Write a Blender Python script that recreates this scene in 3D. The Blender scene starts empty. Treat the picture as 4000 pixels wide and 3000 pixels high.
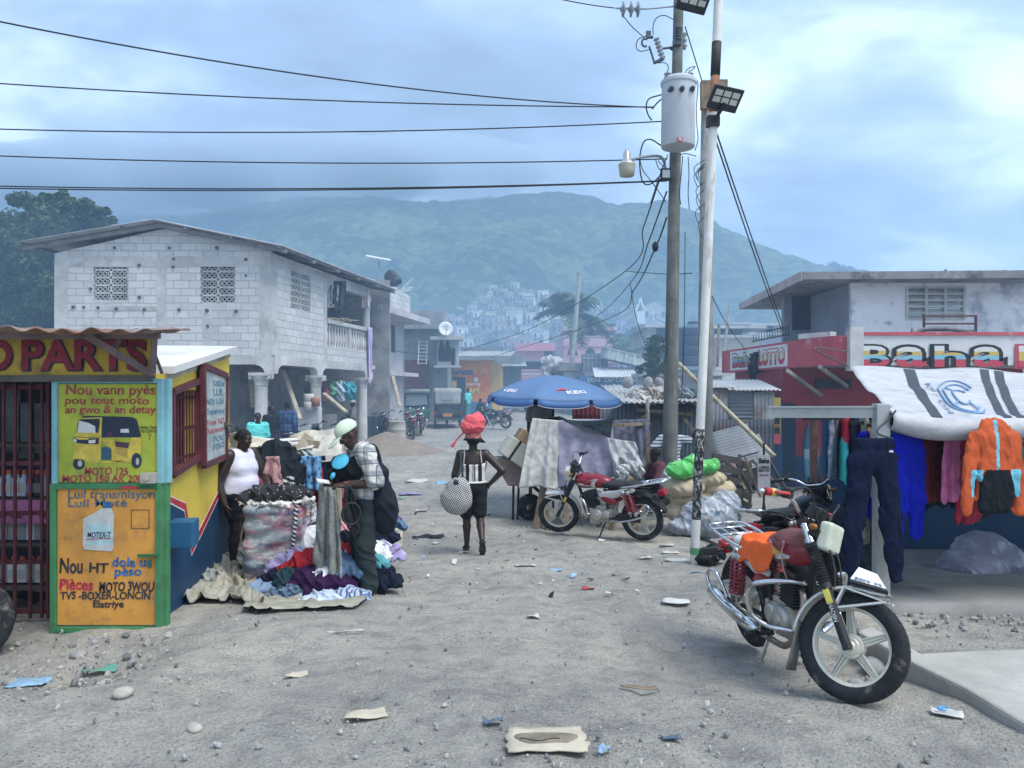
import bpy,math,random
import numpy as np
from mathutils import Matrix,Vector
random.seed(7)
RNG=np.random.default_rng(7)
sc=bpy.context.scene
COL=sc.collection
R=math.radians
# camera, sky, sun, exposure
FPX,CX,HY,CAMZ=1603.7,1106.0,847.0,2.0
cam_d=bpy.data.cameras.new("camera")
cam=bpy.data.objects.new("camera",cam_d)
COL.objects.link(cam)
cam.location=(0,0,CAMZ)
cam.rotation_euler=(R(90),0,0)
cam_d.sensor_fit='HORIZONTAL'
cam_d.angle_x=2*math.atan(1106/FPX)
cam_d.shift_y=17.5/2212
cam_d.clip_start=0.1
cam_d.clip_end=4000
sc.camera=cam
SUN_EL,SUN_AZ=60,128
sun_d=bpy.data.lights.new("sun",'SUN')
sun_d.energy=1.35
sun_d.angle=R(30)
sun_d.color=(1.0,0.96,0.88)
sun=bpy.data.objects.new("sun",sun_d)
COL.objects.link(sun)
sd=Vector((math.sin(R(SUN_AZ))*math.cos(R(SUN_EL)),math.cos(R(SUN_AZ))*math.cos(R(SUN_EL)),math.sin(R(SUN_EL))))
sun.rotation_euler=sd.to_track_quat('Z','Y').to_euler()
sun.location=(0,0,60)
sc.view_settings.view_transform='Standard'
sc.view_settings.look='None'
sc.view_settings.gamma=1.0
sc.view_settings.exposure=1.68
sc.cycles.volume_bounces=1
sc.cycles.max_bounces=6
sc.cycles.transparent_max_bounces=12
W=bpy.data.worlds.new("World")
sc.world=W
W.use_nodes=True
nt=W.node_tree
nt.nodes.clear()
def wn(t,**k):
 n=nt.nodes.new(t)
 for a,b in k.items():
  setattr(n,a,b)
 return n
def wl(a,b):
 nt.links.new(a,b)
sky=wn('ShaderNodeTexSky',sky_type='NISHITA',sun_disc=False)
sky.sun_elevation=R(SUN_EL)
sky.sun_rotation=R(SUN_AZ)
sky.air_density=1.2
sky.dust_density=2.0
tc=wn('ShaderNodeTexCoord')
sep=wn('ShaderNodeSeparateXYZ')
wl(tc.outputs['Generated'],sep.inputs[0])
def wm(op,a,b=None,c=None):
 n=wn('ShaderNodeMath',operation=op)
 for i,x in enumerate((a,b,c)):
  if x is None:
   continue
  if isinstance(x,(int,float)):
   n.inputs[i].default_value=x
  else:
   wl(x,n.inputs[i])
 return n.outputs[0]
zz=wm('ADD',wm('MAXIMUM',sep.outputs['Z'],0.0),0.30)
cmb=wn('ShaderNodeCombineXYZ')
wl(wm('DIVIDE',sep.outputs['X'],zz),cmb.inputs[0])
wl(wm('DIVIDE',sep.outputs['Y'],zz),cmb.inputs[1])
def wnoise(scale,detail,rough,off,stretch=(1,1,1),dist=0.0):
 mp=wn('ShaderNodeMapping')
 mp.inputs['Location'].default_value=off
 mp.inputs['Scale'].default_value=stretch
 wl(cmb.outputs[0],mp.inputs[0])
 n=wn('ShaderNodeTexNoise')
 n.inputs['Scale'].default_value=scale
 n.inputs['Detail'].default_value=detail
 n.inputs['Roughness'].default_value=rough
 n.inputs['Distortion'].default_value=dist
 wl(mp.outputs[0],n.inputs['Vector'])
 return n.outputs['Fac']
n1=wnoise(1.15,9,0.52,(2.1,0.6,0),(0.9,1.1,1),0.2)
n2=wnoise(2.8,8,0.55,(5.3,2.1,0),(0.8,1.3,1),0.4)
right=wm('MULTIPLY_ADD',sep.outputs['X'],0.035,-0.008)
low=wm('MULTIPLY',wm('SUBTRACT',0.42,wm('MINIMUM',sep.outputs['Z'],0.42)),0.05)
f=wm('ADD',wm('ADD',wm('MULTIPLY',n1,0.74),wm('MULTIPLY',n2,0.34)),wm('ADD',right,low))
ramp=wn('ShaderNodeValToRGB')
cr=ramp.color_ramp
cr.elements[0].position=0.445
cr.elements[0].color=(0.125,0.165,0.235,1)
cr.elements[1].position=0.70
cr.elements[1].color=(0.66,0.68,0.69,1)
e=cr.elements.new(0.515);e.color=(0.175,0.235,0.335,1)
e=cr.elements.new(0.565);e.color=(0.25,0.32,0.425,1)
e=cr.elements.new(0.63);e.color=(0.46,0.54,0.63,1)
wl(f,ramp.inputs[0])
bg_sky=wn('ShaderNodeBackground')
bg_sky.inputs['Strength'].default_value=0.05
wl(sky.outputs[0],bg_sky.inputs['Color'])
bg_cl=wn('ShaderNodeBackground')
bg_cl.inputs['Strength'].default_value=1.0
wl(ramp.outputs[0],bg_cl.inputs['Color'])
mixs=wn('ShaderNodeMixShader')
mixs.inputs[0].default_value=0.86
wl(bg_sky.outputs[0],mixs.inputs[1])
wl(bg_cl.outputs[0],mixs.inputs[2])
outw=wn('ShaderNodeOutputWorld')
wl(mixs.outputs[0],outw.inputs[0])
# projection helpers (a measured pixel at a known distance)
def P(px,py,Y):
 return np.array([(px-CX)/FPX*Y,Y,CAMZ+(HY-py)/FPX*Y])
def sm(a,b,x):
 t=np.clip((np.asarray(x,float)-a)/(b-a),0,1)
 return t*t*(3-2*t)
_gy=[-10,0,3,4,5,7,10,13,20,29,34,45,60,120,300,2000]
_gz=[.5,.45,.42,.37,.26,.08,-.08,-.13,-.03,.18,.38,.75,1.0,2.0,4.0,4.0]
def gz(x,y):
 x=np.asarray(x,float);y=np.asarray(y,float)
 z=np.interp(y,_gy,_gz)
 z=z-.25*sm(-1.9,-2.9,x)*sm(3.9,4.6,y)*(1-sm(4.9,5.9,y))
 z=z+.05*sm(-1.6,-2.2,x)*sm(3.0,3.8,y)*(1-sm(4.4,5.2,y))
 z=z-.34*sm(2.5,3.6,x)*sm(6.5,9.0,y)*(1-sm(24,34,y))
 z=z-.07*np.exp(-((x-1.8)**2/.9+(y-4.6)**2/1.2))
 z=z+(.035*np.sin(1.3*x+.7*y)+.03*np.sin(2.1*y-.9*x+1)+.012*np.sin(4.7*x+3.9*y))*(1-sm(30,60,y))*.6
 return z
def GZ(x,y):
 return float(gz(x,y))
def G(px,py):
 """the point of the ground seen at a pixel"""
 lo=1.5
 t=1.5
 while t<400:
  p=P(px,py,t)
  if p[2]<GZ(p[0],p[1]):
   break
  lo=t
  t*=1.03
 hi=t
 for _ in range(30):
  m=(lo+hi)/2
  p=P(px,py,m)
  if p[2]<GZ(p[0],p[1]):
   hi=m
  else:
   lo=m
 return P(px,py,(lo+hi)/2)
# materials
MATS={}
def mat(name,col,rough=.75,var=.14,vs=4.0,bump=0.0,bs=30.0,metal=0.0,spec=.35,dirt=None,alpha=1.0,emit=None,wave=None,trans=0.0):
 """a procedural surface: base colour with uneven tone, optional blotches of a second colour, optional grain"""
 if name in MATS:
  return MATS[name]
 m=bpy.data.materials.new(name)
 m.use_nodes=True
 t=m.node_tree
 b=t.nodes['Principled BSDF']
 b.inputs['Roughness'].default_value=rough
 b.inputs['Metallic'].default_value=metal
 b.inputs['Specular IOR Level'].default_value=spec
 b.inputs['Alpha'].default_value=alpha
 if trans:
  b.inputs['Transmission Weight'].default_value=trans
 c=t.nodes.new('ShaderNodeTexCoord')
 n=t.nodes.new('ShaderNodeTexNoise')
 n.inputs['Scale'].default_value=vs
 n.inputs['Detail'].default_value=7
 n.inputs['Roughness'].default_value=.62
 t.links.new(c.outputs['Object'],n.inputs['Vector'])
 r=t.nodes.new('ShaderNodeValToRGB')
 lo=[max(0,x*(1-var*1.6)) for x in col]
 hi=[min(1,x*(1+var*1.3)) for x in col]
 r.color_ramp.elements[0].position=.3
 r.color_ramp.elements[0].color=(*lo,1)
 r.color_ramp.elements[1].position=.72
 r.color_ramp.elements[1].color=(*hi,1)
 t.links.new(n.outputs['Fac'],r.inputs[0])
 out=r.outputs[0]
 if dirt:
  for dcol,amt,dsc,*dst in ([dirt] if not isinstance(dirt,list) else dirt):
   n2=t.nodes.new('ShaderNodeTexNoise')
   n2.inputs['Scale'].default_value=dsc
   n2.inputs['Detail'].default_value=9
   n2.inputs['Roughness'].default_value=.68
   mp=t.nodes.new('ShaderNodeMapping')
   if dst:
    mp.inputs['Scale'].default_value=dst[0]
   mp.inputs['Location'].default_value=(dsc*3.1,1.7,dsc)
   t.links.new(c.outputs['Object'],mp.inputs[0])
   t.links.new(mp.outputs[0],n2.inputs['Vector'])
   r2=t.nodes.new('ShaderNodeValToRGB')
   p=.72-amt*.42
   r2.color_ramp.elements[0].position=max(0,p-.04)
   r2.color_ramp.elements[1].position=min(1,p+.10)
   t.links.new(n2.outputs['Fac'],r2.inputs[0])
   mx=t.nodes.new('ShaderNodeMixRGB')
   mx.inputs[2].default_value=(*dcol,1)
   t.links.new(r2.outputs[0],mx.inputs[0])
   t.links.new(out,mx.inputs[1])
   out=mx.outputs[0]
 t.links.new(out,b.inputs['Base Color'])
 if bump:
  n3=t.nodes.new('ShaderNodeTexNoise')
  n3.inputs['Scale'].default_value=bs
  n3.inputs['Detail'].default_value=6
  t.links.new(c.outputs['Object'],n3.inputs['Vector'])
  bp=t.nodes.new('ShaderNodeBump')
  bp.inputs['Strength'].default_value=bump
  bp.inputs['Distance'].default_value=.02
  t.links.new(n3.outputs['Fac'],bp.inputs['Height'])
  t.links.new(bp.outputs[0],b.inputs['Normal'])
 if emit:
  b.inputs['Emission Color'].default_value=(*emit[0],1)
  b.inputs['Emission Strength'].default_value=emit[1]
 MATS[name]=m
 return m
def mat_bands(name,cols,scale,rot=(0,0,0),space='Object',width=.5,base=None,rough=.85,kind='stripe',scale2=None):
 """woven patterns: stripes, plaid, checks"""
 if name in MATS:
  return MATS[name]
 m=bpy.data.materials.new(name)
 m.use_nodes=True
 t=m.node_tree
 b=t.nodes['Principled BSDF']
 b.inputs['Roughness'].default_value=rough
 b.inputs['Specular IOR Level'].default_value=.2
 c=t.nodes.new('ShaderNodeTexCoord')
 mp=t.nodes.new('ShaderNodeMapping')
 mp.inputs['Rotation'].default_value=rot
 t.links.new(c.outputs[space],mp.inputs[0])
 s=t.nodes.new('ShaderNodeSeparateXYZ')
 t.links.new(mp.outputs[0],s.inputs[0])
 def saw(o,k,w):
  a=t.nodes.new('ShaderNodeMath');a.operation='MULTIPLY'
  t.links.new(o,a.inputs[0]);a.inputs[1].default_value=k
  q=t.nodes.new('ShaderNodeMath');q.operation='FRACT'
  t.links.new(a.outputs[0],q.inputs[0])
  g=t.nodes.new('ShaderNodeMath');g.operation='LESS_THAN'
  t.links.new(q.outputs[0],g.inputs[0]);g.inputs[1].default_value=w
  return g.outputs[0]
 def mixc(f,a,col,fac=1.0):
  x=t.nodes.new('ShaderNodeMixRGB')
  if fac!=1.0:
   k=t.nodes.new('ShaderNodeMath');k.operation='MULTIPLY'
   t.links.new(f,k.inputs[0]);k.inputs[1].default_value=fac
   f=k.outputs[0]
  t.links.new(f,x.inputs[0])
  if isinstance(a,tuple):
   x.inputs[1].default_value=(*a,1)
  else:
   t.links.new(a,x.inputs[1])
  x.inputs[2].default_value=(*col,1)
  return x.outputs[0]
 sx,sy,sz=s.outputs[0],s.outputs[1],s.outputs[2]
 if kind=='stripe':
  o=mixc(saw(sx,scale,width),cols[0],cols[1])
  if len(cols)>2:
   o=mixc(saw(sx,scale*.5,width*.35),o,cols[2])
 elif kind=='plaid':
  o=mixc(saw(sx,scale,width),cols[0],cols[1],.6)
  o=mixc(saw(sz,scale2 or scale,width),o,cols[1],.6)
  if len(cols)>2:
   o=mixc(saw(sx,scale,.08),o,cols[2],.8)
   o=mixc(saw(sz,scale2 or scale,.08),o,cols[2],.8)
 else:
  a=saw(sx,scale,.5);d=saw(sz,scale2 or scale,.5)
  x=t.nodes.new('ShaderNodeMath');x.operation='COMPARE'
  t.links.new(a,x.inputs[0]);t.links.new(d,x.inputs[1]);x.inputs[2].default_value=.1
  o=mixc(x.outputs[0],cols[0],cols[1])
 t.links.new(o,b.inputs['Base Color'])
 MATS[name]=m
 return m
def mat_spots(name,base,spot,scale,thr=.35,rough=.85):
 if name in MATS:
  return MATS[name]
 m=bpy.data.materials.new(name)
 m.use_nodes=True
 t=m.node_tree
 b=t.nodes['Principled BSDF']
 b.inputs['Roughness'].default_value=rough
 c=t.nodes.new('ShaderNodeTexCoord')
 v=t.nodes.new('ShaderNodeTexVoronoi')
 v.inputs['Scale'].default_value=scale
 t.links.new(c.outputs['Object'],v.inputs['Vector'])
 g=t.nodes.new('ShaderNodeMath');g.operation='LESS_THAN'
 t.links.new(v.outputs['Distance'],g.inputs[0]);g.inputs[1].default_value=thr
 x=t.nodes.new('ShaderNodeMixRGB')
 x.inputs[1].default_value=(*base,1);x.inputs[2].default_value=(*spot,1)
 t.links.new(g.outputs[0],x.inputs[0])
 t.links.new(x.outputs[0],b.inputs['Base Color'])
 MATS[name]=m
 return m
def mat_blocks(name,c1,c2,mortar,bw=.40,bh=.20,dirt=(.2,.2,.2),dark=.3):
 """concrete block wall laid out in metres on the UV map"""
 if name in MATS:
  return MATS[name]
 m=bpy.data.materials.new(name)
 m.use_nodes=True
 t=m.node_tree
 b=t.nodes['Principled BSDF']
 b.inputs['Roughness'].default_value=.9
 b.inputs['Specular IOR Level'].default_value=.15
 uv=t.nodes.new('ShaderNodeUVMap')
 nz=t.nodes.new('ShaderNodeTexNoise')
 nz.inputs['Scale'].default_value=2.2
 nz.inputs['Detail'].default_value=4
 t.links.new(uv.outputs[0],nz.inputs['Vector'])
 ad=t.nodes.new('ShaderNodeVectorMath');ad.operation='MULTIPLY_ADD'
 t.links.new(nz.outputs['Color'],ad.inputs[0])
 ad.inputs[1].default_value=(.06,.06,0)
 t.links.new(uv.outputs[0],ad.inputs[2])
 br=t.nodes.new('ShaderNodeTexBrick')
 br.inputs['Color1'].default_value=(*c1,1)
 br.inputs['Color2'].default_value=(*c2,1)
 br.inputs['Mortar'].default_value=(*mortar,1)
 br.inputs['Scale'].default_value=1
 br.inputs['Brick Width'].default_value=bw
 br.inputs['Row Height'].default_value=bh
 br.inputs['Mortar Size'].default_value=.012
 br.inputs['Mortar Smooth'].default_value=.25
 br.inputs['Bias'].default_value=.1
 t.links.new(ad.outputs[0],br.inputs['Vector'])
 n2=t.nodes.new('ShaderNodeTexNoise')
 n2.inputs['Scale'].default_value=1.1
 n2.inputs['Detail'].default_value=9
 n2.inputs['Roughness'].default_value=.7
 t.links.new(uv.outputs[0],n2.inputs['Vector'])
 r2=t.nodes.new('ShaderNodeValToRGB')
 r2.color_ramp.elements[0].position=.47
 r2.color_ramp.elements[1].position=.72
 t.links.new(n2.outputs['Fac'],r2.inputs[0])
 k=t.nodes.new('ShaderNodeMath');k.operation='MULTIPLY'
 t.links.new(r2.outputs[0],k.inputs[0]);k.inputs[1].default_value=dark
 x=t.nodes.new('ShaderNodeMixRGB')
 t.links.new(k.outputs[0],x.inputs[0])
 t.links.new(br.outputs['Color'],x.inputs[1])
 x.inputs[2].default_value=(*dirt,1)
 t.links.new(x.outputs[0],b.inputs['Base Color'])
 bp=t.nodes.new('ShaderNodeBump')
 bp.inputs['Strength'].default_value=.7
 bp.inputs['Distance'].default_value=.02
 iv=t.nodes.new('ShaderNodeMath');iv.operation='MULTIPLY_ADD'
 t.links.new(br.outputs['Fac'],iv.inputs[0]);iv.inputs[1].default_value=-1
 n4=t.nodes.new('ShaderNodeTexNoise');n4.inputs['Scale'].default_value=14;n4.inputs['Detail'].default_value=6
 t.links.new(uv.outputs[0],n4.inputs['Vector'])
 t.links.new(n4.outputs['Fac'],iv.inputs[2])
 t.links.new(iv.outputs[0],bp.inputs['Height'])
 t.links.new(bp.outputs[0],b.inputs['Normal'])
 MATS[name]=m
 return m
# objects
MW={}
def tag(o,label=None,cat=None,group=None,kind=None):
 if label:o['label']=label
 if cat:o['category']=cat
 if group:o['group']=group
 if kind:o['kind']=kind
 return o
def thing(name,label,cat,loc=(0,0,0),group=None):
 o=bpy.data.objects.new(name,None)
 COL.objects.link(o)
 o.location=tuple(float(a) for a in loc)
 o.empty_display_size=.2
 MW[o]=np.array(o.location,float)
 return tag(o,label,cat,group)
def dup(o,parent=None,loc=None,rz=None,label=None,scale=None):
 c=o.copy()
 COL.objects.link(c)
 if parent:c.parent=parent
 for ch in list(o.children):
  dup(ch,c)
 if loc is not None:c.location=tuple(float(a) for a in loc)
 if rz is not None:c.rotation_euler=(c.rotation_euler[0],c.rotation_euler[1],rz)
 if label:c['label']=label
 if scale:c.scale=(scale,)*3
 MW[c]=np.array(c.location,float)
 return c
def rotm(rx=0,ry=0,rz=0):
 return np.array(Matrix.Rotation(rz,3,'Z')@Matrix.Rotation(ry,3,'Y')@Matrix.Rotation(rx,3,'X'))
def nrm(v):
 v=np.asarray(v,float)
 return v/(np.linalg.norm(v)+1e-12)
def frame(d,up=(0,0,1)):
 d=nrm(d)
 u=np.cross(up,d)
 if np.linalg.norm(u)<1e-5:
  u=np.cross((1,0,0),d)
 u=nrm(u)
 return u,np.cross(d,u),d
_font_cache={}
def text_mesh(s,fat=0.0,ext=.002):
 key=(s,fat,ext)
 if key in _font_cache:
  return _font_cache[key]
 c=bpy.data.curves.new("text",'FONT')
 c.body=s
 c.size=1
 c.extrude=ext
 c.offset=fat
 c.resolution_u=3
 o=bpy.data.objects.new("text",c)
 COL.objects.link(o)
 dg=bpy.context.evaluated_depsgraph_get()
 me=bpy.data.meshes.new_from_object(o.evaluated_get(dg))
 v=np.array([x.co[:] for x in me.vertices]).reshape(-1,3)
 fs=[tuple(p.vertices) for p in me.polygons]
 bpy.data.objects.remove(o)
 bpy.data.curves.remove(c)
 bpy.data.meshes.remove(me)
 _font_cache[key]=(v,fs)
 return v,fs
class MB:
 """collects shapes and links them as ONE mesh object"""
 def __init__(s):
  s.v=[];s.f=[];s.m=[];s.n=0
 def add(s,v,f,mi=0):
  v=np.asarray(v,float).reshape(-1,3)
  s.v.append(v)
  n=s.n
  s.f+=[tuple(i+n for i in q) for q in f]
  s.m+=[mi]*len(f) if isinstance(mi,int) else list(mi)
  s.n+=len(v)
  return s
 def box(s,c,d,rot=None,mi=0):
  x,y,z=[a/2 for a in d]
  v=np.array([[-x,-y,-z],[x,-y,-z],[x,y,-z],[-x,y,-z],[-x,-y,z],[x,-y,z],[x,y,z],[-x,y,z]])
  if rot is not None:
   v=v@(rot if not isinstance(rot,tuple) else rotm(*rot)).T
  return s.add(v+np.asarray(c,float),[(0,3,2,1),(4,5,6,7),(0,1,5,4),(1,2,6,5),(2,3,7,6),(3,0,4,7)],mi)
 def beam(s,a,b,w,h=None,mi=0,up=(0,0,1)):
  h=h or w
  a=np.asarray(a,float);b=np.asarray(b,float)
  u,v2,d=frame(b-a,up)
  v=[]
  for p in (a,b):
   for i,j in ((-1,-1),(1,-1),(1,1),(-1,1)):
    v.append(p+u*w/2*i+v2*h/2*j)
  return s.add(v,[(0,3,2,1),(4,5,6,7),(0,1,5,4),(1,2,6,5),(2,3,7,6),(3,0,4,7)],mi)
 def tube(s,pts,r,n=8,mi=0,caps=True,closed=False):
  pts=np.asarray(pts,float)
  k=len(pts)
  rr=np.full(k,r,float) if np.isscalar(r) else np.asarray(r,float)
  if closed:
   tg=np.roll(pts,-1,0)-np.roll(pts,1,0)
  else:
   tg=np.gradient(pts,axis=0)
  u,w,d=frame(tg[0])
  vs=[]
  an=np.linspace(0,2*np.pi,n,endpoint=False)
  for i in range(k):
   d=nrm(tg[i])
   u=nrm(u-d*np.dot(u,d))
   w=np.cross(d,u)
   vs.append(pts[i]+rr[i]*(np.cos(an)[:,None]*u+np.sin(an)[:,None]*w))
  f=[]
  for i in range(k if closed else k-1):
   a=i*n;b2=((i+1)%k)*n
   for j in range(n):
    j2=(j+1)%n
    f.append((a+j,a+j2,b2+j2,b2+j))
  if caps and not closed:
   f.append(tuple(range(n))[::-1])
   f.append(tuple(range((k-1)*n,k*n)))
  return s.add(np.concatenate(vs),f,mi)
 def cyl(s,a,b,r0,r1=None,n=16,mi=0):
  return s.tube([a,b],[r0,r0 if r1 is None else r1],n,mi)
 def lathe(s,prof,c=(0,0,0),axis=(0,0,1),n=24,mi=0,closed=False):
  u,w,d=frame(axis,(0,1,0) if abs(nrm(axis)[2])>.9 else (0,0,1))
  an=np.linspace(0,2*np.pi,n,endpoint=False)
  ring=np.cos(an)[:,None]*u+np.sin(an)[:,None]*w
  v=np.concatenate([np.asarray(c,float)+ring*r+d*z for r,z in prof])
  k=len(prof)
  f=[]
  for i in range(k if closed else k-1):
   a=i*n;b2=((i+1)%k)*n
   for j in range(n):
    j2=(j+1)%n
    f.append((a+j,a+j2,b2+j2,b2+j))
  return s.add(v,f,mi)
 def prism(s,poly,o,u,v,t,mi=0):
  """polygon in the plane (o, u, v), pushed out by t along u x v"""
  o=np.asarray(o,float);u=np.asarray(u,float);v=np.asarray(v,float)
  n=nrm(np.cross(u,v))
  p=np.array([o+u*a+v*b for a,b in poly])
  k=len(p)
  f=[tuple(range(k))[::-1],tuple(range(k,2*k))]
  for i in range(k):
   j=(i+1)%k
   f.append((i,j,j+k,i+k))
  return s.add(np.concatenate([p,p+n*t]),f,mi)
 def wall(s,poly,holes,o,u,v,t,mi=0):
  """rectangle-holed wall: poly gives (x0, x1, y0, top function); holes are (x0, x1, y0, y1)"""
  x0,x1,y0,top=poly
  xs=sorted({x0,x1,*[h[0] for h in holes],*[h[1] for h in holes],*[q for q in (getattr(top,'xs',[]))]})
  for a,b in zip(xs[:-1],xs[1:]):
   hs=sorted([h for h in holes if h[0]<=a+1e-6 and h[1]>=b-1e-6],key=lambda h:h[2])
   y=y0
   for h in hs:
    if h[2]>y+1e-6:
     s.prism([(a,y),(b,y),(b,h[2]),(a,h[2])],o,u,v,t,mi)
    y=h[3]
   ta,tb=(top(a),top(b)) if callable(top) else (top,top)
   s.prism([(a,y),(b,y),(b,tb),(a,ta)],o,u,v,t,mi)
  return s
 def grid(s,pts,mi=0):
  pts=np.asarray(pts,float)
  a,b,_=pts.shape
  f=[(i*b+j,i*b+j+1,(i+1)*b+j+1,(i+1)*b+j) for i in range(a-1) for j in range(b-1)]
  return s.add(pts.reshape(-1,3),f,mi)
 def text(s,t,o,u,v,h,w=None,mi=0,fat=0.0,ext=.002,shear=0.0,wob=0.0):
  """lettering whose lower left corner is o; h is the capital height, w the full width"""
  vv,fs=text_mesh(t,fat,ext)
  if not len(vv):
   return s
  vv=vv.copy()
  x0,x1=vv[:,0].min(),vv[:,0].max()
  k=h/.73
  kx=k if w is None else w/(x1-x0)
  x=(vv[:,0]-x0)*kx
  y=vv[:,1]*k
  if wob:
   y=y+wob*h*np.sin(x/h*1.7+len(t))+wob*.5*h*np.sin(x/h*4.3)
   x=x+wob*.4*h*np.sin(y/h*3+x/h*2)
  x=x+shear*y
  n=nrm(np.cross(u,v))
  p=np.asarray(o,float)+x[:,None]*np.asarray(u)+y[:,None]*np.asarray(v)+(vv[:,2]+ext)[:,None]*n
  return s.add(p,fs,mi)
 def xform(s,fn):
  s.v=[fn(a) for a in s.v]
  return s
 def build(s,name,mats,parent=None,smooth=False,uv=False,loc=None,bevel=0,solid=0,subsurf=0,auto=None):
  if not isinstance(mats,(list,tuple)):
   mats=[mats]
  V=np.concatenate(s.v) if s.v else np.zeros((0,3))
  if parent is None:
   if loc is None:
    lo,hi=V.min(0),V.max(0)
    loc=np.array([(lo[0]+hi[0])/2,(lo[1]+hi[1])/2,lo[2]])
   off=np.asarray(loc,float)
  else:
   off=MW[parent]
  me=bpy.data.meshes.new(name)
  me.from_pydata((V-off).tolist(),[],s.f)
  for m in mats:
   me.materials.append(m)
  if len(mats)>1:
   me.polygons.foreach_set('material_index',np.array(s.m,np.int32))
  if smooth:
   me.polygons.foreach_set('use_smooth',np.ones(len(me.polygons),bool))
  if uv:
   l=me.uv_layers.new(name="UVMap")
   nv=np.zeros(len(me.polygons)*3);me.polygons.foreach_get('normal',nv);nv=nv.reshape(-1,3)
   lt=np.zeros(len(me.polygons),np.int32);me.polygons.foreach_get('loop_total',lt)
   vi=np.zeros(len(me.loops),np.int32);me.loops.foreach_get('vertex_index',vi)
   nl=np.repeat(nv,lt,0)
   pv=V[vi]
   tx,ty=-nl[:,1],nl[:,0]
   q=np.sqrt(tx*tx+ty*ty)+1e-9
   uu=(pv[:,0]*tx+pv[:,1]*ty)/q
   ww=pv[:,2]
   flat=np.abs(nl[:,2])>.75
   uu=np.where(flat,pv[:,0],uu);ww=np.where(flat,pv[:,1],ww)
   l.data.foreach_set('uv',np.stack([uu,ww],1).ravel())
  o=bpy.data.objects.new(name,me)
  COL.objects.link(o)
  if parent is None:
   o.location=tuple(off)
  else:
   o.parent=parent
  MW[o]=off
  if auto is not None:
   me.polygons.foreach_set('use_smooth',np.ones(len(me.polygons),bool))
   me.set_sharp_from_angle(angle=R(auto))
  if bevel:
   b=o.modifiers.new("bevel",'BEVEL');b.width=bevel;b.segments=2;b.limit_method='ANGLE'
  if solid:
   b=o.modifiers.new("solid",'SOLIDIFY');b.thickness=solid
  if subsurf:
   b=o.modifiers.new("sub",'SUBSURF');b.levels=subsurf;b.render_levels=subsurf
  return o
def quads(name,Q,mats,mi=None,parent=None,smooth=False,loc=None):
 """many loose quads as one mesh, quickly"""
 Q=np.asarray(Q,float)
 n=len(Q)
 V=Q.reshape(-1,3)
 if parent is None:
  if loc is None:
   lo,hi=V.min(0),V.max(0)
   loc=np.array([(lo[0]+hi[0])/2,(lo[1]+hi[1])/2,lo[2]])
  off=np.asarray(loc,float)
 else:
  off=MW[parent]
 me=bpy.data.meshes.new(name)
 me.vertices.add(4*n)
 me.vertices.foreach_set('co',(V-off).ravel())
 me.loops.add(4*n)
 me.loops.foreach_set('vertex_index',np.arange(4*n,dtype=np.int32))
 me.polygons.add(n)
 me.polygons.foreach_set('loop_start',np.arange(0,4*n,4,dtype=np.int32))
 me.polygons.foreach_set('loop_total',np.full(n,4,np.int32))
 for m in (mats if isinstance(mats,(list,tuple)) else [mats]):
  me.materials.append(m)
 if mi is not None:
  me.polygons.foreach_set('material_index',np.asarray(mi,np.int32))
 me.update(calc_edges=True)
 o=bpy.data.objects.new(name,me)
 COL.objects.link(o)
 if parent is None:o.location=tuple(off)
 else:o.parent=parent
 MW[o]=off
 return o
# smooth solids: blended round shapes turned into one continuous skin
def surfnet(F,org,h):
 S=F<0
 nx,ny,nz=F.shape
 c=[(i,j,k) for i in (0,1) for j in (0,1) for k in (0,1)]
 sl=lambda a,o:a[o[0]:nx-1+o[0],o[1]:ny-1+o[1],o[2]:nz-1+o[2]]
 cnt=sum(sl(S,o).astype(np.int8) for o in c)
 act=(cnt>0)&(cnt<8)
 I=np.argwhere(act)
 if len(I)==0:
  return np.zeros((0,3)),np.zeros((0,4),int)
 idx=np.full(act.shape,-1,np.int64)
 idx[act]=np.arange(len(I))
 acc=np.zeros((len(I),3));num=np.zeros(len(I))
 for a in c:
  for ax in range(3):
   if a[ax]:continue
   b=list(a);b[ax]=1
   fa=F[I[:,0]+a[0],I[:,1]+a[1],I[:,2]+a[2]]
   fb=F[I[:,0]+b[0],I[:,1]+b[1],I[:,2]+b[2]]
   x=(fa<0)!=(fb<0)
   t=np.where(x,fa/np.where(x,fa-fb,1),0)
   p=np.repeat(np.array(a,float)[None],len(I),0)
   p[:,ax]+=t
   acc+=np.where(x[:,None],p,0);num+=x
 V=org+(I+acc/num[:,None])*h
 fs=[]
 for ax in range(3):
  o1,o2=[(1,2),(2,0),(0,1)][ax]
  lo=[0,0,0];hi=[nx,ny,nz]
  hi[ax]-=1
  A=[slice(0,n) for n in (nx,ny,nz)];B=list(A)
  A[ax]=slice(0,(nx,ny,nz)[ax]-1);B[ax]=slice(1,None)
  ch=S[tuple(A)]!=S[tuple(B)]
  E=np.argwhere(ch)
  E=E[(E[:,o1]>0)&(E[:,o2]>0)&(E[:,o1]<(nx,ny,nz)[o1]-1)&(E[:,o2]<(nx,ny,nz)[o2]-1)]
  if len(E)==0:continue
  inside=S[E[:,0],E[:,1],E[:,2]]
  q=[]
  for d1,d2 in ((-1,-1),(0,-1),(0,0),(-1,0)):
   e=E.copy();e[:,o1]+=d1;e[:,o2]+=d2
   q.append(idx[e[:,0],e[:,1],e[:,2]])
  q=np.stack(q,1)
  q=np.where(inside[:,None],q,q[:,::-1])
  fs.append(q[(q>=0).all(1)])
 return V,np.concatenate(fs)
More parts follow.
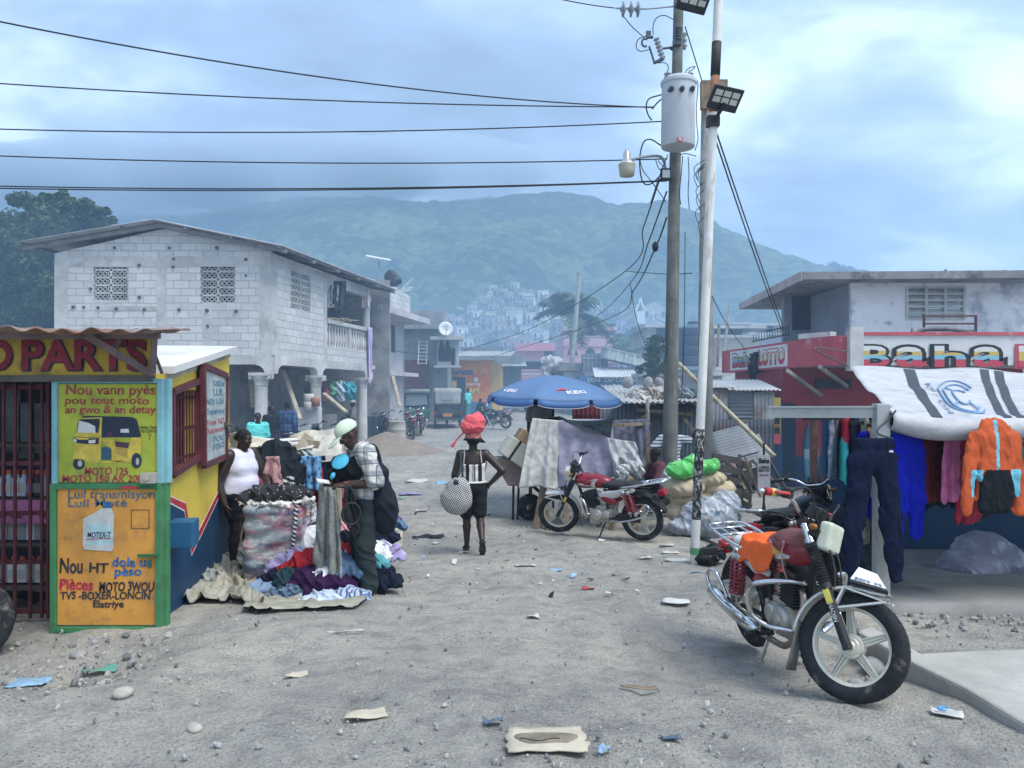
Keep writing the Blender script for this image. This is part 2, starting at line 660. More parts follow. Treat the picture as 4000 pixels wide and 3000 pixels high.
class Blob:
 def __init__(s,vox):
  s.h=vox;s.p=[];s.cuts=[]
 def cap(s,a,b,r0,r1=None,k=.02,sub=False):
  s.p.append(('c',np.asarray(a,float),np.asarray(b,float),r0,r0 if r1 is None else r1,k,sub));return s
 def ell(s,c,r,rot=None,k=.02,sub=False):
  s.p.append(('e',np.asarray(c,float),np.asarray(r,float),rot,None,k,sub));return s
 def box(s,c,hs,rnd=.01,rot=None,k=.02,sub=False):
  s.p.append(('b',np.asarray(c,float),np.asarray(hs,float),rot,rnd,k,sub));return s
 def chain(s,pts,rs,k=.02):
  for i in range(len(pts)-1):
   s.cap(pts[i],pts[i+1],rs[i],rs[i+1],k)
  return s
 def cut(s,p,n):
  s.cuts.append((np.asarray(p,float),nrm(n)));return s
 def field(s,noise=None,pad=.0):
  h=s.h
  lo=np.full(3,1e9);hi=np.full(3,-1e9)
  bb=[]
  for q in s.p:
   if q[0]=='c':
    r=max(q[3],q[4]);a=np.minimum(q[1],q[2])-r;b=np.maximum(q[1],q[2])+r
   else:
    r=q[2].max() if q[3] is not None else q[2]
    if q[0]=='b' and q[3] is not None:r=np.linalg.norm(q[2])
    a=q[1]-r;b=q[1]+r
   bb.append((a,b))
   if not q[6]:
    lo=np.minimum(lo,a);hi=np.maximum(hi,b)
  lo-=3*h+pad;hi+=3*h+pad
  n=np.ceil((hi-lo)/h).astype(int)+1
  F=np.full(n,.5)
  ax=[lo[i]+h*np.arange(n[i]) for i in range(3)]
  for q,(a,b) in zip(s.p,bb):
   k=q[5]
   mg=k+4*h+pad
   i0=np.clip(np.floor((a-mg-lo)/h).astype(int),0,n);i1=np.clip(np.ceil((b+mg-lo)/h).astype(int)+1,0,n)
   if (i1<=i0).any():continue
   X=ax[0][i0[0]:i1[0],None,None];Y=ax[1][None,i0[1]:i1[1],None];Z=ax[2][None,None,i0[2]:i1[2]]
   if q[0]=='c':
    p0,p1=q[1],q[2]
    d=p1-p0;L=d@d+1e-12
    t=np.clip(((X-p0[0])*d[0]+(Y-p0[1])*d[1]+(Z-p0[2])*d[2])/L,0,1)
    D=np.sqrt((X-p0[0]-t*d[0])**2+(Y-p0[1]-t*d[1])**2+(Z-p0[2]-t*d[2])**2)-(q[3]+(q[4]-q[3])*t)
   else:
    x,y,z=X-q[1][0],Y-q[1][1],Z-q[1][2]
    if q[3] is not None:
     m=q[3]
     x,y,z=(m[0,0]*x+m[1,0]*y+m[2,0]*z,m[0,1]*x+m[1,1]*y+m[2,1]*z,m[0,2]*x+m[1,2]*y+m[2,2]*z)
    r=q[2]
    if q[0]=='e':
     k0=np.sqrt((x/r[0])**2+(y/r[1])**2+(z/r[2])**2)+1e-9
     k1=np.sqrt((x/r[0]**2)**2+(y/r[1]**2)**2+(z/r[2]**2)**2)+1e-9
     D=k0*(k0-1)/k1
    else:
     rd=q[4]
     qx,qy,qz=np.abs(x)-r[0]+rd,np.abs(y)-r[1]+rd,np.abs(z)-r[2]+rd
     D=np.sqrt(np.maximum(qx,0)**2+np.maximum(qy,0)**2+np.maximum(qz,0)**2)+np.minimum(np.maximum(qx,np.maximum(qy,qz)),0)-rd
   sub=F[i0[0]:i1[0],i0[1]:i1[1],i0[2]:i1[2]]
   D=np.broadcast_to(D,sub.shape)
   if q[6]:
    hh=np.clip(.5-.5*(D+sub)/k,0,1)
    F[i0[0]:i1[0],i0[1]:i1[1],i0[2]:i1[2]]=sub*(1-hh)+(-D)*hh+k*hh*(1-hh)
   else:
    hh=np.clip(.5+.5*(D-sub)/k,0,1)
    F[i0[0]:i1[0],i0[1]:i1[1],i0[2]:i1[2]]=D*(1-hh)+sub*hh-k*hh*(1-hh)
  X,Y,Z=np.meshgrid(*ax,indexing='ij',sparse=True)
  if noise is not None:
   F=F+noise(X,Y,Z)
  for p,nn in s.cuts:
   F=np.maximum(F,(X-p[0])*nn[0]+(Y-p[1])*nn[1]+(Z-p[2])*nn[2])
  return F,lo
 def mesh(s,noise=None,pad=.0):
  F,lo=s.field(noise,pad)
  return surfnet(F,lo,s.h)
 def build(s,name,mats,parent=None,noise=None,pad=.0,mfun=None,post=None,loc=None):
  V,Fc=s.mesh(noise,pad)
  b=MB()
  mi=0
  if mfun is not None and len(Fc):
   mi=[int(i) for i in mfun(V[Fc].mean(1))]
  if post is not None:
   V=post(V)
  b.add(V,[tuple(int(i) for i in q) for q in Fc],mi)
  return b.build(name,mats,parent,smooth=True,loc=loc)
_lat3=np.random.default_rng(9).random((32,32,32))
def noise3(x,y,z):
 x,y,z=np.broadcast_arrays(x,y,z)
 i,j,k=np.floor(x).astype(int),np.floor(y).astype(int),np.floor(z).astype(int)
 f,g_,h=x-i,y-j,z-k
 f=f*f*(3-2*f);g_=g_*g_*(3-2*g_);h=h*h*(3-2*h)
 q=lambda a,b,c:_lat3[(i+a)%32,(j+b)%32,(k+c)%32]
 return (((q(0,0,0)*(1-f)+q(1,0,0)*f)*(1-g_)+(q(0,1,0)*(1-f)+q(1,1,0)*f)*g_)*(1-h)+((q(0,0,1)*(1-f)+q(1,0,1)*f)*(1-g_)+(q(0,1,1)*(1-f)+q(1,1,1)*f)*g_)*h)
def wrinkle(amp,fr,seed=0,dirv=(1,.3,.6)):
 """cloth folds: creases of uneven length running roughly across dirv"""
 m=np.stack(frame(dirv,(.3,.5,.8)),0);s=seed*3.7;k=fr*.62
 def fn(X,Y,Z):
  p=[m[r,0]*X+m[r,1]*Y+m[r,2]*Z for r in range(3)]
  w=noise3(p[0]*k*.5+s,p[1]*k*.5,p[2]*k*.5)*1.6
  n1=noise3(p[0]*k*.7+s+w,p[1]*k*.7-w,p[2]*k*1.7+w)
  n2=noise3(p[0]*k*1.9+w,p[1]*k*1.3+s-w,p[2]*k*2.9+2*w)
  r1=np.abs(2*n1-1);r2=np.abs(2*n2-1)
  return amp*(2.3*np.sqrt(r1+.02)+1.0*np.sqrt(r2+.02)-2.0)
 return fn
def catenary(a,b,sag,n=24):
 t=np.linspace(0,1,n)[:,None]
 a=np.asarray(a,float);b=np.asarray(b,float)
 p=a+(b-a)*t
 p[:,2]-=sag*4*(t*(1-t))[:,0]
 return p
def curve_pts(ctrl,n=24):
 """Catmull-Rom through the given points"""
 c=np.asarray(ctrl,float)
 c=np.concatenate([[2*c[0]-c[1]],c,[2*c[-1]-c[-2]]])
 out=[]
 m=len(c)-3
 for t in np.linspace(0,m-1e-6,n):
  i=int(t);u=t-i
  p0,p1,p2,p3=c[i:i+4]
  out.append(.5*(2*p1+(p2-p0)*u+(2*p0-5*p1+4*p2-p3)*u*u+(3*p1-p0-3*p2+p3)*u**3))
 return np.array(out)
UX,UY,UZ=np.array([1.,0,0]),np.array([0,1.,0]),np.array([0,0,1.])
# noise on a lattice
_lat=np.random.default_rng(3).random((256,256))
def vnoise(x,y,s=0):
 x=np.asarray(x,float)+17.3*s;y=np.asarray(y,float)+9.1*s
 xi=np.floor(x).astype(int);yi=np.floor(y).astype(int)
 fx=x-xi;fy=y-yi
 fx=fx*fx*(3-2*fx);fy=fy*fy*(3-2*fy)
 g=lambda a,b:_lat[a%256,b%256]
 return (g(xi,yi)*(1-fx)+g(xi+1,yi)*fx)*(1-fy)+(g(xi,yi+1)*(1-fx)+g(xi+1,yi+1)*fx)*fy
def fbm(x,y,o=4,s=0):
 r=0;a=.5
 for i in range(o):
  r=r+a*vnoise(x*2**i,y*2**i,s+i);a*=.5
 return r
# ground
def mat_ground():
 m=bpy.data.materials.new('packed_dirt')
 m.use_nodes=True
 t=m.node_tree
 b=t.nodes['Principled BSDF']
 b.inputs['Roughness'].default_value=.95
 b.inputs['Specular IOR Level'].default_value=.12
 c=t.nodes.new('ShaderNodeTexCoord')
 def noise(sc_,det,rough=.6,stretch=None,off=(0,0,0)):
  mp=t.nodes.new('ShaderNodeMapping')
  mp.inputs['Location'].default_value=off
  if stretch:mp.inputs['Scale'].default_value=stretch
  t.links.new(c.outputs['Object'],mp.inputs[0])
  n=t.nodes.new('ShaderNodeTexNoise')
  n.inputs['Scale'].default_value=sc_;n.inputs['Detail'].default_value=det;n.inputs['Roughness'].default_value=rough
  t.links.new(mp.outputs[0],n.inputs['Vector'])
  return n.outputs['Fac']
 def ramp(f,*st):
  r=t.nodes.new('ShaderNodeValToRGB')
  r.color_ramp.elements[0].position=st[0][0];r.color_ramp.elements[0].color=(*st[0][1],1)
  r.color_ramp.elements[1].position=st[-1][0];r.color_ramp.elements[1].color=(*st[-1][1],1)
  for p,col in st[1:-1]:
   e=r.color_ramp.elements.new(p);e.color=(*col,1)
  t.links.new(f,r.inputs[0])
  return r.outputs[0]
 def mix(f,a,bb,mode='MIX',k=None):
  x=t.nodes.new('ShaderNodeMixRGB');x.blend_type=mode
  if k is not None:x.inputs[0].default_value=k
  else:t.links.new(f,x.inputs[0])
  t.links.new(a,x.inputs[1]);t.links.new(bb,x.inputs[2])
  return x.outputs[0]
 big=ramp(noise(.55,6,.62),(.30,(.31,.305,.29)),(.5,(.42,.405,.37)),(.70,(.52,.485,.42)))
 mid=ramp(noise(4.5,8,.68,off=(3,1,0)),(.28,(.48,.49,.52)),(.52,(1,1,1)),(.78,(1.28,1.22,1.1)))
 col=mix(None,big,mid,'MULTIPLY',.75)
 tr=ramp(noise(.8,6,.6,(2.6,.35,1),(8,2,0)),(.56,(0,0,0)),(.74,(1,1,1)))
 dark=t.nodes.new('ShaderNodeRGB');dark.outputs[0].default_value=(.16,.16,.165,1)
 k=t.nodes.new('ShaderNodeMath');k.operation='MULTIPLY';k.inputs[1].default_value=.5
 t.links.new(tr,k.inputs[0])
 col=mix(k.outputs[0],col,dark.outputs[0])
 v=t.nodes.new('ShaderNodeTexVoronoi');v.inputs['Scale'].default_value=46
 t.links.new(c.outputs['Object'],v.inputs['Vector'])
 sp=ramp(v.outputs['Distance'],(.16,(1,1,1)),(.30,(0,0,0)))
 dn=ramp(noise(2.2,5,.6,off=(1,7,0)),(.40,(0,0,0)),(.58,(1,1,1)))
 k2=t.nodes.new('ShaderNodeMath');k2.operation='MULTIPLY'
 t.links.new(sp,k2.inputs[0]);t.links.new(dn,k2.inputs[1])
 stone=ramp(v.outputs['Color'],(.15,(.15,.155,.165)),(.85,(.60,.57,.52)))
 col=mix(k2.outputs[0],col,stone)
 fine=ramp(noise(60,5,.7),(.3,(.6,.6,.61)),(.7,(1.35,1.34,1.32)))
 col=mix(None,col,fine,'MULTIPLY',.8)
 t.links.new(col,b.inputs['Base Color'])
 h1=noise(9,9,.7);h2=noise(75,4,.6)
 a=t.nodes.new('ShaderNodeMath');a.operation='MULTIPLY_ADD';a.inputs[1].default_value=.35
 t.links.new(h2,a.inputs[0]);t.links.new(h1,a.inputs[2])
 a2=t.nodes.new('ShaderNodeMath');a2.operation='MULTIPLY_ADD';a2.inputs[1].default_value=.25
 t.links.new(k2.outputs[0],a2.inputs[0]);t.links.new(a.outputs[0],a2.inputs[2])
 bp=t.nodes.new('ShaderNodeBump');bp.inputs['Strength'].default_value=1.0;bp.inputs['Distance'].default_value=.06
 t.links.new(a2.outputs[0],bp.inputs['Height']);t.links.new(bp.outputs[0],b.inputs['Normal'])
 return m
xs=np.concatenate([-np.geomspace(5.6,700,60)[::-1],np.arange(-5.5,6.5,.075),np.geomspace(6.6,700,60)])
ys=np.concatenate([[-40,-15,-6,-3,-1,.5],np.arange(1.5,13,.07),np.geomspace(13.1,1200,110)])
XX,YY=np.meshgrid(xs,ys)
near=1-sm(14,40,YY)
rut=sum(np.exp(-((XX-(c0+c1*YY+.12*np.sin(YY*.9+c0)))/w0)**2)*(.5+.6*vnoise(XX*3,YY*2,7)) for c0,c1,w0 in ((-.9,.02,.10),(.15,.05,.09),(1.0,-.03,.08),(-1.7,-.05,.12),(.6,.13,.10)))
print_=np.clip(vnoise(XX*5.3,YY*4.1,11)-.72,0,1)
ZZ=gz(XX,YY)+near*(-.022*rut-.10*print_+.05*(fbm(XX*1.7,YY*1.7,4,2)-.47)+.03*(fbm(XX*6,YY*6,3,5)-.44))
g=MB();g.grid(np.stack([XX,YY,ZZ],-1))
o=g.build('ground',mat_ground(),smooth=True,loc=(0,0,0));tag(o,kind='structure')
def stone_mesh(mb,c,r,rot,sq,mi,rng):
 ph=(1+5**.5)/2
 v=np.array([(-1,ph,0),(1,ph,0),(-1,-ph,0),(1,-ph,0),(0,-1,ph),(0,1,ph),(0,-1,-ph),(0,1,-ph),(ph,0,-1),(ph,0,1),(-ph,0,-1),(-ph,0,1)])/1.9
 v=v*(1+.28*(rng.random((12,1))-.5))*np.array(sq)
 v=v@rotm(*rot).T*r+np.asarray(c)
 mb.add(v,[(0,11,5),(0,5,1),(0,1,7),(0,7,10),(0,10,11),(1,5,9),(5,11,4),(11,10,2),(10,7,6),(7,1,8),(3,9,4),(3,4,2),(3,2,6),(3,6,8),(3,8,9),(4,9,5),(2,4,11),(6,2,10),(8,6,7),(9,8,1)],mi)
m_st=[mat('stone_grey',(.30,.30,.30),.9,.25,14),mat('stone_pale',(.40,.375,.335),.9,.2,14),mat('stone_dark',(.17,.175,.18),.9,.2,14)]
gr=MB()
rng=np.random.default_rng(11)
for i in range(7000):
 y=2.6+11*rng.random()**1.7
 x=(rng.random()-.5)*2*(.75*y+.4)
 if x>2.6 and y>6.3 or (x<-2.6 and y>5.9):continue
 dens=fbm(x*.9,y*.9,3,9)
 if rng.random()>.25+1.3*max(0,dens-.30):continue
 r=.004+.017*rng.random()**3.4
 stone_mesh(gr,(x,y,GZ(x,y)+r*.15+.004),r,rng.random(3)*6,(1.1,.9,.6),int(rng.choice([0,0,1,1,2])),rng)
o=gr.build('gravel',m_st,loc=(0,0,0));tag(o,kind='stuff')
# mountain, hill
def mat_forest(name,c0,c1,c2,sc_):
 m=bpy.data.materials.new(name);m.use_nodes=True
 t=m.node_tree;b=t.nodes['Principled BSDF']
 b.inputs['Roughness'].default_value=.95;b.inputs['Specular IOR Level'].default_value=.05
 c=t.nodes.new('ShaderNodeTexCoord')
 v=t.nodes.new('ShaderNodeTexVoronoi');v.inputs['Scale'].default_value=sc_
 n=t.nodes.new('ShaderNodeTexNoise');n.inputs['Scale'].default_value=sc_*.12;n.inputs['Detail'].default_value=10;n.inputs['Roughness'].default_value=.7
 t.links.new(c.outputs['Object'],v.inputs['Vector']);t.links.new(c.outputs['Object'],n.inputs['Vector'])
 a=t.nodes.new('ShaderNodeMath');a.operation='MULTIPLY_ADD';a.inputs[1].default_value=.35
 t.links.new(v.outputs['Color'],a.inputs[0]);t.links.new(n.outputs['Fac'],a.inputs[2])
 r=t.nodes.new('ShaderNodeValToRGB')
 r.color_ramp.elements[0].position=.50;r.color_ramp.elements[0].color=(*c0,1)
 r.color_ramp.elements[1].position=.80;r.color_ramp.elements[1].color=(*c2,1)
 e=r.color_ramp.elements.new(.64);e.color=(*c1,1)
 t.links.new(a.outputs[0],r.inputs[0]);t.links.new(r.outputs[0],b.inputs['Base Color'])
 bp=t.nodes.new('ShaderNodeBump');bp.inputs['Strength'].default_value=1.0;bp.inputs['Distance'].default_value=3;bp.invert=True
 t.links.new(v.outputs['Distance'],bp.inputs['Height']);t.links.new(bp.outputs[0],b.inputs['Normal'])
 return m
M_FOREST=mat_forest('forest_slope',(.008,.022,.012),(.03,.06,.022),(.10,.13,.055),.15)
def ridge(px):
 return np.interp(px,[-700,-100,240,400,520,620,820,900,1000,1110,1230,1340,1440,1540,1640,1740,1820,1880,2100,2400,3000],[520,480,462,462,446,428,424,438,430,420,415,440,430,476,528,560,588,602,650,700,760])
pxs=np.linspace(-700,3000,420);ts=np.concatenate([np.linspace(0,1,120),[1.03,1.1,1.25]])
PX,TT=np.meshgrid(pxs,ts)
D=290+TT*290+25*np.sin(PX/170)
zr=2+(HY-ridge(PX))/FPX*(580+25*np.sin(PX/170))
Xm=(PX-CX)/FPX*D
pr=np.where(TT<=1,TT**1.08,1-(TT-1)*2.2)
gul=(fbm(Xm/55,D/120,4,4)-.47)*42*np.sin(np.pi*np.clip(TT,0,1))**.8
tex=(fbm(Xm/7,D/7,3,8)-.44)*6.0*np.clip(TT*4,0,1)
Zm=1+(zr-1)*pr+gul+tex
m=MB();m.grid(np.stack([Xm,D,Zm],-1))
o=m.build('mountain',M_FOREST,smooth=True,loc=(0,400,0));tag(o,kind='structure')
def hill_top(px):
 return np.interp(px,[780,860,920,980,1040,1080,1130,1180,1230,1290,1350,1440,1560,1700],[830,796,728,676,642,624,620,636,655,672,668,672,700,800])
def hill_pt(px,t):
 D=205+215*np.asarray(t,float)
 zt=2+(HY-hill_top(px))/FPX*420
 return np.stack([(px-CX)/FPX*D,D,2+(zt-2)*np.clip(t,0,1)**.85-np.clip(t-1,0,1)*60],-1)
PX,TT=np.meshgrid(np.linspace(760,1720,160),np.concatenate([np.linspace(-.05,1,60),[1.04,1.12]]))
H=hill_pt(PX,TT);H[...,2]+=(fbm(H[...,0]/5,H[...,1]/5,3,3)-.45)*2.5
m=MB();m.grid(H)
o=m.build('hill',mat_forest('hill_scrub',(.03,.05,.022),(.07,.095,.045),(.17,.165,.11),.25),smooth=True,loc=(0,300,0));tag(o,kind='structure')
pal={'white':(.76,.76,.73),'grey':(.36,.36,.35),'pale_grey':(.56,.55,.53),'tan':(.50,.42,.33),'pink':(.56,.38,.36),'cream':(.62,.57,.45)}
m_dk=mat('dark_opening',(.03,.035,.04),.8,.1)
m_rf=mat('rusty_roof',(.30,.24,.21),.8,.3,1.0)
protos=[]
rng=np.random.default_rng(5)
lab={'white':'small white block house with dark windows on the crowded hillside','grey':'small bare grey block house on the crowded hillside','pale_grey':'small pale grey block house with flat roof on the crowded hillside','tan':'small tan block house on the crowded hillside','pink':'small pinkish block house on the crowded hillside','cream':'small cream block house on the crowded hillside'}
for cn,c in pal.items():
 for k in range(2):
  w=3.2+2.2*rng.random();h=2.7+(2.4 if k else .6*rng.random());d=3.6
  r=thing('hillside_house',lab[cn],'house',(0,0,0),'houses on the hillside')
  b=MB()
  b.box((0,0,h/2-1.5),(w,d,h+3),mi=0)
  b.box((0,0,h+.08),(w+.5,d+.5,.16),mi=1 if k==0 else 0)
  if k:b.box((0,-d/2-.35,h*.52),(w+.2,.8,.14),mi=0)
  o1=b.build('wall',[mat('house_'+cn,c,.9,.2,.6,dirt=((.2,.2,.19),.35,.8)),m_rf],r)
  for s in range(2 if k else 1):
   n=2 if (w<4.6 or k) else 3
   for q in range(n):
    z=(.45+.62*s)*h*(.55 if k else 1)+(.2 if k else 0)
    MB().box(((q+.5)/n*w-w/2,-d/2-.02,z),(.62 if q else .8,.1,.95 if q else 1.5),mi=0).build('window' if q else 'door',m_dk,r)
  protos.append(r)
used=set()
cnt=0
for row in range(30):
 t=.03+row/30*.96
 px=842+420*.0
 D=205+215*t
 step=4.6/D*FPX
 px=850+step*rng.random()
 while px<1470:
  inside=px<1215-60*(1-t) or (t>.5 and px<1290) or rng.random()<.16
  dens=.66 if inside else .15
  if fbm(px/50.,row/4.,2,6)>.56:dens*=.18
  lim=hill_top(px)
  if rng.random()<dens and lim<800 and cnt<290:
   p=hill_pt(px,t)
   i=int(rng.choice(12,p=np.array([2,2,3,3,3,3,1.2,1.2,.6,.6,1,1])/21.6))
   if i not in used:
    used.add(i);o=protos[i];o.location=p
   else:
    o=dup(protos[i],loc=p)
   o.rotation_euler=(0,0,R(rng.uniform(-28,28))-math.atan2(p[0],p[1]))
   s=rng.uniform(.62,1.25);o.scale=(s,s,s)
   cnt+=1
  px+=step*rng.uniform(.85,1.5)
for i,o in enumerate(protos):
 if i not in used:
  o.location=hill_pt(1000+12*i,.4)
# foliage helpers
def leaf_cloud(centers,radii,n,size,rng,flat=.75,droop=0.0):
 """leaf-sized faces spread through clumps"""
 k=rng.integers(0,len(centers),n)
 d=rng.normal(size=(n,3));d/=np.linalg.norm(d,axis=1)[:,None]
 rad=radii[k]*rng.random(n)**.36
 c=centers[k]+d*rad[:,None]*np.array([1,1,flat])
 a=rng.normal(size=(n,3));a[:,2]*=.6;a/=np.linalg.norm(a,axis=1)[:,None]
 b=rng.normal(size=(n,3));b-=a*(a*b).sum(1)[:,None];b/=np.linalg.norm(b,axis=1)[:,None]
 s=size*(.6+.8*rng.random((n,1)))
 a*=s;b*=s*.55
 return np.stack([c-a,c-b,c+a,c+b],1)
def leaf_mats(tag_,base,k=3):
 out=[]
 for i in range(k):
  f=.62+.45*i
  out.append(mat(f'{tag_}_leaf_{"dark mid pale light".split()[i]}',tuple(min(1,x*f) for x in base),.6,.2,3,spec=.25))
 return out
LEAF=leaf_mats('tree',(.045,.085,.035))
def tree(name,label,base,H,crown,nleaf,leaf,seed,group=None,trunk_r=.18,mats=None,cat='tree',flat=.75):
 rg=np.random.default_rng(seed)
 r=thing(name,label,cat,base,group)
 base=np.asarray(base,float)
 cs=np.array([c[:3] for c in crown],float);rs=np.array([c[3] for c in crown],float)
 t=MB()
 top=cs.mean(0)
 fork=base+(top-base)*.45;fork[2]=base[2]+(cs[:,2].min()-base[2])*.75
 t.tube(curve_pts([base-UZ*.3,base+(fork-base)*.5+UX*.1*H*.1,fork],8),np.linspace(trunk_r,trunk_r*.72,8),9)
 for c in cs[:14]:
  mid=fork+(c-fork)*.5+rg.normal(size=3)*.12*rs.mean()
  t.tube(curve_pts([fork,mid,c],7),np.linspace(trunk_r*.5,trunk_r*.08,7),6)
 t.build('trunk',mat('bark',(.14,.12,.10),.95,.3,6,.4,20),r,smooth=True)
 sub=[];subr=[]
 for c,q in zip(cs,rs):
  m_=int(13+7*rg.random())
  for _ in range(m_):
   d=rg.normal(size=3);d/=np.linalg.norm(d)
   sub.append(c+d*q*(.45+.5*rg.random())*np.array([1,1,flat]));subr.append(q*rg.uniform(.18,.46))
 Q=leaf_cloud(np.array(sub),np.array(subr),nleaf,leaf,rg)
 quads('crown',Q,mats or LEAF,rg.integers(0,3,len(Q)),r)
 return r
def palm(name,label,base,H,nf,L,seed,group=None,lean=(0,0)):
 rg=np.random.default_rng(seed)
 r=thing(name,label,'palm tree',base,group)
 base=np.asarray(base,float);top=base+np.array([lean[0],lean[1],H])
 pts=curve_pts([base-UZ*.2,base+(top-base)*.5+np.array([lean[0]*-.15,0,0]),top],18)
 t=MB();t.tube(pts,np.linspace(.17,.11,18)*(1+.07*(np.arange(18)%2)),9)
 t.build('trunk',mat('palm_bark',(.22,.20,.18),.9,.25,8,.3,30),r,smooth=True)
 mats=[mat('frond_dark',(.035,.07,.03),.5,.2),mat('frond_pale',(.07,.12,.05),.5,.2)]
 for i in range(nf):
  az=i*2.39996+rg.uniform(-.2,.2);el=rg.uniform(-.1,1.3)
  d=np.array([math.cos(az),math.sin(az),0])
  rach=[]
  for s in np.linspace(0,1,16):
   rach.append(top+d*L*(s*math.cos(el)*(1-.18*s))+UZ*L*(s*math.sin(el)-.62*s*s))
  rach=np.array(rach)
  Q=[]
  side=np.cross(d,UZ)
  for j in range(1,15):
   for sg in (-1,1):
    for q in (0,.5):
     p=rach[j]*(1-q)+rach[j+1]*q
     ll=L*.25*math.sin(math.pi*min(1,(j+.8+q)/16.5))**.6
     tip=p+side*sg*ll*.8+d*ll*.35-UZ*ll*(.30+.35*rg.random())
     wv=nrm(rach[j+1]-rach[j])*.05*L/2.6
     Q.append([p-wv,p+wv,tip+wv*.15,tip-wv*.15])
  for j in range(15):
   w_=side*.03
   Q.append([rach[j]-w_,rach[j]+w_,rach[j+1]+w_,rach[j+1]-w_])
  quads('frond',np.array(Q),mats,rg.integers(0,2,len(Q)),r)
 return r
rg=np.random.default_rng(21)
cs=[];rs=[]
for _ in range(230):
 px=rg.uniform(850,1680);t=rg.random()
 if px<1200 and rg.random()<.35:continue
 p=hill_pt(px,t)
 for k in range(3):
  cs.append(p+rg.normal(size=3)*np.array([1.8,1.8,.6])+UZ*1.2);rs.append(rg.uniform(1.0,2.2))
Q=leaf_cloud(np.array(cs),np.array(rs),26000,.42,rg)
o=quads('forest',Q,LEAF,rg.integers(0,3,len(Q)),loc=(0,300,0));tag(o,kind='stuff')
cs=[];rs=[]
for px in list(range(1796,1890,4)):
 D_=575+25*math.sin(px/170)
 zt=2+(HY-float(ridge(px)))/FPX*D_
 cs.append(((px-CX)/FPX*D_,D_,zt+1.5+3*rg.random()));rs.append(1.6+1.6*rg.random())
Q=leaf_cloud(np.array(cs),np.array(rs),5000,.5,rg)
o=quads('treeline',Q,LEAF,rg.integers(0,3,len(Q)),loc=(300,575,60));tag(o,kind='stuff')
def crownP(lst,Y):
 return [(*P(x,y,Y+dy),r*(1.28 if len(lst)>10 else 1)) for x,y,dy,r in lst]
tree('broadleaf_tree','big leafy tree standing behind the left side of the block building',(-21,32,.3),11,crownP([(60,470,0,1.0),(95,445,1,.6),(128,436,1,.45),(30,520,0,1.3),(100,500,-1,1.2),(150,480,1,.9),(190,460,0,.75),(200,485,1,.8),(10,590,0,1.6),(80,570,1,1.5),(60,640,0,1.5),(-60,560,0,2.2),(0,680,0,1.5),(160,530,2,1.2),(225,500,1,.6),(100,660,1,1.3),(-80,640,0,2.0),(40,720,0,1.3),(110,720,0,1.3),(90,610,-1,1.3),(130,590,0,1.2),(-20,620,0,1.6),(50,540,0,1.2),(20,760,0,1.3),(100,780,0,1.3)],32),95000,.085,4,trunk_r=.3)
# church and white house on the hill to the right
def gable_house(name,label,px0,px1,py_base,py_eave,py_apex,D,col,group=None,depth=8,cat='house',win=3):
 a=P(px0,py_base,D);b=P(px1,py_base,D)
 w=b[0]-a[0];h=P(0,py_eave,D)[2]-a[2];ha=P(0,py_apex,D)[2]-a[2]
 r=thing(name,label,cat,((a[0]+b[0])/2,D,a[2]),group)
 m1=MB()
 m1.prism([(0,-3),(w,-3),(w,h),(w/2,ha),(0,h)],(a[0],D+depth,a[2]),UX,UZ,depth)
 m1.build('wall',mat(name+'_wall',col,.9,.15,.8),r)
 rf=MB()
 for s in (0,1):
  e0=np.array([a[0]-.4 if s==0 else b[0]+.4,D-.3,a[2]+h+.1]);e1=np.array([(a[0]+b[0])/2,D-.3,a[2]+ha+.3])
  rf.prism([(0,0),(1,0),(1,1),(0,1)],e0,UY*(depth+.6),e1-e0,.15)
 rf.build('roof',mat(name+'_roof',tuple(min(1,x*1.12) for x in col),.8,.1),r)
 for i in range(win):
  x=a[0]+(i+.5)/win*w
  MB().box((x,D-.03,a[2]+h*.45),(w/win*.35,.1,h*.45)).build('window',m_dk,r)
 return r
ch=gable_house('church','pale church with white cross and open white spire on the hill beside the poles',1387,1442,692,664,650,300,(.42,.42,.41),cat='church')
c=P(1383,668,299)
sp=MB()
top=P(1384,643,299)
for sx,sy in ((-1,-1),(1,-1),(1,1),(-1,1)):
 sp.tube(curve_pts([c+np.array([sx*2.3,sy*2.3,-1]),c+np.array([sx*.8,sy*.8,1.6]),top],8),.22,6)
sp.box(c+np.array([0,0,-3.5]),(3.4,3.4,5))
sp.build('spire',mat('white_paint_far',(.8,.8,.8),.6,.05),ch)
cp=P(1412,680,299.3)
MB().box(cp,(.5,.3,4)).box(cp+UZ*.6,(2.4,.3,.5)).build('cross',MATS['white_paint_far'],ch)
gable_house('gabled_house','white gabled house below the church on the hill',1397,1440,716,700,690,285,(.5,.49,.46))
# haze over everything, thicker smoke hanging in the street
def volume_box(name,lo,hi,col,dens,aniso=.25):
 m=bpy.data.materials.new(name);m.use_nodes=True
 t=m.node_tree
 t.nodes.remove(t.nodes['Principled BSDF'])
 v=t.nodes.new('ShaderNodeVolumePrincipled')
 v.inputs['Color'].default_value=(*col,1)
 v.inputs['Density'].default_value=dens
 v.inputs['Anisotropy'].default_value=aniso
 t.links.new(v.outputs[0],t.nodes['Material Output'].inputs['Volume'])
 lo=np.array(lo,float);hi=np.array(hi,float)
 b=MB().box((lo+hi)/2,hi-lo)
 o=b.build(name,m,loc=(lo+hi)/2)
 return tag(o,kind='stuff')
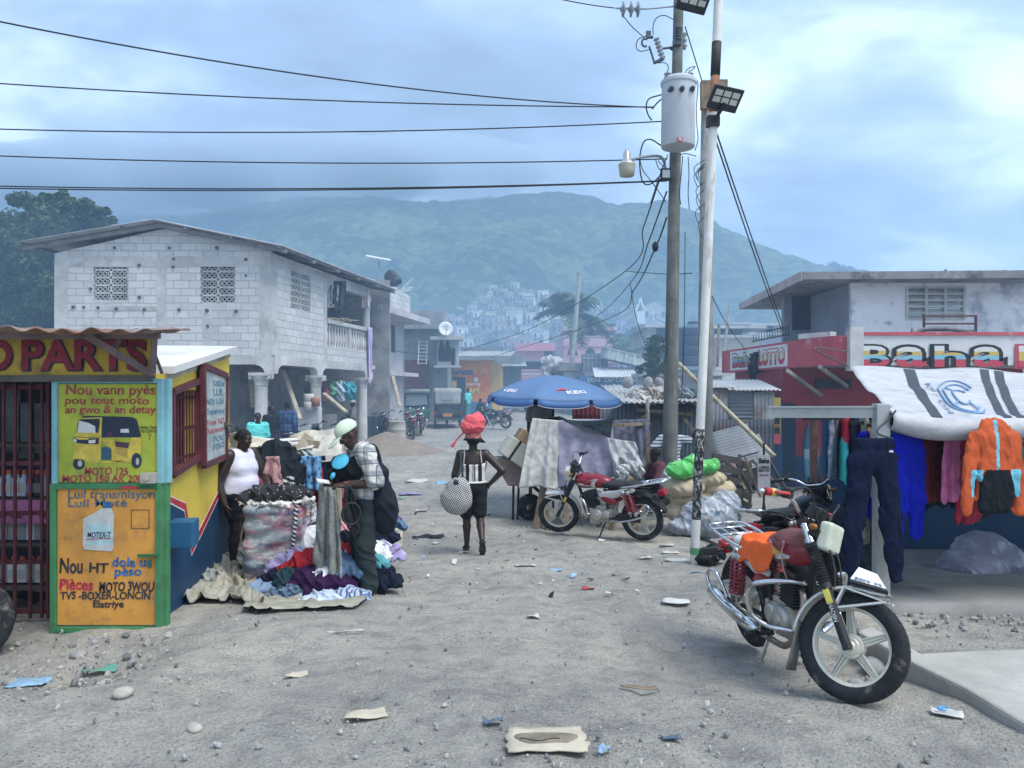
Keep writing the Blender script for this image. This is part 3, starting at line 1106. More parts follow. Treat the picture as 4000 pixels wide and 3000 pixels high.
# common building materials
M_BLOCK=mat_blocks('concrete_blocks',(.50,.505,.50),(.60,.605,.595),(.40,.405,.405),dirt=(.30,.305,.31),dark=.4)
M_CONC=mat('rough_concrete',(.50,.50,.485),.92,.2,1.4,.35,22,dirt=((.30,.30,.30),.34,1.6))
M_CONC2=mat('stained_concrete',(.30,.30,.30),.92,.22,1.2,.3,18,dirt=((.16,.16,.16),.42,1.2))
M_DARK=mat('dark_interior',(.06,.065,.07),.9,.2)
M_WOOD=mat('weathered_wood',(.22,.17,.12),.85,.3,5,.3,30)
M_WOODP=mat('pale_wood',(.42,.36,.28),.85,.25,5,.2,30)
M_ZINC=mat('zinc_sheet',(.42,.43,.44),.55,.2,1.5,.1,20,metal=.35,dirt=((.28,.17,.11),.38,1.3))
M_RUST=mat('rusted_sheet',(.30,.24,.22),.7,.3,1.5,.1,20,metal=.2,dirt=((.20,.10,.06),.5,1.8))
def corrugated(mb,o,u,v,w,l,pitch=.076,amp=.012,mi=0,sag=None,wob=0.0,seed=0):
 """sheet from o: u runs across the waves for w, v runs along them for l"""
 n=max(6,int(w/pitch*6));k=6
 a=np.linspace(0,w,n);b=np.linspace(0,l,k)
 A,B=np.meshgrid(a,b)
 nn=nrm(np.cross(u,v))
 H=amp*np.sin(A/pitch*2*np.pi)
 if sag:H=H-sag*4*(B/l)*(1-B/l)
 if wob:H=H+wob*(fbm(A*1.7+seed,B*2.3,3,seed%7)-.45)
 p=np.asarray(o,float)+A[...,None]*np.asarray(u,float)+B[...,None]*np.asarray(v,float)+H[...,None]*nn
 mb.grid(p,mi)
def breeze(mb,o,u,v,w,h,nc,nr,t=.06,y=.05):
 """pierced ornamental blocks: a crossed diamond in each cell"""
 u=np.asarray(u);v=np.asarray(v);n=nrm(np.cross(u,v))
 o=np.asarray(o,float)+n*y
 cw,ch=w/nc,h/nr
 fr=.035
 for i in range(nc+1):
  mb.beam(o+u*(i*cw),o+u*(i*cw)+v*h,fr*1.6,t,up=n)
 for j in range(nr+1):
  mb.beam(o+v*(j*ch),o+v*(j*ch)+u*w,t,fr*1.5,up=v)
 for i in range(nc):
  for j in range(nr):
   c=o+u*((i+.5)*cw)+v*((j+.5)*ch)
   for k in (-1,0,1):
    cc=c+u*(k*cw*.28)
    for s in (-1,1):
     mb.beam(cc-u*cw*.16-v*s*ch*.38,cc+u*cw*.16+v*s*ch*.38,.022,t*.8,up=n)
def column(name,base,h,r,root,cap=True):
 b=MB()
 prof=[(r*1.25,0),(r*1.25,.12),(r*1.02,.18),(r*.93,h-.34)]
 if cap:
  prof+=[(r*1.05,h-.33),(r*.98,h-.29),(r*1.1,h-.2),(r*1.45,h-.12),(r*1.45,h-.08)]
 prof+=[(r*.9 if not cap else r*1.3,h)]
 b.lathe(prof,base,UZ,20)
 if cap:
  b.box(np.asarray(base)+UZ*(h-.04),(r*3,r*3,.08))
  for s in (-1,1):
   for q in (-1,1):
    b.cyl(np.asarray(base)+np.array([s*r*1.35,q*r*1.2,h-.13]),np.asarray(base)+np.array([s*r*1.35,q*r*.4,h-.13]),r*.28,n=10)
 return b.build(name,M_CONC,root,auto=40)
# concrete block house on the left
BY=19.8
d=nrm((.2,1,0));outn=nrm(np.cross(d,UZ))
C=np.array([-6.43,BY,0.0]);XL=-12.2
bl=thing('block_house','two storey bare concrete block house with tin roof, arcade and balcony','house',(-9,23,0))
f0,eave,zap=2.99,5.72,6.36
w_front=C[0]-XL
XR=-9.27-XL
class Top:
 xs=[XR]
 def __call__(s,a):
  return 5.70+(zap-5.70)*(a/XR) if a<=XR else zap+(5.78-zap)*(a-XR)/(w_front-XR)
def px2u(px):
 return P(px,0,BY)[0]-XL
wh=[(px2u(202),px2u(276),P(0,649,BY)[2],P(0,566,BY)[2]),(px2u(433),px2u(508),P(0,655,BY)[2],P(0,569,BY)[2])]
w=MB()
w.wall((0,w_front,f0,Top()),wh,(XL,BY+.18,0),UX,UZ,.18)
def ys_of(px):
 q=(px-CX)/FPX
 Y=(C[0]-.2*BY)/(q-.2)
 return (Y-BY)/d[1],Y
u_w0,Yw0=ys_of(628);u_w1,Yw1=ys_of(671)
u_b0,Yb0=ys_of(706);u_b1,Yb1=ys_of(800)
swh=(u_w0,u_w1,P(0,671,(Yw0+Yw1)/2)[2],P(0,590,(Yw0+Yw1)/2)[2])
w.wall((.0,u_b0,f0,eave),[swh],C-outn*.18,d,UZ,.18)
w.build('wall',M_BLOCK,bl,uv=True)
w=MB()
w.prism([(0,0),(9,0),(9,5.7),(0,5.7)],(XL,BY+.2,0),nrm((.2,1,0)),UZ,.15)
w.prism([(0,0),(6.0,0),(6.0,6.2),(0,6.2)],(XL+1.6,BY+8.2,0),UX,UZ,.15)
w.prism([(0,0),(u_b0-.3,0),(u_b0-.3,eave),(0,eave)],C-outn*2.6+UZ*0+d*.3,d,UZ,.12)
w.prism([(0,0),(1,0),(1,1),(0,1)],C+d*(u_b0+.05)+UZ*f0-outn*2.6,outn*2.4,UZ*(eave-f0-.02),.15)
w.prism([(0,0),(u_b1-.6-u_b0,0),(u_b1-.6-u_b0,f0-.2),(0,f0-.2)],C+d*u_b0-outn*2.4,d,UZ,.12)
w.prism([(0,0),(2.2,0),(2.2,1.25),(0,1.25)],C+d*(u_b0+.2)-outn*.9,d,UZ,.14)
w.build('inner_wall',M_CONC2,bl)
w=MB()
w.prism([(0,0),(w_front,0),(w_front+.2*7.2,7.2),(.2*7.2,7.2)],(XL,BY+.05,f0-.16),UX,UY,.14)
w.build('floor_slab',M_CONC,bl)
bm_=MB()
ux=[ys_of(568)[0]+.0,ys_of(690)[0],ys_of(790)[0]]
def arch_poly(a,b,z0,z1,r=.32,n=7):
 pts=[(a,z1),(a,z0)]
 for i in range(n):
  th=math.pi/2*i/(n-1)
  pts.append((a+.16+r-r*math.cos(th),z0+.0+.24*math.sin(th)))
 for i in range(n):
  th=math.pi/2*(1-i/(n-1))
  pts.append((b-.16-r+r*math.cos(th),z0+.24*math.sin(th)))
 pts+=[(b,z0),(b,z1)]
 return pts[::-1]
zb0,zb1=2.50,f0
bm_.prism(arch_poly(.16,ux[1],zb0,zb1),C-outn*.2,d,UZ,.23)
bm_.prism(arch_poly(ux[1],ux[2]+.12,zb0,zb1),C-outn*.2,d,UZ,.23)
bm_.prism(arch_poly(0,2.9,zb0,zb1),(XL,BY+.2,0),UX,UZ,.23)
bm_.prism(arch_poly(2.9,w_front,zb0,zb1),(XL,BY+.2,0),UX,UZ,.23)
bm_.build('arch_beam',M_CONC,bl)
pb=MB()
def patch(u0,u1,z0,z1,t=.012):
 pb.prism([(u0,z0),(u1,z0),(u1,z1),(u0,z1)],(XL,BY-.001,0),UX,UZ,t)
patch(0,.33,f0,5.6);patch(w_front-.30,w_front,f0,5.62);patch(2.72,2.98,f0,5.35,.010);patch(3.95,4.2,f0,4.4,.009)
patch(.33,w_front-.3,5.34,5.62,.011);patch(1.1,2.72,f0+1.18,f0+1.30,.010)
pb.prism([(0,f0),(.32,f0),(.32,eave),(0,eave)],C-outn*.001,d,UZ,.012)
pb.prism([(u_b0-.22,f0),(u_b0,f0),(u_b0,eave),(u_b0-.22,eave)],C-outn*.001,d,UZ,.011)
pb.prism([(.32,5.42),(u_b0-.22,5.42),(u_b0-.22,5.66),(.32,5.66)],C-outn*.001,d,UZ,.010)
pb.build('plaster_band',M_CONC,bl)
ph=MB()
rg=np.random.default_rng(2)
for px,py in [(925,555),(1370,555),(1755,555),(1405,645),(1990,650),(1125,697),(1400,710),(1990,780),(730,888),(1127,957),(590,1035),(677,1037),(793,1040),(940,1050),(1168,1055),(1448,1058),(1675,1063),(1912,1068),(1680,1190)]:
 p=P(px*.2667,387.1+py*.2667,BY-.03)
 rh_=.032+.02*rg.random();ph=MB();ph.lathe([(.001,.031),(rh_*.6,.032),(rh_,.031),(rh_,0)],p+UY*.02,-UY,9);ph.build('wall_hole',mat('hole_shadow',(.10,.10,.105),.9,.3,20),bl)
for h in wh:
 b=MB();breeze(b,(XL+h[0],BY+.1,h[2]),UX,UZ,h[1]-h[0],h[3]-h[2],2,5)
 b.build('breeze_block_window',M_CONC,bl)
b=MB();breeze(b,C+d*swh[0]+UZ*swh[2]-outn*.1,d,UZ,swh[1]-swh[0],swh[3]-swh[2],2,6)
b.build('breeze_block_window',M_CONC,bl)
rf=MB()
ez=5.80
ov=.55
rl=8.6
a0=np.array([-9.27-.09,BY-.45,zap+.15])
e_r=C+outn*ov+UZ*ez-d*.45;e_r[2]=ez
e_l=np.array([-13.0,BY-.45,5.9])
for e_,sgn in ((e_r,1),(e_l,-1)):
 v=e_-a0
 corrugated(rf,a0,d if sgn<0 else d,nrm(v),rl if sgn>0 else rl,np.linalg.norm(v),.09,.016)
o=rf.build('roof',mat('grey_roof_zinc',(.36,.36,.38),.6,.15,1.5,dirt=((.30,.18,.15),.3,1.2)),bl,smooth=True,solid=.012)
ra=MB()
for k in np.linspace(0,1,6):
 for e_ in (e_r,e_l):
  ra.beam(a0+d*(k*(rl-.5)+.3)-UZ*.10,e_+d*(k*(rl-.5)+.3)-UZ*.10,.07,.10)
for t in (.25,.6,.97):
 for e_ in (e_r,e_l):
  q=a0+(e_-a0)*t-UZ*.045
  ra.beam(q+d*.02,q+d*(rl-.1),.06,.05)
ra.build('rafter',mat('grey_rafter',(.24,.24,.25),.9,.2,4),bl)
for u_,z in ((ys_of(568)[0],GZ(-6.3,20)),(ux[1],GZ(-5.8,22.6)),(ux[2],GZ(-5.1,26.2))):
 column('pillar',C+d*(u_+(.12 if u_<.3 else 0))-outn*.12+UZ*z,zb0-z+.01,.17,bl)
column('pillar',(XL+2.9,BY+.1,0),zb0+.01,.17,bl)
column('pillar',(XL+.2,BY+.1,0),zb0+.01,.17,bl)
b=MB();pq=C+d*(u_b1-.12)-outn*.12+UZ*f0
b.lathe([(.14,0),(.14,2.2),(.2,2.24),(.2,2.4)],pq,UZ,18)
b.build('balcony_post',M_CONC,bl,auto=40)
b=MB()
pts=[(u_b0,eave),(u_b0,5.1),(u_b0+.25,5.38),(u_b1-.5,5.36),(u_b1-.22,5.2),(u_b1-.2,5.0),(u_b1,5.0),(u_b1,eave)]
b.prism(pts[::-1],C-outn*.2,d,UZ,.2)
b.prism([(0,0),(2.4,0),(2.4,.35),(0,.35)],C+d*(u_b1-.05)-outn*.0+UZ*5.35,-outn,UZ,.18)
b.build('balcony_beam',M_CONC,bl)
bu=MB()
zr0,zr1=3.42,4.22
bu.prism([(u_b0,f0),(u_b1,f0),(u_b1,zr0),(u_b0,zr0)],C-outn*.15,d,UZ,.15)
bu.build('balcony_wall',M_BLOCK,bl,uv=True)
bu=MB()
bu.box(C+d*((u_b0+u_b1)/2)-outn*.07+UZ*(zr1),(u_b1-u_b0,.2,.12),rotm(0,0,math.atan2(d[1],d[0])))
nb=17
for i in range(nb):
 if i==8:
  bu.beam(C+d*(u_b0+(i+.5)/nb*(u_b1-u_b0))-outn*.07+UZ*zr0,C+d*(u_b0+(i+.5)/nb*(u_b1-u_b0))-outn*.07+UZ*zr1,.16,.14);continue
 bu.lathe([(.05,0),(.05,.06),(.035,.1),(.07,.28),(.06,.36),(.032,.58),(.05,.62),(.05,.76)],C+d*(u_b0+(i+.5)/nb*(u_b1-u_b0))-outn*.07+UZ*zr0,UZ,10)
bu.build('balustrade',M_CONC,bl,auto=50)
def hanging(name,label,cat,top_a,top_b,length,mats,thick=.012,folds=4,amp=.03,group=None,taper=1.0,seed=0,out=None,nx=22,ny=20,bottom_var=.05,parent=None,drape=.0,solid=True):
 """cloth hung along the line top_a-top_b, falling by length, pleated"""
 a=np.asarray(top_a,float);b2=np.asarray(top_b,float)
 rg=np.random.default_rng(seed)
 u=b2-a
 o_=np.asarray(out,float) if out is not None else nrm(np.cross(u,UZ))*-1
 pts=np.zeros((ny,nx,3))
 ph=rg.uniform(0,6,3)
 for j in range(ny):
  t=j/(ny-1)
  for i in range(nx):
   s=i/(nx-1)
   ss=.5+(s-.5)*(1+(taper-1)*t)
   fold=amp*(.35+.65*t)*(math.sin(s*folds*2*math.pi+ph[0]+.8*math.sin(2.5*t+ph[1]))+.4*math.sin(s*folds*4.6*math.pi+ph[2]+t*2))
   ln=length*(1+bottom_var*math.sin(s*5+ph[1])+bottom_var*.5*math.sin(s*13+ph[2]))
   fold=fold*(.35+1.2*vnoise(s*3+seed,t*2,seed))+amp*1.2*(.5-math.sqrt(abs(2*vnoise(s*4+seed,t*5-s*2,seed+4)-1)))
   p=a+u*ss-UZ*ln*t+o_*(fold+drape*t)
   pts[j,i]=p
 m_=MB();m_.grid(pts)
 if parent is not None:
  return m_.build(name,mats,parent,smooth=True,solid=thick)
 ob=m_.build(name,mats,smooth=True,solid=thick)
 return tag(ob,label,cat,group)
p0=C+d*(u_b1-.42)+outn*.07+UZ*(zr1+.08);p1=C+d*(u_b1-.02)+outn*.07+UZ*(zr1+.08)
hanging('striped_cloth','long pink and white striped cloth hanging over the balcony corner of the block house','cloth',p0,p1,2.0,mat_bands('pink_stripes',((.62,.60,.72),(.55,.22,.42),(.30,.34,.60)),9,(0,0,.3)),folds=3,amp=.05,out=outn,taper=.6,seed=3)
pb=MB()
rg=np.random.default_rng(9)
for i in range(5):
 c_=C+d*(u_b0+.5+.4*i)-outn*.07+UZ*(zr1+.08+.035*i)
 pb.box(c_,(1.1-.1*i,.16,.022),rotm(0,rg.uniform(-.08,.08),math.atan2(d[1],d[0])+rg.uniform(-.25,.25)))
o=pb.build('plank_pile',mat('raw_plank',(.52,.43,.31),.8,.2,5));tag(o,'loose raw planks lying on the balcony rail of the block house','planks')
for k,(px,py,c_,ln,nm) in enumerate([(715,616,(.50,.53,.56),.75,'grey shirt hanging left in the balcony opening of the block house'),(731,607,(.05,.06,.08),.95,'dark clothes bunch hanging in the balcony opening of the block house'),(790,626,(.75,.62,.66),.62,'small pale pink cloth hanging beside the balcony post')]):
 Yb=23.6 if px<780 else 26.1
 q=P(px,py,Yb)
 hanging('hung_cloth',nm,'cloth',q-UX*.25*(1 if k<2 else .5),q+UX*.25*(1 if k<2 else .5),ln,mat('hung_cloth_%s'%'grey dark pink'.split()[k],c_,.9,.2),folds=2.5,amp=.05,seed=k,out=-UY)
# grey rendered house behind it
h2=thing('rendered_house','pale grey rendered two storey house with overhanging slab behind the block house','house',(-6.5,31,0))
c2=np.array([-5.7,29.0,0.0]);M_REND=mat('grey_render',(.47,.465,.47),.9,.14,.7,dirt=((.30,.30,.32),.3,.9))
w=MB()
wins=[(1.15,1.65,3.85,4.95),(2.75,3.3,3.7,4.9)]
w.wall((0,4.4,-.2,5.3),wins,c2-outn*.15,d,UZ,.15)
w.prism([(0,0),(5,0),(5,5.3),(0,5.3)],c2-UX*5+UY*.15,UX,UZ,.15)
w.prism([(0,0),(5,0),(5,5.3),(0,5.3)],c2-UX*5+d*4.4,UX,UZ,.15)
w.build('wall',M_REND,h2)
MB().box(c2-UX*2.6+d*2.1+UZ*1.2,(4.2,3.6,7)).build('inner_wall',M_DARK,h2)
w=MB()
w.prism([(-1.0,-.3),(4.9,-.3),(4.9,5.5),(-1.0,5.5)],c2+outn*.75+UZ*5.3,d,-outn,-.24)
w.prism([(-.2,0),(4.9,0),(4.9,.55),(-.2,.55)],c2+outn*.5+UZ*2.85,d,-outn,-.16)
w.build('ledge',mat('ledge_concrete',(.50,.48,.50),.9,.15,1,dirt=((.3,.3,.3),.35,1.4)),h2)
w=MB()
w.prism([(-.6,0),(4.5,0),(4.5,.75),(2.2,.95),(-.6,.85)],c2+outn*.1+UZ*5.54,d,UZ,.15)
w.prism([(0,0),(5,0),(5,.8),(0,.8)],c2-UX*5+UZ*5.54-d*.6,UX,UZ,.15)
w.build('parapet',M_BLOCK,h2,uv=True)
for wn_ in wins:
 b=MB()
 for i in range(5):
  b.beam(c2+d*(wn_[0]+(i+.5)/5*(wn_[1]-wn_[0]))+UZ*wn_[2]-outn*.06,c2+d*(wn_[0]+(i+.5)/5*(wn_[1]-wn_[0]))+UZ*wn_[3]-outn*.06,.03,.03)
 b.beam(c2+d*wn_[0]+UZ*wn_[2]-outn*.04,c2+d*wn_[1]+UZ*wn_[2]-outn*.04,.06,.1)
 b.build('window_grille',mat('rusty_bar',(.16,.12,.11),.8,.2),h2)
b=MB();breeze(b,c2+d*.42+UZ*2.98+outn*.0,d,UZ,.42,.95,2,5,.05,.02);b.build('vent_blocks',mat('white_vent',(.62,.62,.62),.9,.1),h2)
b=MB()
for i in range(2):
 for j in range(5):
  b.box(c2+d*(.42+.105+.21*i)+UZ*(3.08+.19*j)+outn*.005,(.12,.03,.12),rotm(0,0,math.atan2(d[1],d[0])))
b.build('vent_opening',m_dk,h2)
sp_=thing('solar_lamp','thin pole with flat white solar panel on the roof of the grey rendered house','solar lamp',P(818,640,30))
q=P(818,640,30)
MB().cyl(q-UZ*.9,P(818,562,30),.03,n=8).build('pole',M_ZINC,sp_)
b=MB();b.box(P(817,557,30),(.98,.62,.04),rotm(.25,.12,.3));b.build('solar_panel',mat('panel_white',(.72,.73,.72),.4,.05),sp_)
an=thing('rooftop_aerial','small white TV aerial tilted on the parapet of the grey rendered house','aerial',P(865,628,32))
b=MB();a1,a2=P(860,632,32),P(893,600,32);b.cyl(a1,a2,.02,n=6)
for t in (.0,.12,.25):b.cyl(a1+(a2-a1)*t,a1+(a2-a1)*t+P(30,0,32)-P(5,4,32),.016,n=6)
b.build('aerial_rods',mat('aerial_metal',(.7,.7,.7),.4,.05),an)
o=Blob(.05).ell(P(845,601,30.5),(.28,.2,.34),None).ell(P(853,607,30.5),(.28,.2,.22)).build('black_sack',mat('black_plastic',(.02,.022,.025),.5,.2),noise=wrinkle(.03,9,2));tag(o,'dark sack dumped on the parapet of the grey rendered house','sack')
# dark grey house with pointed arches, ladder and dish
h3=thing('arched_house','grey house with pair of pointed arch windows beside the orange shop','house',(-4.6,37,0))
a3=P(883,0,36.5);M_G3=mat('dark_render',(.30,.31,.32),.9,.2,.8,dirt=((.20,.20,.21),.4,1))
w=MB()
xl,xr=P(872,0,37)[0],P(966,0,37)[0]
w.box(((xl+xr)/2,39.5,2.6),(xr-xl,5,5.6))
w.box((xl+.8,37.5,5.55),(2.4,2.4,.9))
w.build('wall',M_G3,h3)
a_l,a_r=P(944,0,36.6)[0],P(990,0,36.6)[0]
w=MB();zt_,zb_=P(0,735,36.4)[2],P(0,790,36.4)[2]
w.box(((a_l+a_r)/2,36.75,(zt_+zb_)/2),(a_r-a_l,.5,zt_-zb_));w.box(((a_l+a_r)/2,36.5,zt_+.08),(a_r-a_l+.5,1.2,.16));w.box(((a_l+a_r)/2,36.55,zb_-.05),(a_r-a_l+.2,.9,.1))
w.build('bay',mat('bay_render',(.44,.44,.44),.9,.15,1),h3)
for px in (954,967):
 c_=P(px,780,36.48)
 MB().prism([(-.16,0),(.16,0),(.16,.55),(.05,.95),(0,1.2),(-.05,.95),(-.16,.55)],c_,UX,UZ,.02).build('arched_window',m_dk,h3)
MB().box(P(979,770,36.48),(.2,.04,.8)).build('window',m_dk,h3)
o3=MB();o3.box(P(900,830,36.9),(1.2,.06,2.4));o3.build('door',mat('maroon_door',(.16,.06,.06),.7,.2),h3)
ld=MB()
la,lb=P(905,735,36.7),P(923,735,36.7);la2,lb2=P(903,787,36.3),P(921,787,36.3)
ld.cyl(la,la2,.03,n=6);ld.cyl(lb,lb2,.03,n=6)
for t in np.linspace(.06,.96,7):ld.cyl(la+(la2-la)*t,lb+(lb2-lb)*t,.022,n=6)
tag(ld.build('ladder',mat('ladder_grey',(.55,.55,.55),.6,.1)),'pale grey ladder leaning flat against the dark grey house','ladder')
ds=thing('satellite_dish','round white satellite dish on the grey house with pointed windows','satellite dish',P(962,728,36))
dc=P(962,711,36)
b=MB();b.lathe([(.001,.0),(.15,.01),(.26,.04),(.345,.085),(.35,.10),(.26,.06),(.15,.03),(.001,.02)],dc,nrm((.25,-1,.15)),28);b.build('dish',mat('dish_white',(.78,.79,.8),.45,.06),ds,smooth=True)
b=MB();b.cyl(dc+UY*.05,dc+UY*.25-UZ*.45,.03,n=8);b.cyl(dc-UZ*.3-UY*.05,dc-UY*.4-UZ*.05+UX*.1,.014,n=6);b.box(dc-UY*.42-UZ*.05+UX*.1,(.08,.12,.08));b.build('dish_arm',M_ZINC,ds)
b=MB();b.box(dc+np.array([.02,-.085,.12]),(.26,.01,.05));b.build('dish_label',mat('dish_label',(.25,.45,.35),.6),ds)
# orange lottery shop
bo=thing('lottery_shop','orange lottery shop with blue lower wall and low tin roof','shop',P(1020,890,40))
YB=40
def fr(px,py,Y=YB,dy=0):return P(px,py,Y)+UY*dy
M_OR=mat('orange_paint',(.72,.29,.08),.8,.12,1,dirt=((.55,.25,.10),.3,1.4))
M_BLP=mat('blue_paint_wall',(.09,.20,.38),.8,.15,1)
xl,xr,zt,zb=P(966,0,YB)[0],P(1062,0,YB)[0],P(0,778,YB)[2],.55
zm=P(0,868,YB)[2]
w=MB();w.box(((xl+xr)/2,YB+2,(zt+zm)/2),(xr-xl,4,zt-zm));w.build('wall',M_OR,bo)
w=MB();w.box(((xl+xr)/2,YB+2,(zm+zb-1)/2),(xr-xl,4,zm-zb+1));w.build('plinth',M_BLP,bo)
w=MB();sx_=P(1083,0,44)[0]
w.prism([(0,zb),(1,zb),(1,zt-.15),(0,zt)],(xr,YB+.02,0),np.array([sx_-xr,4,0]),UZ,.1);w.build('side_wall',mat('ochre_paint',(.62,.40,.14),.8,.15,1),bo)
rs_=MB()
corrugated(rs_,P(955,768,39.2),UX,nrm(np.array([.3,6,.55])),3.6,6.5,.2,.03);rs_.build('roof',M_ZINC,bo,smooth=True,solid=.04)
MB().box(((P(978,0,YB)[0]+P(1008,0,YB)[0])/2+.0,YB-.02,(P(0,817,YB)[2]+.6)/2),(.62,.1,P(0,817,YB)[2]-.5)).build('door',mat('navy_door',(.035,.05,.09),.7,.2),bo)
fb=MB();fb.box(P(975,829,YB-.04),(.62,.06,.72));fb.build('window_frame',M_BLP,bo)
fw=MB();fw.box(P(977,833,YB-.08),(.46,.06,.54));fw.build('window_panel',mat('orange_pale',(.80,.42,.18),.8),bo)
fg=MB()
for i in range(4):fg.box(P(977,828+4.5*i,YB-.12),(.34,.02,.035))
for i in range(3):fg.box(P(970+6.5*i,834,YB-.12),(.03,.02,.36))
fg.build('window_grille',mat('grille_white',(.7,.7,.68),.7),bo)
t_=MB();t_.text('Borlette',P(972,809,YB-.03),UX,UZ,.33,1.25,fat=.035);t_.build('lettering',mat('letter_blue',(.05,.10,.30),.7),bo)
em=MB()
cc=P(1032,827,YB-.006)
pts=[(math.cos(a)*(.72 if i%2 else .5),math.sin(a)*(.72 if i%2 else .5)) for i,a in enumerate(np.linspace(0,2*np.pi,22,endpoint=False))]
em.prism(pts,cc,UX,UZ,.006);em.build('starburst',mat('burst_orange',(.70,.20,.05),.8),bo)
em=MB();em.text('PARYAJ',P(1008,833,YB-.022),UX,UZ,.16,.72,fat=.03,mi=0);em.build('lettering',mat('letter_white',(.8,.8,.8),.7),bo)
em=MB();em.text('AM',P(1010,849,YB-.022),UX,UZ,.30,.62,fat=.05);em.build('lettering',mat('letter_yellow',(.78,.62,.22),.7),bo)
em=MB();em.lathe([(.001,.02),(.13,.02),(.13,0)],P(1028,820,YB-.02),-UY,18);em.build('ball_emblem',mat_spots('football',(.8,.8,.8),(.05,.05,.05),9,.28),bo)
em=MB();em.lathe([(.001,.02),(.11,.02),(.11,0)],P(1017,821,YB-.018),-UY,18);em.build('ball_emblem',mat('basketball',(.55,.30,.12),.8),bo)
# pink houses
M_PK=mat('pink_paint',(.62,.30,.36),.85,.1,.5,dirt=((.45,.28,.32),.3,.8))
M_PKL=mat('pale_pink_paint',(.66,.38,.40),.85,.1,.6)
def balus(root,x0,x1,y,z0,z1,m,n):
 b=MB();b.box(((x0+x1)/2,y,z1),(x1-x0,.2,.14));b.box(((x0+x1)/2,y,z0),(x1-x0,.2,.12));b.build('rail',m,root)
 b=MB()
 for i in range(n):
  b.lathe([(.06,0),(.09,.3*(z1-z0)),(.05,.7*(z1-z0)),(.07,z1-z0)],(x0+(i+.5)/n*(x1-x0),y,z0),UZ,8)
 b.build('balustrade',mat('white_balusters',(.70,.66,.68),.8,.1),root,smooth=True)
p1=thing('pink_house','plain dark pink house with low balcony, left of the palm','house',P(1160,880,60))
Yp=60
x0,x1=P(1113,0,Yp)[0],P(1198,0,Yp)[0];z0,z1=0,P(0,741,Yp)[2]
w=MB();w.box(((x0+x1)/2,Yp+3,z1/2),(x1-x0,6,z1));w.box(((x0+x1)/2,Yp+2.9,P(0,757,Yp)[2]),(x1-x0+.4,6.5,.12));w.build('wall',M_PK,p1)
MB().box(P(1142,797,Yp-.02),(2.0,.1,1.3)).build('opening',m_dk,p1)
MB().box(P(1185,766,Yp-.02),(.7,.1,.8)).build('window',m_dk,p1)
w=MB();zf=P(0,817,Yp)[2];w.box(((x0+x1)/2,Yp-.7,zf),(x1-x0+.3,1.6,.5));w.build('balcony',M_PK,p1)
w=MB();w.box(((x0+x1)/2,Yp-.8,P(0,781,Yp)[2]),(x1-x0-.4,1.5,.1));w.build('canopy',M_CONC2,p1)
balus(p1,x0+.1,x1-.2,Yp-1.3,P(0,812,Yp)[2],P(0,801,Yp)[2],M_PKL,16)
p2=thing('pink_balcony_house','pale pink house with two arched balconies behind the palm','house',P(1275,860,66))
Yq=66
x0,x1=P(1217,0,Yq)[0],P(1333,0,Yq)[0]
w=MB();w.box(((x0+x1)/2,Yq+4.3,P(0,730,Yq)[2]/2),(x1-x0,6,P(0,706,Yq)[2]));w.build('wall',mat('pink_shade_wall',(.50,.30,.34),.85,.12,.5),p2)
w=MB();w.box(((x0+x1)/2,Yq+2.4,P(0,710,Yq)[2]),(x1-x0,5.4,.3));w.build('roof_slab',M_PKL,p2)
w=MB();w.box(((x0+x1)/2,Yq+.6,P(0,742,Yq)[2]),(x1-x0,1.6,.55));w.box(((x0+x1)/2,Yq+.6,P(0,780,Yq)[2]),(x1-x0,1.6,.3));w.build('balcony',M_PKL,p2)
balus(p2,x0,x1,Yq,P(0,737,Yq)[2],P(0,727,Yq)[2],M_PKL,26)
balus(p2,x0,x1,Yq,P(0,776,Yq)[2],P(0,770,Yq)[2],M_PKL,26)
w=MB()
za,zb2=P(0,766,Yq)[2],P(0,747,Yq)[2]
n=3
for i in range(n):
 a=x0+i*(x1-x0)/n;b2=x0+(i+1)*(x1-x0)/n
 pts=[(a,zb2),(a,za-.7)]+[(a+.1+(b2-a-.2)*s,za-.7+1.35*math.sin(math.pi*s)**.7) for s in np.linspace(0,1,13)]+[(b2,za-.7),(b2,zb2)]
 w.prism(pts[::-1],(0,Yq+.2,0),UX,UZ,.25)
w.build('arcade',M_PKL,p2)
for i in range(4):
 column('pillar',(x0+.15+i*(x1-x0-.3)/3,Yq+.1,P(0,779,Yq)[2]),za-.7-P(0,779,Yq)[2]+.3,.12,p2,False)
for px,py,ww,hh in ((1245,763,1.4,1.5),(1283,763,1.4,1.5),(1314,763,1.4,1.5),(1270,718,1.0,1.2),(1250,718,1.0,1.1),(1318,716,.8,1.4)):
 MB().box(P(px,py,Yq+1.25),(ww,.1,hh)).build('opening',m_dk,p2)
wq=thing('roof_fence','grey fence posts with white figure on the roof of the pale pink house','railing',P(1300,706,68))
b=MB()
for px in (1256,1276,1296,1316):b.cyl(P(px,707,68),P(px,696,68),.05,n=6)
b.cyl(P(1256,697,68),P(1316,697,68),.04,n=6);b.build('rail',M_ZINC,wq)
b=MB();b.cyl(P(1292,707,67.5),P(1292,692,67.5),.16,.05,8);b.cyl(P(1292,692,67.5),P(1292,682,67.5),.03,n=6);b.build('finial',mat('finial_white',(.75,.75,.75),.7),wq)
palm('palm_tree','tall coconut palm with drooping fronds in front of the pink houses',(*P(1239,0,50)[:2],GZ(0,50)),P(0,681,50)[2]-GZ(0,50),20,4.3,3,lean=(-.25,0))
palm('palm_tree','short hazy coconut palm right of the pink houses',(*P(1363,0,58)[:2],GZ(0,58)),P(0,738,58)[2]-GZ(0,58),17,3.4,8,lean=(.3,0))
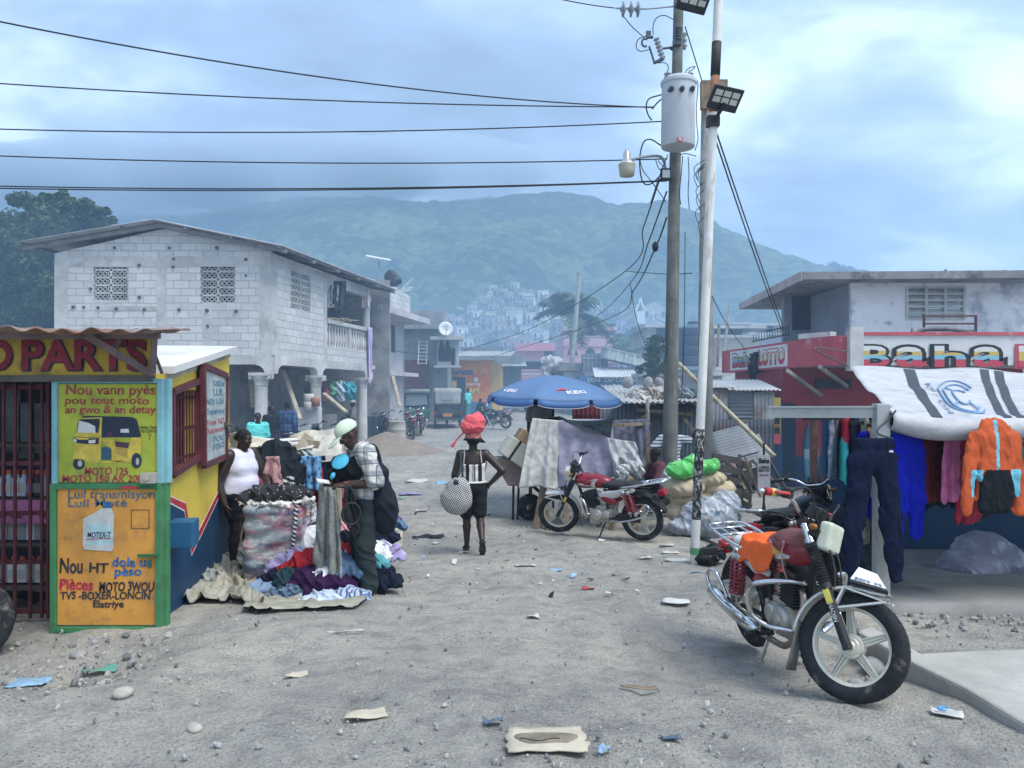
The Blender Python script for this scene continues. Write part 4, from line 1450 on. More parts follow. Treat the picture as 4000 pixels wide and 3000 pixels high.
b=MB();b.cyl(P(1234,800,45),P(1252,594,45),.16,.12,10);b.cyl(P(1252,594,45),P(1252,589,45),.17,.17,10)
b.cyl(P(1234,800,45),(P(1234,800,45)[0]-.1,45,.5),.16,.17,10)
tag(b.build('wooden_pole',mat('pale_pole',(.36,.35,.34),.9,.2,4),auto=40),'pale wooden pole standing beside the tall palm','pole')
# shacks and lorry parts in the middle distance
M_BLSH=mat('blue_shop',(.05,.14,.28),.8,.15,1)
bs=thing('blue_shop','dark blue shop front with white tin awning behind the blue umbrella','shop',P(1300,880,42))
b=MB();b.box((*P(1315,0,43.4)[:2],P(0,812,42)[2]/2),(3.7,3,P(0,812,42)[2]));b.build('wall',M_BLSH,bs)
b=MB();corrugated(b,P(1284,814,41.2),UX*1,nrm(np.array([.05,1.4,.5])),P(1384,0,41.2)[0]-P(1284,0,41.2)[0],1.7,.16,.03);b.build('awning',mat('white_tin',(.66,.67,.68),.5,.1,1,metal=.2),bs,smooth=True,solid=.03)
b=MB();b.text('USHI  CEP·DIM·PARK',P(1270,825,41.84),UX,UZ,.24,3.1,fat=.02);b.build('lettering',mat('letter_pale',(.62,.66,.70),.8),bs)
sh=thing('grey_shack','grey plank shack piled with white sacks behind the umbrella','shack',P(1210,870,44))
b=MB();b.box((*P(1213,0,46)[:2],P(0,840,45)[2]),(2.2,3,3.0));b.box((*P(1237,0,45)[:2],P(0,815,45)[2]-1),(1.2,2,2.6));b.build('wall',M_CONC2,sh)
b=MB();b.box((*P(1214,0,45.4)[:2],P(0,800,45)[2]),(2.0,3.0,.12));b.build('roof',M_RUST,sh)
b=Blob(.06)
for px,py,r in ((1185,775,.5),(1195,783,.45),(1180,792,.35),(1203,776,.4),(1178,805,.3),(1176,817,.25)):
 b.ell(P(px,py+4,44),(r*.95,r*.8,r*.6),k=.06)
tag(b.build('sack_heap',mat('white_sack_far',(.46,.45,.43),.8,.15),noise=wrinkle(.07,5,1)),'heap of pale sacks spilling off the grey plank shack','sacks')
lt=thing('lorry_bed','tilted pale green lorry tipper bed resting on the roofs behind the umbrella','lorry bed',P(1360,800,43))
ca=P(1362,778,43)
b=MB();rot=rotm(0,.22,.1)
b.box(ca,(3.3,1.5,.55),rot);b.box(ca+rot@np.array([0,0,.3]),(3.4,1.6,.07),rot)
b.build('tipper_bed',mat('lorry_green',(.40,.44,.42),.7,.2,1,dirt=((.24,.18,.14),.3,2)),lt)
b=MB()
for i in range(7):b.box(ca+rot@np.array([-1.5+i*.5,-.78,0]),(.07,.06,.5),rot)
b.build('bed_rib',mat('lorry_pale',(.55,.57,.55),.7),lt)
lc=thing('shipping_crate','dark ribbed metal crate on the roofs beside the tipper bed','crate',P(1285,815,43.5))
b=MB();b.box(P(1284,783,44.2),(1.45,1.2,1.0));b.build('crate_body',mat('crate_slate',(.20,.23,.26),.7,.2,1),lc)
b=MB()
for i in range(6):b.box(P(1284,783,43.57)+UX*(-.62+.25*i),(.05,.05,.98))
b.box(P(1284,774.5,43.55),(1.5,.05,.06));b.build('crate_rib',mat('crate_grey',(.32,.35,.37),.7),lc)
for k,(px,py,w_,c_) in enumerate([(1060,790,4.6,(.40,.42,.44)),(1042,772,3.2,(.34,.36,.38))]):
 r=thing('tin_roof_shack',['low grey tin shack beside the orange shop','upper grey tin shack above the orange shop','small dark tin shack between orange shop and pink house'][k],'shack',P(px,py+30,48+k))
 b=MB();b.box(P(px,py+30,50+k),(w_*.9,2,3.2));b.build('wall',mat('shack_wall_%s'%'abc'[k],tuple(x*.6 for x in c_),.9,.2,1),r)
 b=MB();corrugated(b,P(px,py,48+k)-UX*w_/2,UX,nrm(np.array([0,2.5,.35])),w_,3,.2,.03);b.build('roof',mat('shack_roof_%s'%'abc'[k],c_,.6,.2,1),r,smooth=True,solid=.04)
# houses right of centre, seen past the poles
def flat_house(name,label,px0,px1,py0,py1,Y,col,dep=4,slabs=(),wins=(),cat='house'):
 a,b_=P(px0,py1,Y),P(px1,py0,Y)
 r=thing(name,label,cat,((a[0]+b_[0])/2,Y,a[2]))
 w=MB();w.box(((a[0]+b_[0])/2,Y+dep/2,(b_[2]+min(a[2],0))/2),(b_[0]-a[0],dep,b_[2]-min(a[2],0)));w.build('wall',mat(name+'_wall_%d'%px0,col,.9,.18,.8,dirt=((col[0]*.5,)*3,.32,1)),r)
 w=MB()
 for py in slabs:w.box(((a[0]+b_[0])/2,Y+dep/2-.3,P(0,py,Y)[2]),(b_[0]-a[0]+.5,dep+.6,.16))
 if slabs:w.build('slab',M_CONC,r)
 for x,y,ww,hh in wins:
  MB().box(P(x,y,Y-.02),(ww,.08,hh)).build('window',m_dk,r)
 return r
flat_house('concrete_house','grey concrete house with recessed balcony behind the utility pole',1398,1440,704,800,46,(.42,.40,.38),5,(706,745),((1432,728,.8,1.1),(1425,760,.8,.9),(1408,762,.6,.7)))
flat_house('pale_house','low cream house with blue upper wall right of the poles',1546,1640,726,765,44,(.60,.55,.44),4,(708,728),((1580,718,1.2,.5),))
flat_house('blue_top_house','small house with pale blue top behind the cream house',1578,1612,700,730,50,(.36,.50,.52),3,(700,))
flat_house('low_grey_house','low grey concrete building below the water tank',1400,1560,800,850,32,(.40,.41,.42),3,(808,),((1532,826,.3,.3),))
flat_house('back_house','dim grey building at the foot of the hill beside the balcony',1620,1690,704,760,55,(.38,.36,.36),3,(702,722),((1650,712,1.4,.5),))
tk=thing('water_tank','big dark ribbed water tank standing between the poles','water tank',P(1501,790,31.5))
a,b_=P(1501,790,31.5),P(1501,708,31.5)
prof=[(.001,0),(.76,0)]
for i in range(4):
 z=i*(b_[2]-a[2])/4
 prof+=[(.80,z+.04),(.80,z+.34),(.77,z+.38)]
prof+=[(.72,b_[2]-a[2]+.02),(.3,b_[2]-a[2]+.14),(.3,b_[2]-a[2]+.25),(.001,b_[2]-a[2]+.26)]
b=MB();b.lathe(prof,a,UZ,30);b.build('tank',mat('tank_slate',(.09,.13,.18),.55,.12,1),tk,auto=30)
b=MB();b.cyl(P(1549,793,24),P(1553,700,24),.05,n=8);tag(b.build('wooden_post',M_WOODP),'thin leaning pale post with wires right of the concrete pole','post')
b=MB();b.cyl(P(1562,770,34),P(1577,660,34),.07,.05,n=8);tag(b.build('wooden_post',M_WOODP),'taller leaning pale post behind the thin post','post')
tree('small_tree','small dark leafy tree left of the utility pole behind the tin roofs',(*P(1413,0,30)[:2],0),4,crownP([(1412,770,0,.55),(1420,745,0,.5),(1405,795,0,.5),(1425,790,0,.5)],30),2600,.07,12,trunk_r=.08)
tree('round_tree','dull green tree in the haze right of the pale pink house',(*P(1390,0,75)[:2],1),7,crownP([(1385,745,0,2.2),(1400,760,2,2),(1350,760,3,1.8)],78),5000,.2,14)
# spare parts kiosk on the left
M_YEL=mat('yellow_paint',(.68,.50,.07),.75,.12,1.5,.05,20,dirt=[((.40,.30,.10),.26,2.2,(1,1,.35)),((.20,.17,.12),.16,3)])
M_BLU=mat('blue_gloss',(.005,.045,.115),.55,.15,1.2,dirt=((.03,.06,.10),.3,2))
M_MAR=mat('maroon_paint',(.10,.022,.03),.6,.25,4,dirt=((.10,.05,.04),.3,5))
M_REDP=mat('red_paint',(.42,.03,.05),.65,.15,3)
KX,KY=-2.83,6.05
kk=-.39/2.35
ds_=nrm((kk,1,0));no_=nrm(np.cross(ds_,UZ))
def SU(px,py,out=0.0):
 q=(px-CX)/FPX
 Y=(KX-KY*kk)/(q-kk)
 p=P(px,py,Y)
 return ((Y-KY)/ds_[1],p[2])
K0=np.array([KX,KY,0.0])
ki=thing('parts_kiosk','yellow and blue motorcycle parts kiosk with maroon grilles and painted open door','kiosk',(-3.6,7,.05))
w=MB()
ue=SU(495,0)[0]
wl0,wl1=SU(365,0)[0]+.02,SU(424,0)[0]
zt=lambda a:2.15+.31*a/ue
wz0,wz1=SU(366,1021)[1],2.02
class KT:
 xs=[]
 def __call__(s,a):return zt(a)
w.wall((0,ue,-.2,KT()),[(wl0,wl1,wz0,wz1)],K0-no_*.12,ds_,UZ,.12)
w.prism([(0,0),(.16,0),(.16,2.15),(0,2.15)],K0-UX*.17+UZ*-.1+UY*.0,UX,UZ,.06)
w.build('wall',M_YEL,ki)
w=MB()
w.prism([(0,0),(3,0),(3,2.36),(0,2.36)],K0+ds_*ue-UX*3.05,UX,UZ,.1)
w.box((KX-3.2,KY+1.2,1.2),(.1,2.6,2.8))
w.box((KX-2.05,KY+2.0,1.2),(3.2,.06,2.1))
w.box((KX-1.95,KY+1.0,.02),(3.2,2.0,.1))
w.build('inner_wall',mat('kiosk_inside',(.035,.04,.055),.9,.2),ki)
def strip(poly,m,name,t,out=.003):
 MB().prism(poly,K0+no_*out,ds_,UZ,t).build(name,m,ki)
zz_=[(358,1070),(401,1088),(413,1173),(497,1005)]
low=[SU(358,1079),SU(397,1098),SU(412,1192),SU(495,1030)]
low=[(max(0,low[0][0]),low[0][1])]+low[1:]
strip([(0,-.2),(ue,-.2)]+low[::-1],M_BLU,'blue_dado',.003,.001)
def band(off0,off1,m,name,t):
 a=[SU(x,y+off0) for x,y in ((359,1070),(400,1088),(412,1180),(495,1012))]
 b=[SU(x,y+off1) for x,y in ((359,1070),(397,1090),(412.5,1186),(495,1012))]
 strip(b+a[::-1],m,name,t,.0045)
band(-2,15,mat('white_trim',(.7,.68,.62),.7),'trim_line',.002)
band(0,11,M_REDP,'red_stripe',.004)
w=MB()
w.prism([(0,0),(ue+.1,.31*1.04),(ue+.1,.31*1.04+.06),(0,.06)],K0+no_*.05-no_*2.6+UZ*2.15,ds_,UZ,2.62)
w.build('roof',mat('roof_sheet_white',(.62,.62,.60),.7,.12,1,dirt=((.45,.40,.34),.3,1.5)),ki)
w=MB();w.prism([(0,2.09),(ue,2.40),(ue,2.47),(0,2.16)],K0+no_*.004,ds_,UZ,.01);w.build('roof_edge',mat('stained_edge',(.42,.38,.28),.85,.3,3),ki)
b=MB()
def SP(px,py,out=.0):
 u_,z_=SU(px,py);return K0+ds_*u_+UZ*z_+no_*out
fr_=[(wl0-.02,wz0-.02),(wl1+.02,wz0+.05),(wl1+.02,wz1+.09),(wl0-.02,wz1-.02)]
for i in range(4):
 a,c_=fr_[i],fr_[(i+1)%4]
 b.beam(K0+ds_*a[0]+UZ*a[1]+no_*.02,K0+ds_*c_[0]+UZ*c_[1]+no_*.02,.05,.06,up=no_)
b.build('window_frame',M_MAR,ki)
b=MB()
for i in range(9):
 u_=wl0+(i+.5)/9*(wl1-wl0)
 b.beam(K0+ds_*u_+UZ*wz0+no_*.0,K0+ds_*u_+UZ*wz1+no_*.0,.014,.014,up=no_)
for t in (.12,.5,.9):b.beam(K0+ds_*wl0+UZ*(wz0+(wz1-wz0)*t)-no_*.02,K0+ds_*wl1+UZ*(wz0+(wz1-wz0)*t)-no_*.02,.03,.015,up=no_)
b.build('window_bars',M_MAR,ki)
pn=[SU(424,790),SU(476,812),SU(474,986),SU(426,1006)][::-1]
b=MB()
for i in range(4):
 a,c_=pn[i],pn[(i+1)%4]
 b.beam(K0+ds_*a[0]+UZ*a[1]+no_*.06,K0+ds_*c_[0]+UZ*c_[1]+no_*.06,.06,.05,up=no_)
shf=b.build('window_shutter',M_MAR,ki)
b=MB();b.prism(pn,K0+no_*.045,ds_,UZ,.02)
b.build('glass',mat('painted_glass',(.46,.52,.50),.35,.2,3,dirt=((.30,.36,.36),.4,4)),shf)
b=MB()
gcol=[mat('glass_blue',(.16,.30,.38),.7,.4,20),mat('glass_red',(.46,.18,.19),.7,.4,20)]
for i,(s_,y,c_,h_) in enumerate([('KREM',834,0,.06),('LUIL',854,0,.075),('NOU LOUE',874,0,.06),('Transmisyon',896,0,.06),('Fren SiD',920,1,.06),('Balancier',938,1,.06),('POU',955,0,.06),('PESO',972,0,.06)]):
 a=SP(431 if len(s_)>4 else 446,y,.068);c_e=SP(471,y-3,.068)
 MB().text(s_,a,ds_,UZ,h_,(SU(470,0)[0]-SU(431 if len(s_)>4 else 446,0)[0]),fat=.01,ext=.001).build('lettering',gcol[c_],shf)
b=MB();b.cyl(SP(468,918,.1),SP(480,918,.1),.014,n=8);b.box(SP(471,918,.08),(.04,.04,.06));b.tube(curve_pts([SP(478,925,.07),SP(482,940,.06),SP(480,960,.05),SP(484,985,.04)],10),.006,6)
b.build('shutter_bolt',mat('old_iron',(.12,.11,.11),.6,.2,metal=.5),shf)
wb=MB();c_=SP(369,1152,.1);wb.box(c_,(.2,.22,.22),rotm(0,0,math.atan2(ds_[1],ds_[0])-math.pi/2));wb.build('wall_box',mat('bright_blue_box',(.015,.10,.21),.5,.15,3),ki,bevel=.008)
SY=5.72
sg=MB();a,c_=P(-260,812,SY),P(329,716,SY)
sg.box(((a[0]+c_[0])/2,SY+.03,(a[2]+c_[2])/2),(c_[0]-a[0],.05,c_[2]-a[2]));sgo=sg.build('signboard',mat('sign_yellow',(.50,.35,.06),.75,.2,2,dirt=((.18,.14,.06),.34,2.5)),ki)
b=MB();b.box(((a[0]+c_[0])/2,SY+.02,a[2]-.02),(c_[0]-a[0],.07,.05));b.build('sign_edge',mat('sign_edge_dark',(.12,.12,.10),.8,.3),sgo)
b=MB()
for mi,dx,ft in ((0,.010,.045),(1,0,.03)):
 o_=P(46,797,SY-.004-.004*mi)
 k_=SY/FPX
 b.text('PARTS',o_+UX*dx-UZ*dx*.6,UX,UZ,65*k_,270*k_,mi=mi,fat=ft,ext=.001)
 b.text('AUTO',P(-210,797,SY-.004-.004*mi)+UX*dx-UZ*dx*.6,UX,UZ,65*k_,236*k_,mi=mi,fat=ft,ext=.001)
b.build('lettering',[mat('letter_navy',(.02,.03,.06),.7),mat('letter_maroon',(.24,.03,.05),.7,.2,4)],sgo)
cn=MB()
corrugated(cn,(-5.6,5.1,2.44),UX,nrm((0,1.4,.10)),3.13,.62,.19,.016,wob=.13,seed=3)
cno=cn.build('canopy',M_RUST,ki,smooth=True,solid=.006)
b=MB()
b.beam(P(181,722,5.35),P(328,809,5.66),.045,.045);b.beam(P(334,725,5.5),P(330,806,5.6),.04,.04);b.beam(P(-200,727,5.45),P(345,724,5.45),.04,.05);b.beam(P(257,733,5.5),P(245,756,5.6),.03,.03)
b.beam(P(336,770,5.6),P(350,806,5.75),.02,.02)
b.build('canopy_frame',mat('angle_iron',(.20,.15,.15),.7,.25,4),cno)
gb=MB()
for px in (-60,-25,8,33,66,91,104):gb.beam(P(px,826,KY),P(px-1,1335,KY),.02,.02)
for py in (838,1002,1110,1215,1322):gb.beam(P(-120,py,KY+.02),P(112,py-2,KY+.02),.02,.035)
gb.build('door_grille',M_MAR,ki)
gb=MB();gb.box(P(40,1105,KY+.35),(1.0,.03,.2));gb.build('counter',mat('pink_counter',(.42,.14,.28),.7,.15,3),ki)
gb=MB();gb.text('Serve',P(-22,1118,KY+.325),UX,UZ,.075,.27,fat=.02,shear=.1);gb.text('le',P(85,1118,KY+.325),UX,UZ,.075,.09,fat=.02);gb.build('lettering',mat('letter_purple',(.16,.02,.10),.7),ki)
gb=MB()
for py in (1076,1170,1262,960):gb.box((*P(40,py,KY+.5)[:2],P(0,py,KY+.5)[2]),(1.5,.32,.025))
gb.build('shelf',mat('dark_shelf',(.10,.08,.07),.8,.2),ki)
gb=MB()
for i,(px,py,h_) in enumerate([(60,930,.5),(30,905,.6),(85,925,.45)]):gb.box(P(px,py,KY+.7),(.14,.04,h_))
gb.build('hanging_stock',mat('dim_stock',(.10,.12,.14),.5,.4,6),ki)
bc=[('red',(.40,.03,.03)),('black',(.03,.03,.035)),('pale blue',(.35,.45,.55)),('white',(.6,.6,.58)),('grey',(.25,.27,.3))]
rg=np.random.default_rng(4)
first={}
for si,py in enumerate((1076,1170,1262)):
 for i in range(8 if si==0 else 6):
  px=-8+i*(15 if si==0 else 19)+rg.uniform(-2,2)
  nm,c_=bc[int(rg.integers(0,5))] if si==0 else bc[3+int(rg.integers(0,2))]
  p=P(px,py-3,KY+.44)
  lb_='%s plastic oil bottle on the %s shelf behind the kiosk grille'%(nm,('top','middle','bottom')[si])
  key=nm
  if key not in first:
   r=thing('oil_bottle',lb_,'bottle',p,'oil bottles on the kiosk shelves')
   b=MB();b.box(p+UZ*.085,(.085,.05,.16));b.cyl(p+UZ*.16,p+UZ*.2,.03,.018,10);b.build('body',mat('bottle_'+nm.replace(' ','_'),c_,.4,.1),r,bevel=.008)
   b=MB();b.cyl(p+UZ*.2,p+UZ*.235,.02,n=10);b.build('cap',mat('bottle_cap',(.5,.1,.05),.5),r)
   b=MB();b.box(p+UZ*.08-UY*.0265,(.06,.003,.08));b.build('label',mat('bottle_label_'+nm.replace(' ','_'),tuple(min(1,.15+x*.5) for x in c_[::-1]),.5),r)
   first[key]=r
  else:
   dup(first[key],loc=p,label=lb_)
# the painted door
DY=5.75
def DP(x,y,lay=0):return P(99.5+.1767*x,812.9+.1767*y,DY-.001*lay)
def DQ(x,y,lay=0):return P(.4667*x,663.6+.4667*y,DY-.001*lay)
dk=DY/FPX
dr=MB();a,c_=P(116,1364,DY),P(352,822,DY)
zmid=P(0,1044,DY)[2]
dr.box(((a[0]+c_[0])/2,DY+.025,(a[2]+c_[2])/2),(c_[0]-a[0],.03,c_[2]-a[2]));dro=dr.build('door',mat('door_core',(.16,.20,.14),.8,.2),ki)
def pan(px0,py0,px1,py1,m,nm,lay=0,t=.012):
 q0,q1=P(px0,py1,DY),P(px1,py0,DY)
 MB().box(((q0[0]+q1[0])/2,DY+.007-lay*.001,(q0[2]+q1[2])/2),(q1[0]-q0[0],t,q1[2]-q0[2])).build(nm,m,dro)
pan(124,830,341,1042,mat('lime_panel',(.42,.48,.055),.7,.12,3,.05,20,dirt=[((.26,.30,.06),.34,3.5),((.10,.12,.04),.16,7)]),'upper_panel')
pan(124,1056,337,1350,mat('orange_panel',(.62,.29,.055),.75,.14,3,.05,20,dirt=[((.40,.20,.06),.36,3),((.13,.09,.05),.22,9)]),'lower_panel')
M_LB=mat('sky_blue_frame',(.22,.47,.52),.65,.12,3,dirt=((.16,.26,.26),.2,6))
M_GN=mat('green_frame',(.055,.22,.09),.65,.2,4,dirt=((.07,.12,.07),.3,6))
for m_,y0,y1,nm in ((M_LB,818,1044,'upper_frame'),(M_GN,1044,1366,'lower_frame')):
 b=MB()
 def bar(px0,py0,px1,py1,dep=.06):
  q0,q1=P(px0,py1,DY),P(px1,py0,DY)
  b.box(((q0[0]+q1[0])/2,DY+.012,(q0[2]+q1[2])/2),(q1[0]-q0[0],dep,q1[2]-q0[2]))
 xo=0 if nm[0]=='u' else -4
 bar(114+xo,y0,126+xo*.7,y1);bar(341+xo,y0,354+xo,y1);
 bar(126+xo*.7,y0,341+xo,y0+(10 if nm[0]=='u' else 12))
 if nm[0]!='u':bar(126+xo*.7,y1-12,341+xo,y1)
 q0,q1=P(354+xo,y1,DY),P(363+xo,y0,DY)
 b.box(((q0[0]+q1[0])/2,DY+.045,(q0[2]+q1[2])/2),(q1[0]-q0[0],.06,q1[2]-q0[2]))
 b.build(nm,m_,dro,bevel=.004)
def line(b,s_,x0,x1,y,h_,mi,fn=DP,sc_=.1767,fat=.012,shear=.06,wob=.03,lay=2):
 b.text(s_,fn(x0,y,lay),UX,UZ,h_*sc_*dk,(x1-x0)*sc_*dk,mi=mi,fat=fat,ext=.0006,shear=shear,wob=wob)
b=MB()
line(b,'Nou vann pyès',240,1335,222,125,0);line(b,'pou tout moto',230,1255,340,100,0);line(b,'an gwo & an detay',230,1340,450,100,0)
line(b,'MOTO 125',470,1000,1203,92,0,fat=.022);line(b,'MOTO 150 AK 200',195,1175,1293,88,0,fat=.022)
line(b,'Atelier Dave',1150,1350,640,40,1,fat=.0);line(b,'43725076',1156,1352,688,38,1,fat=.0)
b.beam(DP(1235,708,2),DP(1285,712,2),.002,.004);b.beam(DP(1280,712,2),DP(1256,785,2),.002,.004)
line(b,'Luil transmisyon',265,1325,1490,108,2);line(b,'Luil Motè',265,990,1594,100,2)
line(b,'Nou',275,382,1228,70,1,DQ,.4667,fat=.025);line(b,'HT',412,500,1228,46,1,DQ,.4667,fat=.025)
line(b,'dola us',518,700,1200,44,3,DQ,.4667,fat=.025);line(b,'pèso',530,655,1242,42,3,DQ,.4667,fat=.025)
line(b,'Pièces',275,430,1308,52,4,DQ,.4667,fat=.025);line(b,'MOTO 3WOU',458,712,1314,44,1,DQ,.4667,fat=.03)
line(b,'TVS -BOXER-LONCIN',278,695,1351,36,1,DQ,.4667,fat=.025);line(b,'Elatriye',430,572,1389,33,1,DQ,.4667,fat=.025)
b.build('lettering',[mat('brush_red',(.38,.06,.07),.7,.5,30),mat('brush_black',(.03,.035,.045),.7,.5,30),mat('brush_slate',(.10,.16,.22),.7,.5,30),mat('brush_blue',(.03,.14,.34),.7,.5,30),mat('brush_crimson',(.48,.03,.06),.7,.5,30)],dro)
rk=MB()
def pl(pts,mi,lay,fn=DP):rk.prism([tuple(p) for p in pts][::-1],fn(0,0,0)+UY*(.0)-UY*.001*lay,UX*(.1767*dk),-UZ*(.1767*dk),-.0008 if False else .0008,mi)
def poly(pts,mi,lay):
 P3=np.array([DP(x,y,lay) for x,y in pts]);k=len(P3)
 rk.add(np.concatenate([P3,P3-UY*.0008]),[tuple(range(k,2*k)),tuple(range(k))[::-1]]+[(i,(i+1)%k,(i+1)%k+k,i+k) for i in range(k)],mi)
def disc(x,y,rx,ry,mi,lay):poly([(x+rx*math.cos(t),y+ry*math.sin(t)) for t in np.linspace(0,2*np.pi,18,endpoint=False)],mi,lay)
poly([(410,500),(480,482),(1000,495),(1060,500),(1110,530),(1160,720),(1150,745),(680,745),(680,520)],1,2)
poly([(400,510),(685,500),(680,640),(670,1040),(620,1060),(490,1045),(480,960),(320,1000),(340,930),(360,900),(340,830),(345,740),(370,690)],0,3)
poly([(835,770),(850,865),(1000,880),(1040,750),(1165,745),(1160,930),(1140,960),(1090,1000),(1060,1040),(850,1045),(830,1010)],0,3)
poly([(680,765),(840,772),(835,800),(835,1040),(805,1040),(800,880),(690,800)],0,3)
poly([(690,1040),(840,1030),(1050,1040),(1040,1052),(690,1056)],0,3)
poly([(405,525),(655,518),(658,560),(640,690),(375,690),(385,590)],1,4)
poly([(405,540),(520,570),(600,610),(605,690),(382,688)],3,5)
poly([(675,870),(740,860),(795,890),(790,1020),(675,1022)],4,4)
poly([(845,795),(1020,815),(1005,880),(850,855)],5,4)
poly([(850,868),(1000,885),(990,1000),(850,940)],6,4)
poly([(910,645),(1010,640),(1015,690),(912,688)],3,5)
poly([(745,680),(820,680),(820,740),(745,740)],5,4)
poly([(340,750),(365,745),(390,775),(510,775),(530,760),(650,755),(640,830),(510,830),(380,815),(345,810)],1,4)
poly([(520,780),(610,772),(600,818),(522,820)],3,5);disc(358,785,16,26,3,5)
poly([(355,735),(500,745),(668,738),(668,744),(500,752),(355,742)],1,4)
poly([(318,1005),(340,940),(400,915),(470,930),(492,1000),(485,1020)],0,4)
disc(400,1070,72,72,1,3.5);disc(415,1065,28,40,2,5);disc(1105,1030,62,95,1,4);disc(1118,1040,22,45,2,5)
rk.build('painted_rickshaw',[mat('art_yellow',(.66,.50,.08),.7,.2,12),mat('art_navy',(.025,.04,.065),.7,.2,12),mat('art_grey',(.45,.44,.36),.7),mat('art_white',(.66,.66,.64),.7,.1,12),mat('art_teal',(.05,.11,.16),.7),mat('art_purple',(.10,.04,.08),.7),mat('art_ochre',(.50,.33,.08),.7)],dro)
rk=MB()
def polyq(pts,mi,lay):
 P3=np.array([DQ(x,y,lay) for x,y in pts]);k=len(P3)
 rk.add(np.concatenate([P3,P3-UY*.0008]),[tuple(range(k,2*k)),tuple(range(k))[::-1]]+[(i,(i+1)%k,(i+1)%k+k,i+k) for i in range(k)],mi)
polyq([(385,980),(440,950),(470,930),(515,930),(528,960),(525,1120),(515,1130),(390,1122),(383,1100)],0,3.2)
polyq([(475,905),(500,898),(515,905),(516,930),(474,930)],1,3.4)
polyq([(405,1000),(500,1000),(500,1015),(520,1015),(520,1100),(405,1100)],2,4)
polyq([(400,1072),(512,1068),(512,1072),(400,1077)],3,5)
line(rk,'MOTEX-T',405,512,1066,26,4,DQ,.4667,fat=.02,lay=5.4)
for x0,y0,x1,y1 in ((608,938,690,938),(608,938,608,1023),(608,1023,690,1023),(690,938,690,1023)):rk.beam(DQ(x0,y0,2),DQ(x1,y1,2),.003,.003,mi=4)
rk.build('painted_bottle',[mat('art_silver',(.46,.48,.46),.7,.15,14),mat('art_blue_cap',(.03,.12,.24),.7),mat('art_pale_blue',(.36,.52,.55),.7,.15,14),M_REDP,mat('brush_black',(0,0,0))],dro)
b=MB();q0,q1=DP(1200,1300),DP(1378,1172);b.box(((q0[0]+q1[0])/2,DY-.04,(q0[2]+q1[2])/2),(q1[0]-q0[0],.06,q1[2]-q0[2]));b.cyl(DP(1282,1245)-UY*.07,DP(1282,1245)-UY*.085,.016,n=12)
b.build('lock_box',mat('lock_metal',(.42,.39,.33),.5,.15,8,metal=.3),dro,bevel=.004)
b=MB()
b.beam(DQ(645,1147)-UY*.02,DQ(738,1147)-UY*.02,.03,.02);b.tube(curve_pts([DQ(705,1150)-UY*.03,DQ(698,1175)-UY*.035,DQ(702,1205)-UY*.03,DQ(712,1185)-UY*.03],12),.006,6)
b.build('latch',mat('latch_green',(.03,.12,.05),.6),dro)
MB().beam(DQ(650,833)-UY*.02,DQ(735,833)-UY*.02,.022,.02).build('latch',MATS['latch_green'],dro)
MB().beam(DP(940,1352)-UY*.021,DP(1135,1358)-UY*.021,.004,.02).build('paint_smear',M_REDP,dro)
# people
SKIN=mat('skin_deep',(.034,.019,.013),.42,.12,8,spec=.4)
SKIN2=mat('skin_brown',(.055,.029,.019),.5,.12,8,spec=.4)
HAIR=mat('hair_black',(.012,.011,.011),.8,.2,30,.5,80)
class Pose:
 """joints of a figure: f forward, l to its left, u up, in shares of the height"""
 def __init__(s,base,yaw,H,fat=1.0,**kw):
  s.H=H;s.fat=fat;s.base=np.asarray(base,float)
  s.F=np.array([math.cos(yaw),math.sin(yaw),0]);s.L=np.array([-math.sin(yaw),math.cos(yaw),0])
  J=dict(pel=(0,0,.535),waist=(0,0,.615),chest=(0,0,.73),neck=(0,0,.835),head=(.012,0,.925),shL=(0,.105,.81),shR=(0,-.105,.81),elL=(-.015,.135,.64),elR=(-.015,-.135,.64),wrL=(.03,.14,.49),wrR=(.03,-.14,.49),hiL=(0,.052,.505),hiR=(0,-.052,.505),knL=(.012,.056,.285),knR=(.012,-.056,.285),anL=(-.012,.06,.042),anR=(-.012,-.06,.042),toL=(.085,.07,.016),toR=(.085,-.07,.016))
  opt={k:kw.pop(k) for k in list(kw) if k not in J}
  J.update(kw);s.J=J;s.o=opt
 def p(s,k,off=(0,0,0)):
  j=s.J[k] if isinstance(k,str) else k
  return s.base+(s.F*(j[0]+off[0])+s.L*(j[1]+off[1])+UZ*(j[2]+off[2]))*s.H
 def mix(s,a,b,t):return s.p(a)*(1-t)+s.p(b)*t
 def rot(s):return np.stack([s.F,s.L,UZ],1)
def hand(B,s,wrist,d,up,side,k=.004,curl=.5,det=True):
 """palm, four unequal bent fingers, thumb leaving the side of the palm; up is the back of the hand"""
 H=s.H;d=nrm(d);n=nrm(np.asarray(up)-d*np.dot(up,d));w=np.cross(n,d)*side
 m=np.stack([d,w,n],1)
 B.ell(wrist+d*.03*H,np.array([.034,.0245,.012])*H,m,k=.012)
 if not det:
  B.cap(wrist+d*.05*H,wrist+d*.085*H-n*.012*H,.012*H,.008*H,.012);return
 for i,(o_,ln) in enumerate(((.019,.043),(.0065,.050),(-.0065,.046),(-.018,.036))):
  a=wrist+d*.054*H+w*o_*H
  b=a+(d*math.cos(curl*.5)-n*math.sin(curl*.5))*ln*.5*H+w*o_*.14*H
  c=b+(d*math.cos(curl*1.5)-n*math.sin(curl*1.5))*ln*.5*H
  B.cap(a,b,.0058*H,.0052*H,k);B.cap(b,c,.0052*H,.0043*H,k)
 a=wrist+d*.018*H+w*.02*H;b=a+(d*.75+w*.6-n*.25)*.026*H;c=b+(d*.9+w*.15-n*.3)*.024*H
 B.cap(a,b,.0075*H,.0062*H,k+.002);B.cap(b,c,.006*H,.0048*H,k)
